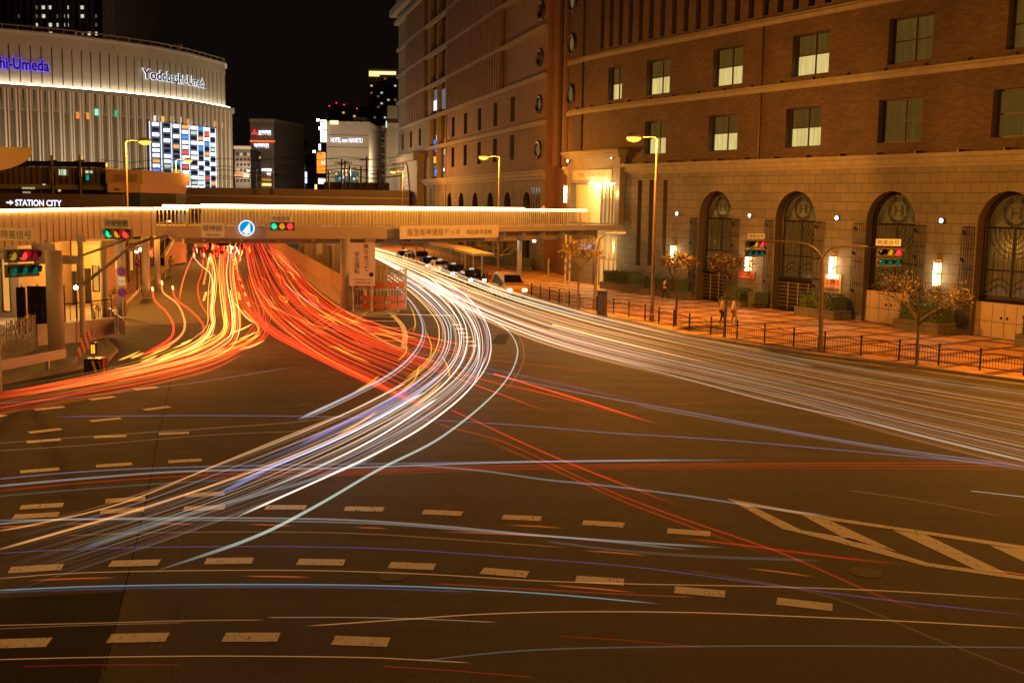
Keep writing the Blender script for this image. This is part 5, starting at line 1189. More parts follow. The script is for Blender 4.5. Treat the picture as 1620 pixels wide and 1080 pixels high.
b = MB(); b.box(((a.x + c.x) / 2, 121, 4.75), (1.6, .2, .1)); b.build('ceiling_light', emis('stair_lamp', (1, .6, .2), 14), t)
point(((a.x + c.x) / 2, 117, 4.4), 900, (1, .5, .12), .3, t)
def shopblock(name, x0, x1, y0, y1, z1, label, m_, glows, cat='building', z0=.14):
    t = thing(name, label, cat, ((x0 + x1) / 2, y0, z0)); b = MB(); b.prism([(x0, y0), (x1, y0), (x1, y1), (x0, y1)], z0, z1); b.build('wall', m_, t)
    for (gx0, gx1, gz0, gz1, gm) in glows: b = MB(); b.quad((gx0, y0 - .02, gz0), (gx1, y0 - .02, gz0), (gx1, y0 - .02, gz1), (gx0, y0 - .02, gz1)); o = b.build('window', gm, t); b = MB(); b.tube([(gx0, y0 - .04, gz0), (gx1, y0 - .04, gz0), (gx1, y0 - .04, gz1), (gx0, y0 - .04, gz1), (gx0, y0 - .04, gz0)], .05, 4); b.build('frame', DARK, o)
    b = MB(); b.box(((x0 + x1) / 2, (y0 + y1) / 2, z1 + .12), (x1 - x0 + .5, y1 - y0 + .5, .24)); b.build('roof', CONC, t)
    return t
x = lambda u, d: D(u, 400, d).x
shopblock('shop_building', x(-60, 66), x(28, 66), 66, 74, 4.4, 'low shop with a warm lit front at the left edge under the deck', AMBD, [(x(-40, 66), x(-5, 66), .6, 3.4, WGL), (x(2, 66), x(14, 66), .5, 3.6, AGL)])
shopblock('shop_building', x(100, 74), x(158, 74), 74, 77, 4.2, 'orange-lit low shop block with a dark doorway right of the tall column', AMB, [(x(104, 74), x(119, 74), .2, 2.4, mat('doorway_dark', (.02, .015, .01), .8)), (x(122, 74), x(130, 74), 1.2, 3.0, AGL), (x(134, 74), x(142, 74), .3, 2.6, mat('doorway_dark', (.02, .015, .01), .8)), (x(146, 74), x(156, 74), 1.1, 2.8, AGL)])
point((x(140, 70), 70.5, 3.6), 1500, (1, .42, .06), .3); point((x(60, 64), 63, 3.2), 700, (1, .6, .25), .3)
shopblock('kiosk', x(172, 96), x(214, 96), 96, 99, 3.4, 'amber-lit kiosk front between the columns under the deck', AMBD, [(x(175, 96), x(186, 96), .5, 2.9, AGL), (x(189, 96), x(199, 96), .5, 2.7, WGL), (x(202, 96), x(211, 96), 1.0, 2.7, AGL)])
for u, v, d in ((120, 455, 60), (216, 398, 86), (222, 395, 84)):
    p = D(u, v, d); t = thing('globe_lamp', {120: 'small round glowing lamp on a post left of the column', 216: 'left one of two small bright lamps by the kiosk', 222: 'right one of two small bright lamps by the kiosk'}[u] if u != 120 else 'small round glowing lamp on a short post right of the column', 'lamp', (p.x, p.y, .14))
    b = MB(); b.tube([(p.x, p.y, .14), (p.x, p.y, p.z - .1)], .04, 6); b.build('post', DARK, t)
    b = MB(); b.tube([(p.x, p.y, p.z - .12), (p.x, p.y, p.z - .06), (p.x, p.y, p.z + .06), (p.x, p.y, p.z + .12)], [.04, .12, .12, .04], 10); b.build('globe', emis('globe_glow', (1, .75, .4), 14), t, True)
# signboards hung below the left deck arm
for u0, v0, u1, v1, d, lb, m_ in ((52, 384, 89, 418, 56, 'pale banner hanging below the curved deck, slanting', mat('banner_pale', (.62, .5, .48), .6)), (95, 404, 128, 418, 57, 'grey sign panel hung beside the tall column', mat('grey_panel', (.3, .27, .24), .6)),
                                  (58, 382, 108, 366, 62, 'long faded poster strip on the deck edge', mat('poster_strip', (.5, .38, .36), .6, var=.4, scale=3)), (120, 372, 135, 383, 60, 'small square pale board under the curved deck', mat('grey_panel2', (.42, .36, .3), .6))):
    a, c = D(u0, min(v0, v1), d), D(u1, max(v0, v1), d); m = (a + c) / 2; t = thing('hanging_panel', lb, 'panel', m); board(m, (1, .1, 0), (-.12, 0, 1), abs(c.x - a.x), abs(a.z - c.z), .06).build('panel', m_, t)
    b = MB(); b.tube([m + Vector((0, .1, 0)), (m.x, m.y + .1, 5.2)], .03, 4); b.build('hanger', DARK, t)
# ================================================================== STATION AND VIADUCT BEHIND THE DECK
t = thing('station_building', 'dark long station building with flat roofs behind the left deck', 'building', (-45, 112, .14))
STW = mat('station_wall', (.16, .13, .10), .8, var=.15, scale=.3)
X = lambda u, d: D(u, 300, d).x; Z = lambda u, v, d: D(u, v, d).z
for (u0, u1, v0, v1, d, dd, nm, m_) in ((-60, 168, 262, 290, 118, 14, 'upper_wall', STW), (-60, 172, 290, 297, 116, 14, 'roof_slab', mat('slab_grey', (.2, .17, .14), .7)), (-60, 168, 297, 335, 121, 10, 'lower_wall', mat('station_dark', (.09, .075, .06), .8)),
                                       (168, 226, 268, 290, 112, 16, 'lift_tower', mat('lift_beige', (.36, .26, .18), .7)), (170, 223, 290, 304, 111.6, 15, 'lift_fascia', mat('lift_beige2', (.42, .3, .2), .7)), (224, 250, 292, 330, 119, 10, 'lower_wall', mat('station_glass', (.05, .08, .06), .2)), (226, 262, 272, 300, 126, 8, 'upper_wall', STW)):
    b = MB(); b.prism([(X(u0, d), d), (X(u1, d), d), (X(u1, d), d + dd), (X(u0, d), d + dd)], Z(u0, v1, d), Z(u0, v0, d)); b.build(nm, m_, t)
b = MB(); d = 111.8; b.prism([(X(173, d), d), (X(221, d), d), (X(221, d), d + 12), (X(173, d), d + 12)], .14, Z(190, 304, d)); b.build('lift_glass', mat('lift_glass', (.03, .05, .03), .1), t)
b = MB(); b.quad((X(180, 111.7), 111.9, Z(180, 287, 111.7)), (X(216, 111.7), 111.9, Z(180, 287, 111.7)), (X(216, 111.7), 111.9, Z(180, 275, 111.7)), (X(180, 111.7), 111.9, Z(180, 275, 111.7))); b.build('recess_shade_panel', mat('lift_shade', (.22, .16, .11), .7), t)  # flat quad; the recess shade is put into its darker beige
b = MB(); d = 111.4; mk = [(181, 298), (185, 298), (187, 300), (193, 296), (188, 301.5), (183, 301.5)]; b.add([(X(u, d), d, Z(u, v, d)) for u, v in mk], [tuple(range(6))]); b.build('railway_mark', mat('mark_dark', (.06, .05, .04), .5), t)
SWN = emis('pale_window', (.85, .9, .6), .8, False)
for (u0, v0, u1, v1) in ((94, 268, 107, 277), (136, 270, 147, 274), (228, 273, 236, 280), (245, 273, 248, 280), (251, 273, 257, 280)):
    d = 117.9 if u0 < 200 else 125.9; b = MB(); b.quad((X(u0, d), d, Z(u0, v1, d)), (X(u1, d), d, Z(u0, v1, d)), (X(u1, d), d, Z(u0, v0, d)), (X(u0, d), d, Z(u0, v0, d))); o = b.build('window', SWN, t)
    b = MB(); xm = (X(u0, d) + X(u1, d)) / 2; b.box((xm, d - .03, (Z(u0, v0, d) + Z(u0, v1, d)) / 2), (.06, .04, Z(u0, v0, d) - Z(u0, v1, d))); b.build('mullion', DARK, o)
for (u0, v0, u1, v1, c_) in ((137, 277, 141, 285, (0, .5, .4)), (35, 296, 55, 299, (.6, .5, .2)), (68, 291, 72, 293, (1, .8, .4)), (225, 296, 249, 302, (.25, .5, .35)), (237, 296, 241, 305, (.9, 1, .9)), (36, 303, 48, 306, (.5, .4, .2)), (92, 300, 96, 303, (1, .7, .3))):
    d = 115.5 if u0 < 200 else 118.5; b = MB(); b.box(((X(u0, d) + X(u1, d)) / 2, d, (Z(u0, v0, d) + Z(u0, v1, d)) / 2), (X(u1, d) - X(u0, d), .1, abs(Z(u0, v0, d) - Z(u0, v1, d)))); b.build('interior_light', emis('glow_%d' % u0, c_, .7, False), t)
b = MB(); d = 117
b.tube([(X(-60, d), d, Z(0, 261, d)), (X(55, d), d, Z(50, 259, d)), (X(170, d), d, Z(170, 261, d))], .3, 5); b.build('roof_edge', DARK, t)
b = MB(); d = 117.7
for k in range(24): u = -50 + k * 9.2; b.box((X(u, d), d, Z(u, 276, d)), (.06, .1, 2.0))
b.build('facade_joint', mat('station_joint', (.04, .032, .025), .8), t)
b = MB(); d = 120.7
for k in range(14): u = -40 + k * 15; b.box((X(u, d), d, Z(u, 315, d)), (.25, .2, 3.0))
b.build('mullion', mat('station_post', (.14, .11, .08), .7), t)
for k in range(6): u = 232 + k * 5; b = MB(); b.box((X(u, 125.8), 125.8, Z(u, 291, 125.8)), (.25, .1, .7)); b.build('vent', DARK, t)
for u in (84, 128):
    b = MB(); d = 115; b.tube([(X(u, d), d, 5), (X(u, d), d, Z(u, 246, d))], .16, 6); b.tube([(X(u - 8, d), d, Z(u, 256, d)), (X(u + 8, d), d, Z(u, 254, d))], .09, 5); b.build('mast', DARK, t)
# blue sign panel with white words
d = 100; a, c = X(13, d), X(94, d); t = thing('station_sign', 'white glowing letters on a dark panel behind the curved deck', 'sign', ((a + c) / 2, d, .14)); zc = Z(50, 321, d)
b = MB(); b.box(((a + c) / 2 + 1.2, d + .2, zc + .05), (c - a + 9, .2, 1.6)); b.build('panel', mat('sign_panel_violet', (.05, .04, .06), .6), t)
b = MB(); b.tube([((a + c) / 2, d + .4, .14), ((a + c) / 2, d + .4, zc)], .15, 6); b.build('post', DARK, t)
SWW = emis('letter_white', (.9, .88, 1), 1.6, False)
put_text('STATION CITY', ((a + c) / 2 + .35, d + .05, zc), (1, 0, 0), (0, 0, 1), .56, SWW, t, width=4.15, offset=.012)
b = MB(); xx = a + .1; b.add([(xx, d, zc - .22), (xx, d, zc + .22), (xx + .34, d, zc)], [(0, 1, 2)]); b.add([(xx - .32, d, zc - .06), (xx - .02, d, zc - .06), (xx - .02, d, zc + .06), (xx - .32, d, zc + .06)], [(0, 1, 2, 3)]); b.build('arrow_emblem', SWW, t)
# rail viaduct across the far end of the street
VD = mat('viaduct_concrete', (.22, .18, .13), .85, var=.15, scale=.2)
d = 190; t = thing('rail_viaduct', 'long concrete railway viaduct crossing behind the deck', 'viaduct', (-30, d, 0))
b = MB(); b.prism([(X(170, d), d), (X(650, d), d - 3), (X(650, d), d + 9), (X(170, d), d + 12)], 4.6, Z(400, 298, d)); b.build('parapet', VD, t)
b = MB(); b.prism([(X(170, d), d - .4), (X(650, d), d - 3.4), (X(650, d), d - 3.1), (X(170, d), d - .1)], Z(400, 312, d), Z(400, 309, d)); b.build('ledge', mat('ledge_pale', (.4, .33, .24), .8), t)
for u in (300, 380, 470, 540, 610): xx = X(u, d + 2); b = MB(); b.box((xx, d + 4, 2.3), (1.6, 3, 4.6)); b.build('pier', VD, t)
d = 165; t = thing('tree_hedge_strip', 'dark ragged bushes along the top of the viaduct', 'bushes', (X(520, d + 28), d + 28, 9)); b = MB(); rn = random.Random(5)
for i in range(2600):
    p = Vector((X(rn.uniform(515, 615), 192), 191 + rn.random(), 9.0 + rn.random() ** 1.5 * 1.1)); s_ = rn.uniform(.12, .3); b.quad(p + Vector((-s_, 0, 0)), p + Vector((0, .1, s_)), p + Vector((s_, 0, .05)), p + Vector((0, -.1, -s_)))
b.build('foliage', mat('dark_foliage', (.04, .04, .02), .9), t)
MASTU = [222, 232, 405, 431, 520, 541, 546, 553, 571, 580, 598]
MASTL = ['railway mast against the left half of the lit lantern wall', 'short railway mast right beside the lantern wall mast', 'railway mast in front of the logo building', 'railway mast at the right edge of the logo building', 'railway mast in front of the left end of the hotel', 'tall railway mast before the hotel picture window', 'tallest thin mast next to the one before the hotel picture window', 'mast right of the tall pair before the hotel', 'mast before the right end of the hotel picture window', 'tall mast at the right edge of the hotel', 'short mast in front of the parking structure']
for u, vt in ((222, 262), (232, 285), (405, 268), (431, 272), (520, 270), (541, 252), (546, 254), (553, 262), (571, 264), (580, 248), (598, 270)):
    xx = X(u, 188); t = thing('catenary_mast', 'thin dark railway mast standing on the viaduct', 'mast', (xx, 188, 8.5), 'catenary masts on the viaduct'); t['label'] = MASTL[MASTU.index(u)]
    b = MB(); zt_ = Z(u, vt, 188); b.tube([(xx, 188, 8.0), (xx, 188, zt_)], .16, 6); b.build('pole', DARK, t); b = MB(); b.tube([(xx - 1.2, 188, zt_ - .6), (xx + 1.2, 188, zt_ - .4)], .08, 5); b.build('bracket', DARK, t)
for v in (262, 268, 276, 281, 250):
    a, c = D(160, v + 3, 187), D(640, v - 3 if v != 276 else v + 1, 187); n = 10; b = MB(); b.tube([a.lerp(c, i / n) - Vector((0, 0, .5 * math.sin(i / n * math.pi * 5) ** 2)) for i in range(n * 4 + 1) if i <= n], .045, 4); o = b.build('overhead_wire', DARK); tag(o, {262: 'second highest overhead wire above the viaduct', 268: 'middle overhead wire above the viaduct', 276: 'second lowest overhead wire above the viaduct', 281: 'lowest overhead wire above the viaduct', 250: 'highest overhead wire above the viaduct'}[v], 'wire', 'overhead wires')

# ================================================================== FAR BUILDINGS
ROUND = Path([(-178, 172), (-150, 180), (-120, 189), (-105, 194.5), (-92.3, 200), (-82.5, 206.5), (-75.5, 214), (-70, 222), (-66.5, 230.5), (-64.6, 240), (-63.2, 246), (-65.2, 254), (-71, 261), (-80, 270)], 1)
t = thing('round_store', 'large round-cornered electronics store with vertical ribs and a glowing band', 'building', (-90, 215, 0))
CLAD = mat('rib_cladding', (.40, .36, .29), .6, var=.06, scale=.5)
zT, zB = 35.9, 26.6
b = MB(); ROUND.rect(b, 0, ROUND.L, zB, zT, 0, 4); b.build('upper_cladding', CLAD, t)
b = MB(); ROUND.rect(b, 0, ROUND.L, 0, zB, .9, 4); b.build('lower_cladding', CLAD, t)
b = MB(); ROUND.bar(b, 0, ROUND.L, zB - .5, zB, -.2, 1.9, 4); b.build('light_ledge', CONC, t)
b = MB(); ROUND.bar(b, 0, ROUND.L, zB + .02, zB + .25, .55, .95, 4); b.build('flood_strip', emis('flood_white', (1, .86, .62), 13), t)
b = MB(); ROUND.bar(b, 0, ROUND.L, zT, zT + .35, -.5, .4, 4); b.tube([ROUND.pt(q, zT + 1.2, -.2) for q in ROUND.ss(0, ROUND.L, 3)], .12, 5, False); b.build('roof_rail', STEEL, t)
q = 1.
while q < ROUND.L: b = MB(); b.tube([ROUND.pt(q, zT, -.2), ROUND.pt(q, zT + 1.2, -.2)], .08, 4); b.build('rail_post', STEEL, t); q += 2.6
b1, b2, b3, b4 = MB(), MB(), MB(), MB(); q = 1.; k = 0
while q < ROUND.L - 1:
    ROUND.bar(b1, q, q + .2, zB + .6, zT - 2.2, 0, .02, 9); ROUND.bar(b2, q - .1, q + .62, 4, zB - 4.4, .9, .93, 9)
    b3 = MB(); ROUND.bar(b3, q + .05, q + .5, zB - 4.2, zB - 2.6, .9, .94, 9); b3.build('strip_window', mat('strip_glass', (.16, .18, .13), .3), t)
    ROUND.bar(b4, q + .75, q + .98, 4, zB - .6, .9, 1.35, 9); ROUND.bar(b4, q + 1.3, q + 1.46, 4, zB - .6, .9, 1.25, 9); ROUND.bar(b1, q + .15, q + .4, zB - 2.6, zB - .6, .9, .93, 9)
    q += 1.8
b1.build('dark_joint', mat('joint_shadow', (.05, .042, .035), .8), t); b2.build('dark_strip', mat('strip_brown', (.15, .13, .09), .6), t); b4.build('rib', mat('rib_pale', (.66, .6, .52), .6), t)
for u, v, c_ in ((120, 183, (1, .25, .03)), (136, 184, (1, .3, .03)), (149, 178, (.3, 1, .7)), (180, 180, (0, .6, .3)), (239, 188, (.8, .75, .7)), (252, 189, (.9, .5, .1)), (266, 189, (1, .7, .4)), (279, 190, (1, .6, .3)), (291, 193, (.7, .3, .1)), (333, 196, (.8, .4, .1)), (344, 198, (.7, .4, .1))):
    s_, z_ = ROUND.hit(u, v); b = MB(); ROUND.rect(b, s_ - .35, s_ + .35, z_ - .6, z_ + .6, 1.0, 9); b.build('lit_window', emis('store_glow_%d' % u, c_, 1.1, False), t)
for x_, y_ in ((-112, 182), (-92, 190), (-74, 198), (-58, 212), (-50, 240)): point((x_, y_, 13), 2300, (1, .8, .52), .4)  # added point lights, no fixtures, to brighten the round store's lower wall
# colourful lantern wall
LCOL = [('lan_white', (.95, .97, 1), 3.0), ('lan_orange', (1, .3, .04), 1.8), ('lan_blue', (.05, .25, 1), 1.6), ('lan_green', (.6, .8, .55), 1.0), ('lan_red', (1, .06, .03), 1.8), ('lan_dark', (.3, .3, .35), .05)]
grid = ['W.WOWBW.', '.W.WG.RW', 'W.WB.OW.', '.R.W..BW', 'W.OW.B.G', 'W..RW.OW', '.W.WW.W.']
s0 = ROUND.s_at(228, 20); s1 = ROUND.s_at(330, 20); zz0 = Z(280, 300, 225); zz1 = Z(280, 196, 225); rr = len(grid); rnl = random.Random(12)
for i in range(13):
    for j in range(8):
        ch = grid[i % rr][(j + i // rr * 3) % 8] if rnl.random() < .9 else 'W'
        m_ = {'W': 0, 'O': 1, 'B': 2, 'G': 3, 'R': 4, '.': 5}[ch]; s_ = s0 + (s1 - s0) * (j + .5) / 8; z_ = zz1 - (zz1 - zz0) * (i + .5) / 13; hw = (s1 - s0) / 8 * .22
        b = MB(); ROUND.bar(b, s_ - hw, s_ + hw, z_ - .30, z_ + .30, 1.4, 1.9, 9); b.build('lantern', emis(LCOL[m_][0], LCOL[m_][1], LCOL[m_][2], False), t)
b = MB(); ROUND.rect(b, s0, s1, zz0, zz1, 1.38, 3); b.build('screen_back', emis('screen_back_glow', (.62, .72, 1), .16, False), t)
b = MB()
for j in range(9):
    s_ = s0 + (s1 - s0) * j / 8; ROUND.bar(b, s_ - .05, s_ + .05, zz0, zz1, 1.5, 1.7, 9)
b.build('light_tube', emis('tube_white', (.85, .9, 1), 1.2, False), t)
b = MB(); ROUND.bar(b, s0 - .5, s1 + .5, zz0 - 1.6, zz0 - .2, 1.2, 2.2, 3); b.build('canopy_light', emis('canopy_white', (1, .95, .9), 2.4, False), t)
def bent_text(body, path, uc, vc, hh, wd, m_, glow, parent, out=1.0, sc_=None):
    sc, zc = path.hit(uc, vc); sc = sc_ or sc
    for off, mm, oo, nm in ((.06, glow, out - .12, 'letter_glow'), (.022, m_, out, 'lettering')):
        vs, fs = textmesh(body, 1, .0, off); v0, f0 = textmesh(body, 1, 0, 0)
        x0, x1 = min(v.x for v in v0), max(v.x for v in v0); y0, y1 = min(v.y for v in v0), max(v.y for v in v0); sx = wd / (x1 - x0); sy = hh / (y1 - y0); b = MB()
        b.add([path.pt(sc + (v.x - (x0 + x1) / 2) * sx, zc + (v.y - (y0 + y1) / 2) * sy, oo) for v in vs], fs); b.build(nm, mm, parent)
LD = mat('letter_dark', (.01, .01, .02), .5)
t2 = thing('store_sign', 'dark round letters with a white halo on the curved store wall', 'sign', ROUND.pt(ROUND.s_at(272, 30), 30, .3), 'illuminated store name signs')
wL = ROUND.s_at(322, 29) - ROUND.s_at(224, 29); bent_text('Yodobashi-Umeda', ROUND, 272, 123.5, 1.75, wL, LD, emis('halo_white', (.93, .95, 1), 1.15, False), t2, .6, (ROUND.s_at(322, 29) + ROUND.s_at(224, 29)) / 2)
t2 = thing('store_sign', 'dark letters with a blue and violet halo cut by the left edge', 'sign', ROUND.pt(ROUND.s_at(20, 30), 30, .3), 'illuminated store name signs')
wL = (ROUND.s_at(76, 29) - ROUND.s_at(9, 29)) / 6.1 * 13.4; sR = ROUND.s_at(76, 29); uc = pr(*ROUND.pt(sR - wL / 2, 29, .6))[0]; pc_ = ROUND.pt(sR - wL / 2, D(40, 103, ROUND.pt(sR - 4, 0).y).z, .6); uu, vv = pr(*pc_)
bent_text('Yodobashi-Umeda', ROUND, uu, vv, 1.85, wL, LD, emis('halo_violet', (.12, .06, 1), 1.3, False), t2, .6, sR - wL / 2)
# tower behind it
d = 330; t = thing('office_tower', 'dark high-rise tower with rows of small lit office windows behind the round store', 'building', (X(80, d), d, 0))
zt = 130; b = MB(); b.prism([(X(-90, d), d), (X(175, d), d), (X(175, d), d + 40), (X(-90, d), d + 40)], 0, zt); b.build('wall', mat('tower_brown', (.05, .042, .036), .7), t)
b = MB(); b.prism([(X(175, d), d - 3), (X(196, d), d - 3), (X(196, d), d + 40), (X(175, d), d + 40)], 0, zt); b.build('corner_shaft', mat('tower_shaft', (.16, .13, .12), .7), t)
b = MB()
for u in (178, 181.5, 185, 188.5, 192): b.box((X(u, d), d - 3.1, 70), (.25, .3, 120))
b.build('shaft_rib', mat('tower_rib', (.3, .25, .23), .7), t)
rn = random.Random(21); b = MB()
for i in range(16): b.box((X(25 + i * 10, d), d - .4, 70), (.7, .8, 120))
b.build('mullion', mat('tower_rib2', (.08, .065, .055), .7), t)
WA, WB_ = emis('office_pale', (.85, .9, .6), .75, False), emis('office_dim', (.7, .55, .2), .14, False)
for j in range(8):
    v = 53.5 - j * 13.8
    for i in range(12):
        u = 32 + i * 12.2
        if u > 160 or v < 5: continue
        pb_ = rn.random(); m_ = WA if pb_ < .33 else WB_ if pb_ < .7 else None
        if u < 55 and pb_ < .75: m_ = WB_ if pb_ < .2 else None
        if m_: c = D(u, v, d - .1); b = MB(); b.quad(*[(c.x + a_, d - .1, c.z + e_) for a_, e_ in ((-.62, -.5), (.62, -.5), (.62, .5), (-.62, .5))]); b.build('window', m_, t)
for u, v, c_, lb in ((47, 53, (1, .4, .05), 'small orange light on the roof edge of the round store'), (157, 72, (1, 1, .9), 'small white light on the roof edge of the round store')):
    c = D(u, v, 207 if u < 100 else 213); t = thing('roof_light', lb, 'light', c); b = MB(); b.box(c, (.7, .5, .5)); b.build('lens', emis('rooflight%d' % u, c_, 3), t); b = MB(); b.tube([c, c - Vector((0, 0, 1.2))], .1, 4); b.build('stem', DARK, t)
c = D(283, 74, 228); t = thing('roof_antenna', 'small dark three-pronged aerial on the roof of the round store', 'antenna', c); b = MB(); b.tube([c + Vector((0, 0, -1.6)), c], .1, 5)
for a in (-.6, 0, .6): b.tube([c + Vector((a * .5, 0, -.6)), c + Vector((a, 0, .5))], .09, 5)
b.build('aerial', STEEL, t)
# advertising block, hotel, towers and small buildings down the street
def block(name, u0, u1, vt, d, dep, label, m_, side=0, cat='building', vb=None):
    z1 = Z((u0 + u1) / 2, vt, d); t = thing(name, label, cat, (X(u0, d), d, 0)); b = MB()
    b.prism([(X(u0, d), d), (X(u1, d), d), (X(u1, d) + side, d + dep), (X(u0, d), d + dep)], 0, z1); b.build('wall', m_, t)
    b = MB(); b.prism([(X(u0, d) - .2, d - .2), (X(u1, d) + .2, d - .2), (X(u1, d) + side + .2, d + dep), (X(u0, d) - .2, d + dep)], z1, z1 + .8); b.build('roof', CONC, t)
    return t, z1
def glow(t, d, u0, v0, u1, v1, col, st, nm='sign_panel', key=None):
    b = MB(); b.box(((X(u0, d) + X(u1, d)) / 2, d - .25, (Z(u0, v0, d) + Z(u0, v1, d)) / 2), (abs(X(u1, d) - X(u0, d)), .4, abs(Z(u0, v0, d) - Z(u0, v1, d))))
    return b.build(nm, emis(key or 'g_%d_%d_%d' % (u0 * 10, v0 * 10, d), col, st, False), t)
FARW = mat('far_wall_grey', (.12, .10, .095), .8, var=.1, scale=.2); FARD = mat('far_wall_dark', (.05, .042, .04), .8); FARB = mat('far_wall_beige', (.24, .21, .16), .8, var=.08, scale=.2)
def winrows(t, d, u0, u1, v0, v1, nu, nv, p, seed, nm='window'):
    rn = random.Random(seed)
    for j in range(nv):
        for i in range(nu):
            u, v = u0 + (u1 - u0) * (i + .5) / nu, v0 + (v1 - v0) * (j + .5) / nv; lit = rn.random() < p
            b = MB(); w_, h_ = (X(u1, d) - X(u0, d)) / nu * .32, abs(Z(u0, v0, d) - Z(u0, v1, d)) / nv * .26; c = D(u, v, d - .08)
            b.quad(*[(c.x + a_ * w_, d - .08, c.z + e_ * h_) for a_, e_ in ((-1, -1), (1, -1), (1, 1), (-1, 1))]); b.build(nm, WINL[rn.randrange(3)] if lit else GLASS, t)
WINL = [emis('win_yellow', (1, .65, .15), .7, False), emis('win_white', (.9, .9, .7), .6, False), emis('win_dim', (.8, .5, .15), .2, False)]
for x_, y_ in ((-38, 246), (-70, 286), (-52, 262), (-30, 262)): point((x_, y_, 14), 5200, (1, .72, .42), .4)  # added point lights without fixtures, lifting the far building fronts
t, z = block('sign_building', 397, 434, 193, 300, 22, 'narrow grey building topped with red and white glowing logo signs', mat('sign_bldg', (.20, .17, .16), .8), 4)
d = 300; RED = emis('logo_red', (1, .03, .03), 2.4, False)
cx, cz = X(404.5, d), Z(404, 210, d); b = MB(); R_3 = .95
for k in range(3):
    a = math.pi / 2 + k * 2 * math.pi / 3; e = Vector((math.cos(a), math.sin(a))); f = Vector((-e.y, e.x)); L = .95
    pts = [Vector((0, 0)), e * L * .5 + f * L * .29, e * L, e * L * .5 - f * L * .29]; b.add([(cx + p.x, d - .6, cz + p.y) for p in pts], [(0, 1, 2, 3)])
b.build('diamond_emblem', RED, t)
put_text('三菱電機', (X(420.5, d), d - .5, Z(420, 210.5, d)), (1, 0, 0), (0, 0, 1), 1.25, emis('sign_white_far', (.9, .93, 1), 2.4, False), t, width=X(431, d) - X(411, d), offset=.05)
put_text('三菱電機', (X(415, d), d - .5, Z(420, 231, d)), (1, 0, 0), (0, 0, 1), 1.15, emis('sign_white_far', (.9, .93, 1), 2.4, False), t, width=X(427, d) - X(403, d), offset=.05)
glow(t, d, 397, 222.6, 436, 224.2, (1, .12, .02), 2.2, 'red_strip')
for u0, v0, u1, v1, c_, s_ in ((415, 267, 430, 271, (1, .95, .9), 2), (423, 274, 429, 278, (1, .7, .6), 2), (415, 282, 430, 286, (1, .45, .08), .6), (415, 290, 430, 294, (1, .7, .2), 1.5)): glow(t, d, u0, v0, u1, v1, c_, s_)
winrows(t, 299.9, 399, 413, 240, 296, 3, 9, .1, 3)
t, z = block('far_building', 372, 397, 236, 290, 15, 'low dark building between the round store and the logo tower', FARD); winrows(t, 290, 373, 396, 240, 290, 4, 6, .12, 4); glow(t, 290, 372, 276, 396, 279, (1, .35, .12), 1.2); glow(t, 290, 386, 275, 395, 281, (1, .8, .6), 1.2)
t, z = block('far_building', 436, 466, 221, 340, 20, 'mid-height dark building with a few yellow windows right of the logo tower', FARD); winrows(t, 340, 437, 464, 226, 285, 5, 9, .12, 5); glow(t, 340, 443, 231, 456, 233, (1, .6, .05), .9); glow(t, 340, 436, 238, 456, 240, (1, .6, .05), 1); glow(t, 340, 464, 244, 467.5, 256, (1, .75, .02), 1.5)
t, z = block('far_building', 466, 484, 244, 330, 15, 'small dark building in the gap with bright vertical signs', FARD); glow(t, 330, 452, 251, 459, 298, (.9, .95, 1), 2.6, 'vertical_sign'); glow(t, 330, 478, 262, 482, 298, (.5, .65, 1), 2., 'vertical_sign'); glow(t, 330, 483, 272, 486, 290, (.8, .85, 1), 1.6, 'vertical_sign'); glow(t, 330, 447, 251, 451, 258, (.6, .8, 1), 1.2); glow(t, 330, 466, 291, 471, 296, (1, .8, .4), 2.); glow(t, 330, 452, 286, 459, 300, (.15, .3, 1), 1.6)
t, z = block('far_building', 484, 512, 262, 380, 15, 'low dark block left of the hotel', FARD)
t, z = block('hotel_building', 517, 583.5, 198, 260, 24, 'pale blank-walled hotel with white letters and an orange sign strip', mat('hotel_wall', (.30, .26, .21), .8, var=.06, scale=.3)); d = 260
put_text('HOTEL new HANKYU', (X(549, d), d - .4, Z(550, 222, d)), (1, 0, 0), (0, 0, 1), 1.1, emis('letter_white', (.9, .88, 1), 1.6, False), t, width=X(574, d) - X(524, d), offset=.03)
b = MB()
for v in (214, 233, 252, 271): b.box(((X(517, d) + X(583, d)) / 2, d - .02, Z(550, v, d)), (X(583, d) - X(517, d), .06, .12))
b.build('wall_joint', FARD, t)
glow(t, d, 508, 190, 517, 225, (1, .88, .68), 2.6, 'lit_shaft'); glow(t, d, 523, 191, 536, 197, (1, .7, .35), 1.8); glow(t, d, 505, 228, 508, 238, (.8, .85, 1), 2.2); glow(t, d, 502, 241, 515, 274, (1, .22, .02), 1.8, 'orange_sign'); glow(t, d, 509, 242, 515, 260, (1, .85, .7), 2., 'orange_sign_mark'); glow(t, d, 504, 282, 515, 291, (1, .9, .8), 1.6); glow(t, d, 498.5, 292, 501.5, 312, (1, .5, .15), 3., 'lit_sign')
glow(t, d, 528, 269, 570, 290, (1, .75, .25), .35, 'picture_window'); glow(t, d - .3, 530, 271, 568, 288, (.25, .32, .3), .3, 'glazing')
for k in range(7): glow(t, d - .5, 531 + k * 5.6, 273 + (k * 7) % 9, 534 + k * 5.6, 277 + (k * 7) % 9, [(1, .6, .2), (.2, .5, .8), (.9, .9, .8)][k % 3], .9, 'display')
b = MB(); b.box((X(567, d), d + 6, z + .9), (X(578, d) - X(556, d), 6, 2.2)); b.build('plant_room', FARW, t)
c = D(503, 190, d); 
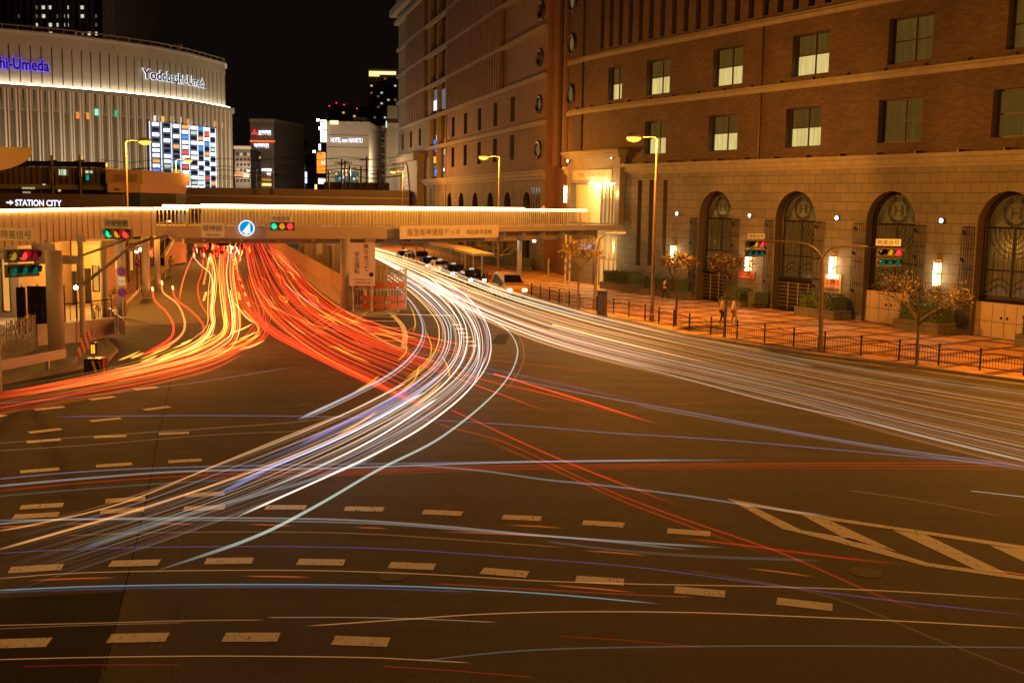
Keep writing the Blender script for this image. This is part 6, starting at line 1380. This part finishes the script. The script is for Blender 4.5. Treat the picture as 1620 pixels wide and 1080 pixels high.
for u, v in ((503, 190), (506, 203), (497, 240)):
    c = D(u, v, d - 2); t3 = thing('flood_lamp', {503: 'bright star-like floodlight at the top of the lit hotel shaft', 506: 'second floodlight below the top one on the hotel shaft', 497: 'small floodlight beside the orange hotel sign'}[u], 'lamp', c); b = MB(); b.box(c, (.5, .5, .5)); b.build('lens', emis('flood_lens', (1, .93, .8), 9), t3); b = MB(); b.tube([c + Vector((0, 0, -.2)), c + Vector((1.6, 1, -.4))], .1, 4); b.build('arm', DARK, t3)
t, z = block('car_park', 584, 610, 204, 285, 20, 'open steel-framed parking structure with cross bracing beside the hotel', FARD); d = 284.6; b = MB()
for k in range(9): v = 206 + k * 12.5; b.box(((X(584, d) + X(610, d)) / 2, d - .3, Z(597, v, d)), (X(610, d) - X(584, d), .3, .25))
for k in range(4): v = 215 + k * 25; b.tube([(X(585, d), d - .4, Z(597, v, d)), (X(609, d), d - .4, Z(597, v + 14, d))], .16, 4); b.tube([(X(585, d), d - .4, Z(597, v + 25, d)), (X(609, d), d - .4, Z(597, v + 14, d))], .16, 4)
for u in (584, 592, 601, 610): b.box((X(u, d), d - .3, 12), (.3, .3, 24))
b.build('steel_frame', mat('frame_pale', (.34, .27, .2), .6), t)
t, z = block('far_building', 611, 640, 200, 275, 12, 'pale building squeezed between parking structure and department store', FARB); b = MB(); b.box((X(620, 275), 279, z + 2.5), (X(629, 275) - X(613, 275), 6, 5)); b.build('penthouse', FARB, t); glow(t, 275, 610.5, 192, 612, 202, (.7, .9, .8), 1.2)
t, z = block('tall_tower', 583, 630, 113, 420, 24, 'tall dark apartment tower with a lit crown', FARD); glow(t, 420, 584, 113, 626, 118, (1, .7, .3), 1.6, 'crown_light'); glow(t, 419, 584, 118, 600, 121, (1, .6, .2), 1.6, 'crown_light'); winrows(t, 420, 585, 628, 122, 200, 8, 14, .13, 9)
t, z = block('dark_tower', 521, 583, 166, 460, 24, 'dark lower tower with red aviation lights on its roof', FARD); winrows(t, 460, 523, 581, 170, 198, 10, 5, .10, 10)
for u, v in ((522, 168), (533, 163), (545, 166), (565, 172)): glow(t, 455, u - .8, v - .8, u + .8, v + .8, (1, .02, .05), 3, 'aviation_light', 'aviation_red')
b = MB(); b.box((X(552, 459), 458, Z(552, 180, 459)), (.6, .5, 8)); b.build('pale_shaft', FARB, t)
# orange-lit canopy underside, upper left
t = thing('curved_canopy', 'curved orange-lit canopy tip at the upper left edge', 'canopy', D(0, 262, 42))
pts_ = [D(-60, 231, 42), D(51, 233.5, 40)]; b = MB(); a0, a1 = D(-90, 232, 42), D(51, 234, 41); n = 14; vs = []
for i in range(n + 1):
    k = i / n; u = 51 - 141 * (1 - math.cos(k * math.pi / 2)); vt, vb = 233.5 - 1.5 * k, 236 + 42 * math.sin(k * math.pi / 2) ** .8
    for dd in (0, 3.0): a = D(u, vt, 41 + dd); c = D(u, vb - dd * 1.2, 41 + dd); vs += [a, c]
fs = []
for i in range(n): o = i * 4; fs += [(o, o + 4, o + 5, o + 1), (o + 1, o + 5, o + 7, o + 3), (o, o + 2, o + 6, o + 4), (o + 2, o + 3, o + 7, o + 6)]
b.add(vs, fs); b.build('canopy_shell', mat('canopy_cream', (.55, .4, .2), .5), t); p = D(-40, 290, 40); b = MB(); b.tube([(p.x, p.y + 1, .14), (p.x, p.y + 1, D(-40, 262, 41).z)], .2, 10); b.build('post', STEEL, t)
# ================================================================== LAMP TRAILS
def trailmat():
    m = bpy.data.materials.new('lamp_trail_glow'); m.use_nodes = True; nt = m.node_tree; nt.nodes.clear(); N = nt.nodes.new; L = nt.links.new
    o = N('ShaderNodeOutputMaterial'); ad = N('ShaderNodeAddShader'); tr = N('ShaderNodeBsdfTransparent'); e = N('ShaderNodeEmission'); at = N('ShaderNodeAttribute'); at.attribute_name = 'lamp_colour'
    L(at.outputs['Color'], e.inputs[0]); e.inputs[1].default_value = 1; L(tr.outputs[0], ad.inputs[0]); L(e.outputs[0], ad.inputs[1]); L(ad.outputs[0], o.inputs[0]); m.cycles.emission_sampling = 'FRONT_BACK'; return m
TM = trailmat(); rt = random.Random(42); NTR = [0]; TR = []; GK = [1.0]
WHT, WRM, TAN, GLD, ORG_, RED_, BLU, CYN, VIO, GRN = (1, .88, .74), (1, .68, .38), (1, .50, .22), (1, .42, .12), (1, .20, .02), (1, .03, .008), (.25, .38, 1), (.4, .85, .95), (.35, .25, .9), (.5, .75, .6)
def trail(pts, z, col, st, r, label, group, fade=(.06, .06), glow=None, n=7, z1=None):
    z1 = z if z1 is None else z1; k_ = len(pts) - 1
    p = spline([P(u, v, z + (z1 - z) * i / k_) for i, (u, v) in enumerate(pts)], n=n); m = len(p); g = []; rs = []
    for i in range(m):
        t = i / (m - 1); f = 1.
        if fade[0] and t < fade[0]: f *= t / fade[0]
        if fade[1] and t > 1 - fade[1]: f *= (1 - t) / fade[1]
        if glow: f *= glow(t)
        g.append(f); rs.append(r * .88 * (.35 + .65 * min(1, f * 2)))
    b = MB(); b.tube(p, rs, 6, False, g); NTR[0] += 1
    a_, c_ = [pr(*q) for q in (p[0], p[-1])]; m_ = pr(*p[m // 2]); inn = sum(0 < pr(*q)[0] < 1620 for q in p) / m
    sz = (math.dist(a_, m_) + math.dist(m_, c_)) * inn * r * F / p[m // 2].y
    TR.append((sz, b, col, st * GK[0], label, group))
def mixp(a, c, t): return [((1 - t) * p[0] + t * q[0], (1 - t) * p[1] + t * q[1]) for p, q in zip(a, c)]
def bundle(A_, C_, n, cols, st, r, z, label, group, glow=None, jit=3., tf=None, fade=(.04, .06), cut=.0):
    for i in range(n):
        t = (i + rt.random()) / n; t = tf(t) if tf else t; pts = mixp(A_, C_, t); jx, ph = rt.gauss(0, jit), rt.random() * 6.3
        pts = [(u + jx * .6 * math.sin(ph + k * .8), v + rt.gauss(0, jit) * .16 + jx * .22 * math.cos(ph + k * .7)) for k, (u, v) in enumerate(pts)]
        if cut and rt.random() < cut:
            a = rt.randrange(0, max(1, len(pts) - 4)); e = rt.randrange(a + 4, len(pts) + 1); pts = pts[a:e]
        c = rt.choices([x[0] for x in cols], [x[1] for x in cols])[0]; k = st * (.3 + 1.9 * rt.random() ** 2)
        c0 = c; c = tuple(min(1, max(0, x * rt.uniform(.9, 1.1))) for x in c)
        cn = {WHT: 'white', WRM: 'cream', TAN: 'tan', GLD: 'golden', VIO: 'violet', RED_: 'red', ORG_: 'orange', BLU: 'blue', CYN: 'cyan'}[c0]
        trail(pts, z + rt.uniform(-.12, .22), c, k, r * rt.uniform(.6, 1.35), cn + ' ' + label[0] + ' ' + label[1][min(len(label[1]) - 1, int(t * len(label[1])))] + ' ' + label[2], group, fade, glow)
GK[0] = .26
# far road: broad white band along the right of the median
A_up = [(497, 369), (560, 384), (640, 404), (720, 428), (800, 455), (900, 484), (1000, 508), (1150, 541), (1300, 569), (1480, 596), (1700, 624)]
A_lo = [(510, 378), (566, 396), (628, 428), (690, 466), (760, 503), (850, 540), (960, 572), (1100, 605), (1250, 642), (1420, 690), (1700, 762)]
gA = lambda t: 2.6 if t < .22 else max(.26, 2.6 - (t - .22) * 5.2)
bundle(A_up, A_lo, 50, [(WHT, 4), (WRM, 6), (TAN, 7), (GLD, 2), (VIO, .3), (RED_, .25)], .74, .029, .72, ('streak in the', ('upper edge', 'upper middle', 'lower middle', 'lower edge'), 'of the broad headlamp band'), 'headlamp streaks of the broad right-hand band', gA, 3.2, lambda t: t ** .85, (.0, .02), .12)
GK[0] = .31
# curved white headlamp streaks turning to the lower left
B0 = [(596, 425), (636, 462), (661, 494), (669, 525), (656, 556), (622, 588), (560, 622), (470, 664)]
trail(B0, .7, (.85, .9, 1), .8, .045, 'innermost pale curved streak ending at the middle of the left road', 'curving headlamp streaks', (.05, .03)); trail([(u + 4, v + 3) for u, v in B0], .8, WHT, .4, .03, 'thin streak hugging the innermost curve', 'curving headlamp streaks', (.05, .06))
B1 = [(604, 432), (646, 462), (682, 498), (693, 530), (681, 566), (640, 603), (540, 655), (360, 728), (180, 792), (-20, 842)]
B2 = [(696, 438), (742, 470), (770, 508), (779, 550), (766, 590), (715, 642), (610, 712), (480, 775), (300, 843), (-20, 952)]
gB = lambda t: 2.1 - 2.6 * t if t < .5 else max(.13, .8 - (t - .5) * 2.4)
bundle(B1, B2, 40, [(WHT, 8), (WRM, 4), (TAN, 3), (GLD, 1.4), (BLU, .7), (CYN, .8), (VIO, .5)], .86, .023, .72, ('streak in the', ('inner edge', 'inner middle', 'outer middle', 'outer edge'), 'of the curving headlamp bundle'), 'curving headlamp streaks of the turning bundle', gB, 5., None, (.03, .12), .15)
for pts, c, st, r, l in (([(700, 470), (760, 496), (800, 520), (818, 548), (812, 582), (780, 625), (700, 690), (600, 742), (500, 800), (400, 850), (240, 905)], (.8, 1, .85), .75, .034, 'outermost pale green-white curved streak, standing apart from the bundle'),
                         ([(740, 478), (790, 505), (820, 530), (829, 560), (820, 590), (795, 622)], TAN, .3, .02, 'faint tan arc just outside the outermost curve'),
                         ([(540, 655), (450, 691), (350, 732), (200, 793), (60, 828), (-20, 842)], GLD, .8, .02, 'upper golden straight streak falling to the left edge'),
                         ([(640, 640), (540, 688), (400, 745), (230, 802), (100, 840), (-20, 874)], GLD, 1.1, .026, 'bright golden streak reaching the left edge below the dashes'),
                         ([(770, 560), (745, 612), (680, 668), (600, 714), (520, 752), (440, 788), (368, 820)], WHT, 1.7, .024, 'crisp white streak on the lower edge of the curving bundle'),
                         ([(700, 590), (660, 622), (590, 664), (520, 700), (430, 738), (330, 790)], BLU, .75, .055, 'broad blue streak inside the curving bundle'),
                         ([(668, 600), (610, 640), (540, 672), (470, 705)], VIO, .7, .045, 'short violet streak inside the curving bundle'),
                         ([(120, 870), (300, 812), (480, 762), (600, 722)], (.5, .7, .75), .25, .04, 'dim blue-grey straight streak under the golden ones')):
    trail(pts, .72, c, st, r, l, 'curving headlamp streaks', (.06, .12))
for pts in ([(644, 476), (653, 492), (657, 512), (652, 530)], [(672, 520), (682, 545), (680, 566)], [(640, 600), (668, 578), (690, 552)], [(698, 560), (708, 580), (712, 600)], [(654, 640), (680, 622), (700, 602)], [(628, 572), (640, 560), (646, 545)], [(560, 620), (585, 606), (602, 592)], [(600, 648), (570, 668), (530, 690)], [(664, 575), (656, 600), (630, 622)], [(704, 470), (716, 492), (720, 515)]):
    trail(pts, .8, (1, .42, .02), 1.3, .035, 'short amber indicator dash inside the curving bundle', 'amber indicator dashes in the curves', (.25, .25))
GK[0] = .31
# red tail lamp streaks to the lower right
C1 = [(386, 381), (388, 402), (394, 436), (408, 472), (436, 508), (500, 556), (590, 604), (700, 660), (850, 735), (1000, 800), (1160, 862), (1340, 925)]
C2 = [(432, 375), (446, 392), (470, 426), (500, 458), (545, 489), (610, 514), (700, 536), (820, 562), (960, 592), (1100, 622), (1280, 662), (1500, 720)]
gC = lambda t: 1.9 if t < .40 else max(.06, 1.9 - (t - .40) * 9)
bundle(C1, C2, 66, [(RED_, 14), (ORG_, 1.2)], 1.05, .021, .85, ('streak in the', ('left edge', 'left middle', 'right middle', 'median side'), 'of the tail lamp fan'), 'red tail lamp streaks fanning right', gC, 7., lambda t: t, (.0, .3), .2)
for pts, c, st, r, l in (([(388, 470), (400, 478), (440, 500), (500, 532), (560, 566), (640, 610)], RED_, 1.4, .05, 'strong red streak along the left side of the fan'), ([(445, 430), (470, 462), (500, 488), (545, 508), (600, 527)], ORG_, 1.4, .06, 'thick orange-red streak beside the median wall'),
                         ([(438, 400), (452, 416), (470, 432), (476, 440)], GLD, 2.2, .07, 'thick yellow dash beside the median wall'), ([(430, 405), (442, 420), (452, 432)], GLD, 2.0, .06, 'second thick yellow dash nearer the middle'),
                         ([(406, 452), (418, 470), (432, 486), (450, 492)], GLD, 1.6, .06, 'bright amber hook in the middle of the red fan'), ([(420, 478), (455, 497), (500, 515), (560, 530)], ORG_, 1.5, .06, 'amber-red streak crossing the fan'),
                         ([(448, 446), (466, 462), (490, 478), (520, 492)], (.9, .8, .9), .8, .06, 'pale violet-white streak among the red ones'), ([(640, 552), (760, 580), (900, 610), (1040, 640)], VIO, .16, .07, 'faint violet streak leaving the fan to the right'),
                         ([(600, 560), (720, 590), (860, 622), (940, 640)], RED_, .8, .035, 'red streak crossing under the white curves'), ([(620, 640), (700, 672), (800, 700), (950, 770), (1080, 820), (1230, 872), (1400, 945), (1500, 975)], RED_, .55, .03, 'long thin red diagonal reaching the lower right'),
                         ([(750, 690), (860, 735), (980, 790), (1100, 835), (1250, 890)], RED_, .4, .028, 'second long thin red diagonal'), ([(1070, 850), (1160, 860), (1260, 873), (1350, 884), (1440, 893)], RED_, .5, .035, 'red streak under the painted hatching'),
                         ([(800, 606), (900, 632), (1000, 660)], RED_, .5, .035, 'short red streak in the middle of the crossing'), ([(700, 560), (830, 575), (980, 592)], RED_, .35, .03, 'thin red streak right of the white curves')):
    trail(pts, .85, c, st * .75, r * .62, l, 'single red streaks', (.15, .3))
for k in range(30):
    t = rt.random(); pts = mixp(C1, C2, .1 + .85 * t); i = rt.randrange(2, 6); q = [pts[i], mixp([pts[i]], [pts[i + 1]], .5)[0], pts[i + 1]]; f = rt.uniform(.25, .8); q = [q[0], mixp([q[0]], [q[2]], f * .5)[0], mixp([q[0]], [q[2]], f)[0]]
    q = [(u + rt.gauss(0, 3), v + rt.gauss(0, 1.5)) for u, v in q]; trail(q, .85, rt.choice([(1, .38, .03), (1, .5, .06), (1, .25, .02)]), rt.uniform(.8, 1.8), .03, 'short amber dash among the red streaks of the fan', 'amber dashes in the red fan', (.2, .2))
GK[0] = .5
# red and yellow streaks turning left
DL = [[(241, 457), (245, 475), (262, 492), (273, 510), (274, 526), (266, 538), (240, 554), (205, 570)], [(256, 447), (258, 462), (280, 480), (291, 503), (291, 522), (278, 538), (252, 552), (225, 562)],
      [(273, 455), (278, 472), (300, 490), (318, 508), (322, 524), (308, 543), (262, 566), (180, 590), (60, 612), (-20, 624)], [(307, 400), (295, 428), (288, 450), (283, 478)], [(322, 400), (320, 428), (313, 452), (317, 478), (330, 500), (342, 520)],
      [(305, 405), (318, 420), (332, 432), (336, 452), (328, 470)], [(348, 404), (345, 430), (352, 455), (370, 470)], [(385, 490), (398, 504), (409, 518), (404, 532), (382, 546), (330, 562), (250, 582), (140, 606), (-20, 634)], [(372, 480), (388, 500), (404, 512)]]
DLl = ['leftmost red S-shaped streak starting in a bright dot', 'second red S-shaped streak from the left, starting in a bright dot', 'third S-shaped streak, sweeping on to the left edge', 'red streak falling from the boxy van', 'red streak bending below the place-name sign', 'thin orange hook beside the boxy van', 'thin red streak right of the boxy van', 'round orange hook turning back to the left edge', 'short yellow arc at the top of the round hook']
for pts, l, c, st in zip(DL, DLl, (RED_, (1, .2, .04), RED_, (1, .12, .03), RED_, GLD, RED_, (1, .2, .02), GLD), (2.2, 2.0, 1.8, 1.6, 1.2, 1.6, 1.3, 1.7, 1.4)): trail(pts, .85, c, st, .06, l, 'red streaks turning left', (.0, .25))
for u, v, l in ((241, 457, 'bright dot heading the leftmost red S-shaped streak'), (256, 447, 'bright orange dot heading the second S-shaped streak'), (273, 455, 'bright dot heading the third S-shaped streak'), (307, 403, 'bright dot at the left tail lamp of the boxy van'), (322, 403, 'bright dot at the right tail lamp of the boxy van')):
    trail([(u, v - 3), (u + .3, v), (u + 1, v + 4)], .85, (1, .35, .1), 6., .075, l, 'red streaks turning left', (.2, .3))
E1 = [[(333, 402), (338, 430), (336, 462), (334, 490), (336, 512), (326, 532), (296, 552), (232, 576), (120, 602), (-20, 628)], [(350, 402), (351, 430), (352, 460), (356, 492), (357, 518), (342, 537), (292, 560), (205, 582), (80, 611), (-20, 632)], [(366, 402), (364, 430), (367, 460), (372, 492), (373, 522), (360, 545), (318, 566), (240, 588), (110, 616), (-20, 648)]]
gE = lambda t: 1.1 + .9 * math.sin(min(t, .5) * 2 * math.pi) if t < .5 else max(.22, 1.1 - (t - .5) * 2.6)
for k, base in enumerate(E1):
    for i in range(13):
        off = rt.gauss(0, 4.2); pts = [(u + off + rt.gauss(0, .8), v + rt.gauss(0, 1) + (off * .9 if j > 4 else 0)) for j, (u, v) in enumerate(base)]; c = rt.choices([RED_, (1, .3, .03), (1, .5, .08), (1, .68, .2)], [8, 4, 2.4, 1])[0]
        if rt.random() < .35: a = rt.randrange(0, 5); pts = pts[a:a + 5]
        trail(pts, .85, c, rt.uniform(.6, 2.2), (.036 * rt.uniform(.35, .85)), 'red or yellow streak in the %s queue column of the left road' % ('left', 'middle', 'right')[k], 'streaks of the %s queue column' % ('left', 'middle', 'right')[k], (.0, .15), gE)
for k in range(22):
    t = rt.random(); u0 = rt.uniform(180, 400); v0 = 600 - (u0 - 60) * .17 + rt.uniform(-22, 8); w_ = rt.uniform(14, 40)
    trail([(u0, v0), (u0 + w_ * .5, v0 - w_ * .18), (u0 + w_, v0 - w_ * .42)], .85, rt.choice([(1, .4, .03), (1, .55, .1)]), rt.uniform(.7, 1.8), .04, 'short amber dash where the red streaks bend left', 'amber dashes at the left bend', (.3, .3))
F1 = [(374, 552), (330, 566), (250, 584), (130, 602), (-20, 622)]; F2 = [(392, 556), (330, 586), (230, 612), (110, 636), (-20, 660)]
bundle(F1, F2, 15, [(RED_, 9), (ORG_, 1.5), (VIO, .5)], .5, .028, .8, ('streak in the', ('upper half', 'lower half'), 'of the sweep past the guard rail'), 'red streaks leaving by the left edge', lambda t: 1.1 - .6 * t, 4., None, (.15, .0), .2)
for k in range(16):
    o1, o2 = rt.gauss(0, 7), rt.gauss(0, 9)
    trail([(368 + o1, 420), (378 + o1, 452), (396 + o1 + o2 * .3, 488), (432 + o2, 522), (500 + o2, 560), (590 + o2, 604), (700 + o2, 655)], .85, RED_, rt.uniform(.35, 1.3), .024, 'thin red strand bridging the queue columns and the red fan', 'thin red strands between the columns and the fan', (.1, .35))
for k in range(10):
    o1, o2 = rt.gauss(0, 9), rt.gauss(0, 8)
    trail([(392 + o1, 430), (402 + o1, 466), (412 + o1, 498), (408 + o2, 526), (382 + o2, 548), (320 + o2, 566), (220 + o2, 588)], .85, RED_, rt.uniform(.35, 1.2), .024, 'thin red strand hooking back to the left from the fan', 'thin red strands between the columns and the fan', (.1, .3))
for k in range(8):
    u = rt.uniform(400, 620); v = 480 + (u - 400) * .35 + rt.uniform(-20, 30)
    trail([(u, v), (u + 25, v - 14), (u + 52, v - 34)], .85, rt.choice([RED_, (1, .3, .04)]), rt.uniform(.3, .8), .025, 'short faint streak slanting across the red fan', 'slanting streaks across the fan', (.3, .3))
# queue lights under the deck
for k in range(60):
    u = rt.gauss(352, 26); v = 396 + abs(rt.gauss(0, 9)) - 12; u = min(max(u, 306), 400); q = [(u, v), (u + rt.uniform(-2, 2), v + rt.uniform(2, 6)), (u + rt.uniform(-3, 3), v + rt.uniform(6, 14))]
    trail(q, .9, rt.choice([RED_, RED_, (1, .4, .05), (1, .75, .35)]), rt.uniform(1., 3.), .09, 'short smeared lamp of the queue under the deck', 'smeared lamps of the queue', (.0, .3))
GK[0] = .19
# long horizontal streaks across the foreground
HZ = [([(-20, 759), (100, 748), (220, 741), (400, 736), (600, 733), (900, 729), (1200, 727)], (.55, .65, 1), .42, .035, 'pale blue streak, highest of the foreground lines on the left'),
      ([(-20, 770), (150, 755), (300, 745), (540, 740), (800, 731), (1100, 727)], (.8, .8, .9), .62, .05, 'broad whitish streak just under the pale blue one'),
      ([(-20, 778), (150, 762), (350, 750), (560, 744), (760, 737), (960, 735), (1200, 733), (1400, 732), (1660, 731)], RED_, .62, .032, 'upper of the three level red lines crossing the middle'),
      ([(300, 757), (500, 750), (700, 742), (900, 739), (1200, 736), (1400, 736), (1660, 737)], RED_, .55, .03, 'middle one of the three level red lines'), ([(500, 753), (760, 744), (1000, 741), (1250, 740), (1660, 742)], RED_, .45, .025, 'lowest of the three level red lines'),
      ([(-20, 786), (150, 772), (330, 760), (500, 752)], (.4, .6, .5), .22, .04, 'dim greenish streak low on the left'),
      ([(79, 659), (300, 657), (520, 659), (680, 664), (830, 673), (960, 684), (1150, 696), (1400, 718), (1660, 741)], (.35, .48, 1), .5, .03, 'long blue line crossing the whole junction at mid height'),
      ([(640, 560), (780, 592), (920, 622), (1080, 650), (1240, 680), (1420, 710), (1660, 742)], (.45, .55, 1), .62, .035, 'blue-white line descending to the right edge'), ([(1000, 640), (1180, 672), (1400, 710), (1660, 748)], (.5, .65, .55), .3, .06, 'dim grey-green line under the blue-white one'),
      ([(-20, 702), (200, 686), (350, 676), (470, 667), (560, 655)], TAN, .35, .028, 'upper thin tan line across the left dashes'), ([(-20, 714), (160, 702), (330, 688), (520, 680)], TAN, .3, .024, 'lower thin tan line across the left dashes'),
      ([(650, 735), (760, 744), (860, 758), (960, 768), (1080, 783), (1200, 801), (1320, 817)], (.55, .7, .75), .5, .045, 'grey-blue line touching the tip of the painted hatching'),
      ([(1534, 776), (1580, 781), (1660, 790)], WHT, .8, .022, 'short crisp white dash at the right edge'), ([(1340, 775), (1420, 786), (1500, 800), (1588, 817)], GLD, .32, .018, 'short golden line above the hatching'),
      ([(-20, 830), (80, 822), (250, 819), (400, 819), (550, 822), (700, 832), (850, 846), (1000, 857), (1150, 866)], (.85, .8, .7), .55, .04, 'thick cream streak crossing just below the upper dashes'), ([(-20, 823), (150, 821), (400, 823), (600, 828), (760, 840), (920, 852), (1100, 870)], (.6, .72, .7), .45, .035, 'grey-green streak doubled with the thick cream one'),
      ([(100, 847), (250, 842), (450, 841), (600, 845), (780, 857), (900, 866)], GLD, .38, .02, 'thin orange line under the thick cream streak'),
      ([(-20, 876), (100, 869), (250, 865), (450, 864), (620, 868), (800, 880), (1000, 896), (1200, 922), (1400, 948), (1660, 976)], (.36, .28, 1), .34, .02, 'long thin violet-blue line across the foreground'),
      ([(-20, 916), (120, 906), (300, 902), (500, 902), (680, 908), (850, 918), (1000, 923), (1200, 927), (1400, 934), (1660, 950)], GLD, .85, .018, 'long golden line below the middle row of dashes'),
      ([(-20, 934), (150, 927), (350, 924), (560, 925), (720, 930), (880, 940), (1050, 955)], CYN, .8, .022, 'bright cyan line on the left foreground'), ([(-20, 937), (200, 930), (500, 928), (760, 936)], BLU, .22, .03, 'blue fringe directly under the cyan line'),
      ([(-20, 989), (150, 985), (300, 981), (420, 980)], GLD, .6, .017, 'golden line ending in the middle of the left foreground'), ([(418, 976), (560, 976), (680, 979), (790, 984)], WRM, .55, .015, 'golden line starting beside the end of the left one'),
      ([(480, 990), (640, 979), (760, 971), (900, 967), (1080, 968), (1250, 974), (1450, 983), (1660, 995)], GLD, 1.0, .018, 'bright golden line sweeping to the right foreground'), ([(-20, 995), (120, 989), (300, 984)], TAN, .35, .013, 'thin tan line under the left golden one'),
      ([(-20, 1043), (150, 1039), (350, 1037), (560, 1039), (660, 1043), (750, 1048)], GLD, .9, .015, 'lowest golden line at the bottom left'), ([(30, 1054), (150, 1051), (290, 1051)], RED_, .35, .014, 'thin red dash under the lowest golden line'),
      ([(600, 1053), (700, 1059), (850, 1071)], RED_, .45, .014, 'thin red dash at the bottom centre'), ([(660, 1045), (820, 1029), (1000, 1023), (1250, 1021), (1450, 1022), (1660, 1024)], (.6, .7, .65), .22, .022, 'dim grey line at the bottom right'),
      ([(880, 1005), (1000, 1013), (1120, 1024)], RED_, .4, .014, 'thin red dash at the bottom right of centre'), ([(680, 922), (850, 932), (1000, 940), (1100, 944)], (1, .1, .02), .4, .024, 'red dash near the lowest right dashes'),
      ([(830, 528), (900, 551), (960, 566), (1080, 598), (1220, 635), (1360, 665), (1500, 700), (1660, 738)], (1, .85, .75), 1.1, .03, 'crisp white line bounding the broad band on its lower side'), ([(1080, 900), (1300, 940), (1480, 1010), (1660, 1080)], (.5, .35, .06), .25, .02, 'faint olive line in the lower right corner'),
      ([(1050, 640), (1200, 630), (1400, 622), (1660, 640)], RED_, .3, .03, 'faint red level streak under the broad band'), ([(-20, 640), (120, 628), (300, 606), (470, 580)], (.6, .6, .65), .25, .04, 'faint grey streak below the left red ones'),
      ([(860, 855), (980, 870), (1120, 880), (1300, 886)], (.4, .45, .45), .22, .05, 'dim grey streak crossing below the right dashes')]
for pts, c, st, r, l in HZ: trail(pts, .65, c, st * .85, r * .55, l, 'long streaks across the foreground', (.03, .06), None, 9)
for (u0, v0, u1, v1) in ((-20, 835, 80, 830), (100, 829, 165, 828), (240, 828, 312, 829), (388, 829, 470, 832), (560, 834, 615, 836), (690, 840, 885, 849), (800, 830, 895, 835), (40, 918, 190, 913), (380, 911, 500, 913), (860, 924, 1010, 937), (1180, 898, 1290, 912), (920, 870, 1030, 879), (1560, 900, 1640, 912)):
    trail([(u0, v0), ((u0 + u1) / 2, (v0 + v1) / 2 - .6), (u1, v1)], .7, (1, .16, .02), .8, .015, 'short orange-red dash beside the long foreground lines', 'orange dashes in the foreground', (.3, .3))
TR.sort(key=lambda q: -q[0])
def lay(obj, cols):
    a = obj.data.attributes.new('lamp_colour', 'FLOAT_COLOR', 'POINT'); flat = [x for c in cols for x in c]; a.data.foreach_set('color', flat)
for i, (sz, b, col, st, lb, gp) in enumerate(TR[:290]):
    g = b.at; b.at = []; o = b.build('light_trail', TM, None, True); lay(o, [(col[0] * st * x, col[1] * st * x, col[2] * st * x, 1) for x in g]); tag(o, lb, 'light trail', gp)
big = MB(); cc = []
for (sz, b, col, st, lb, gp) in TR[290:]:
    big.add(b.v, b.f); cc += [(col[0] * st * x, col[1] * st * x, col[2] * st * x, 1) for x in b.at]
o = big.build('light_trails', TM, None, True); lay(o, cc); tag(o, 'the many smallest red, amber and white lamp streaks among the larger ones', 'light trails'); o['kind'] = 'stuff'
print('trails', NTR[0])
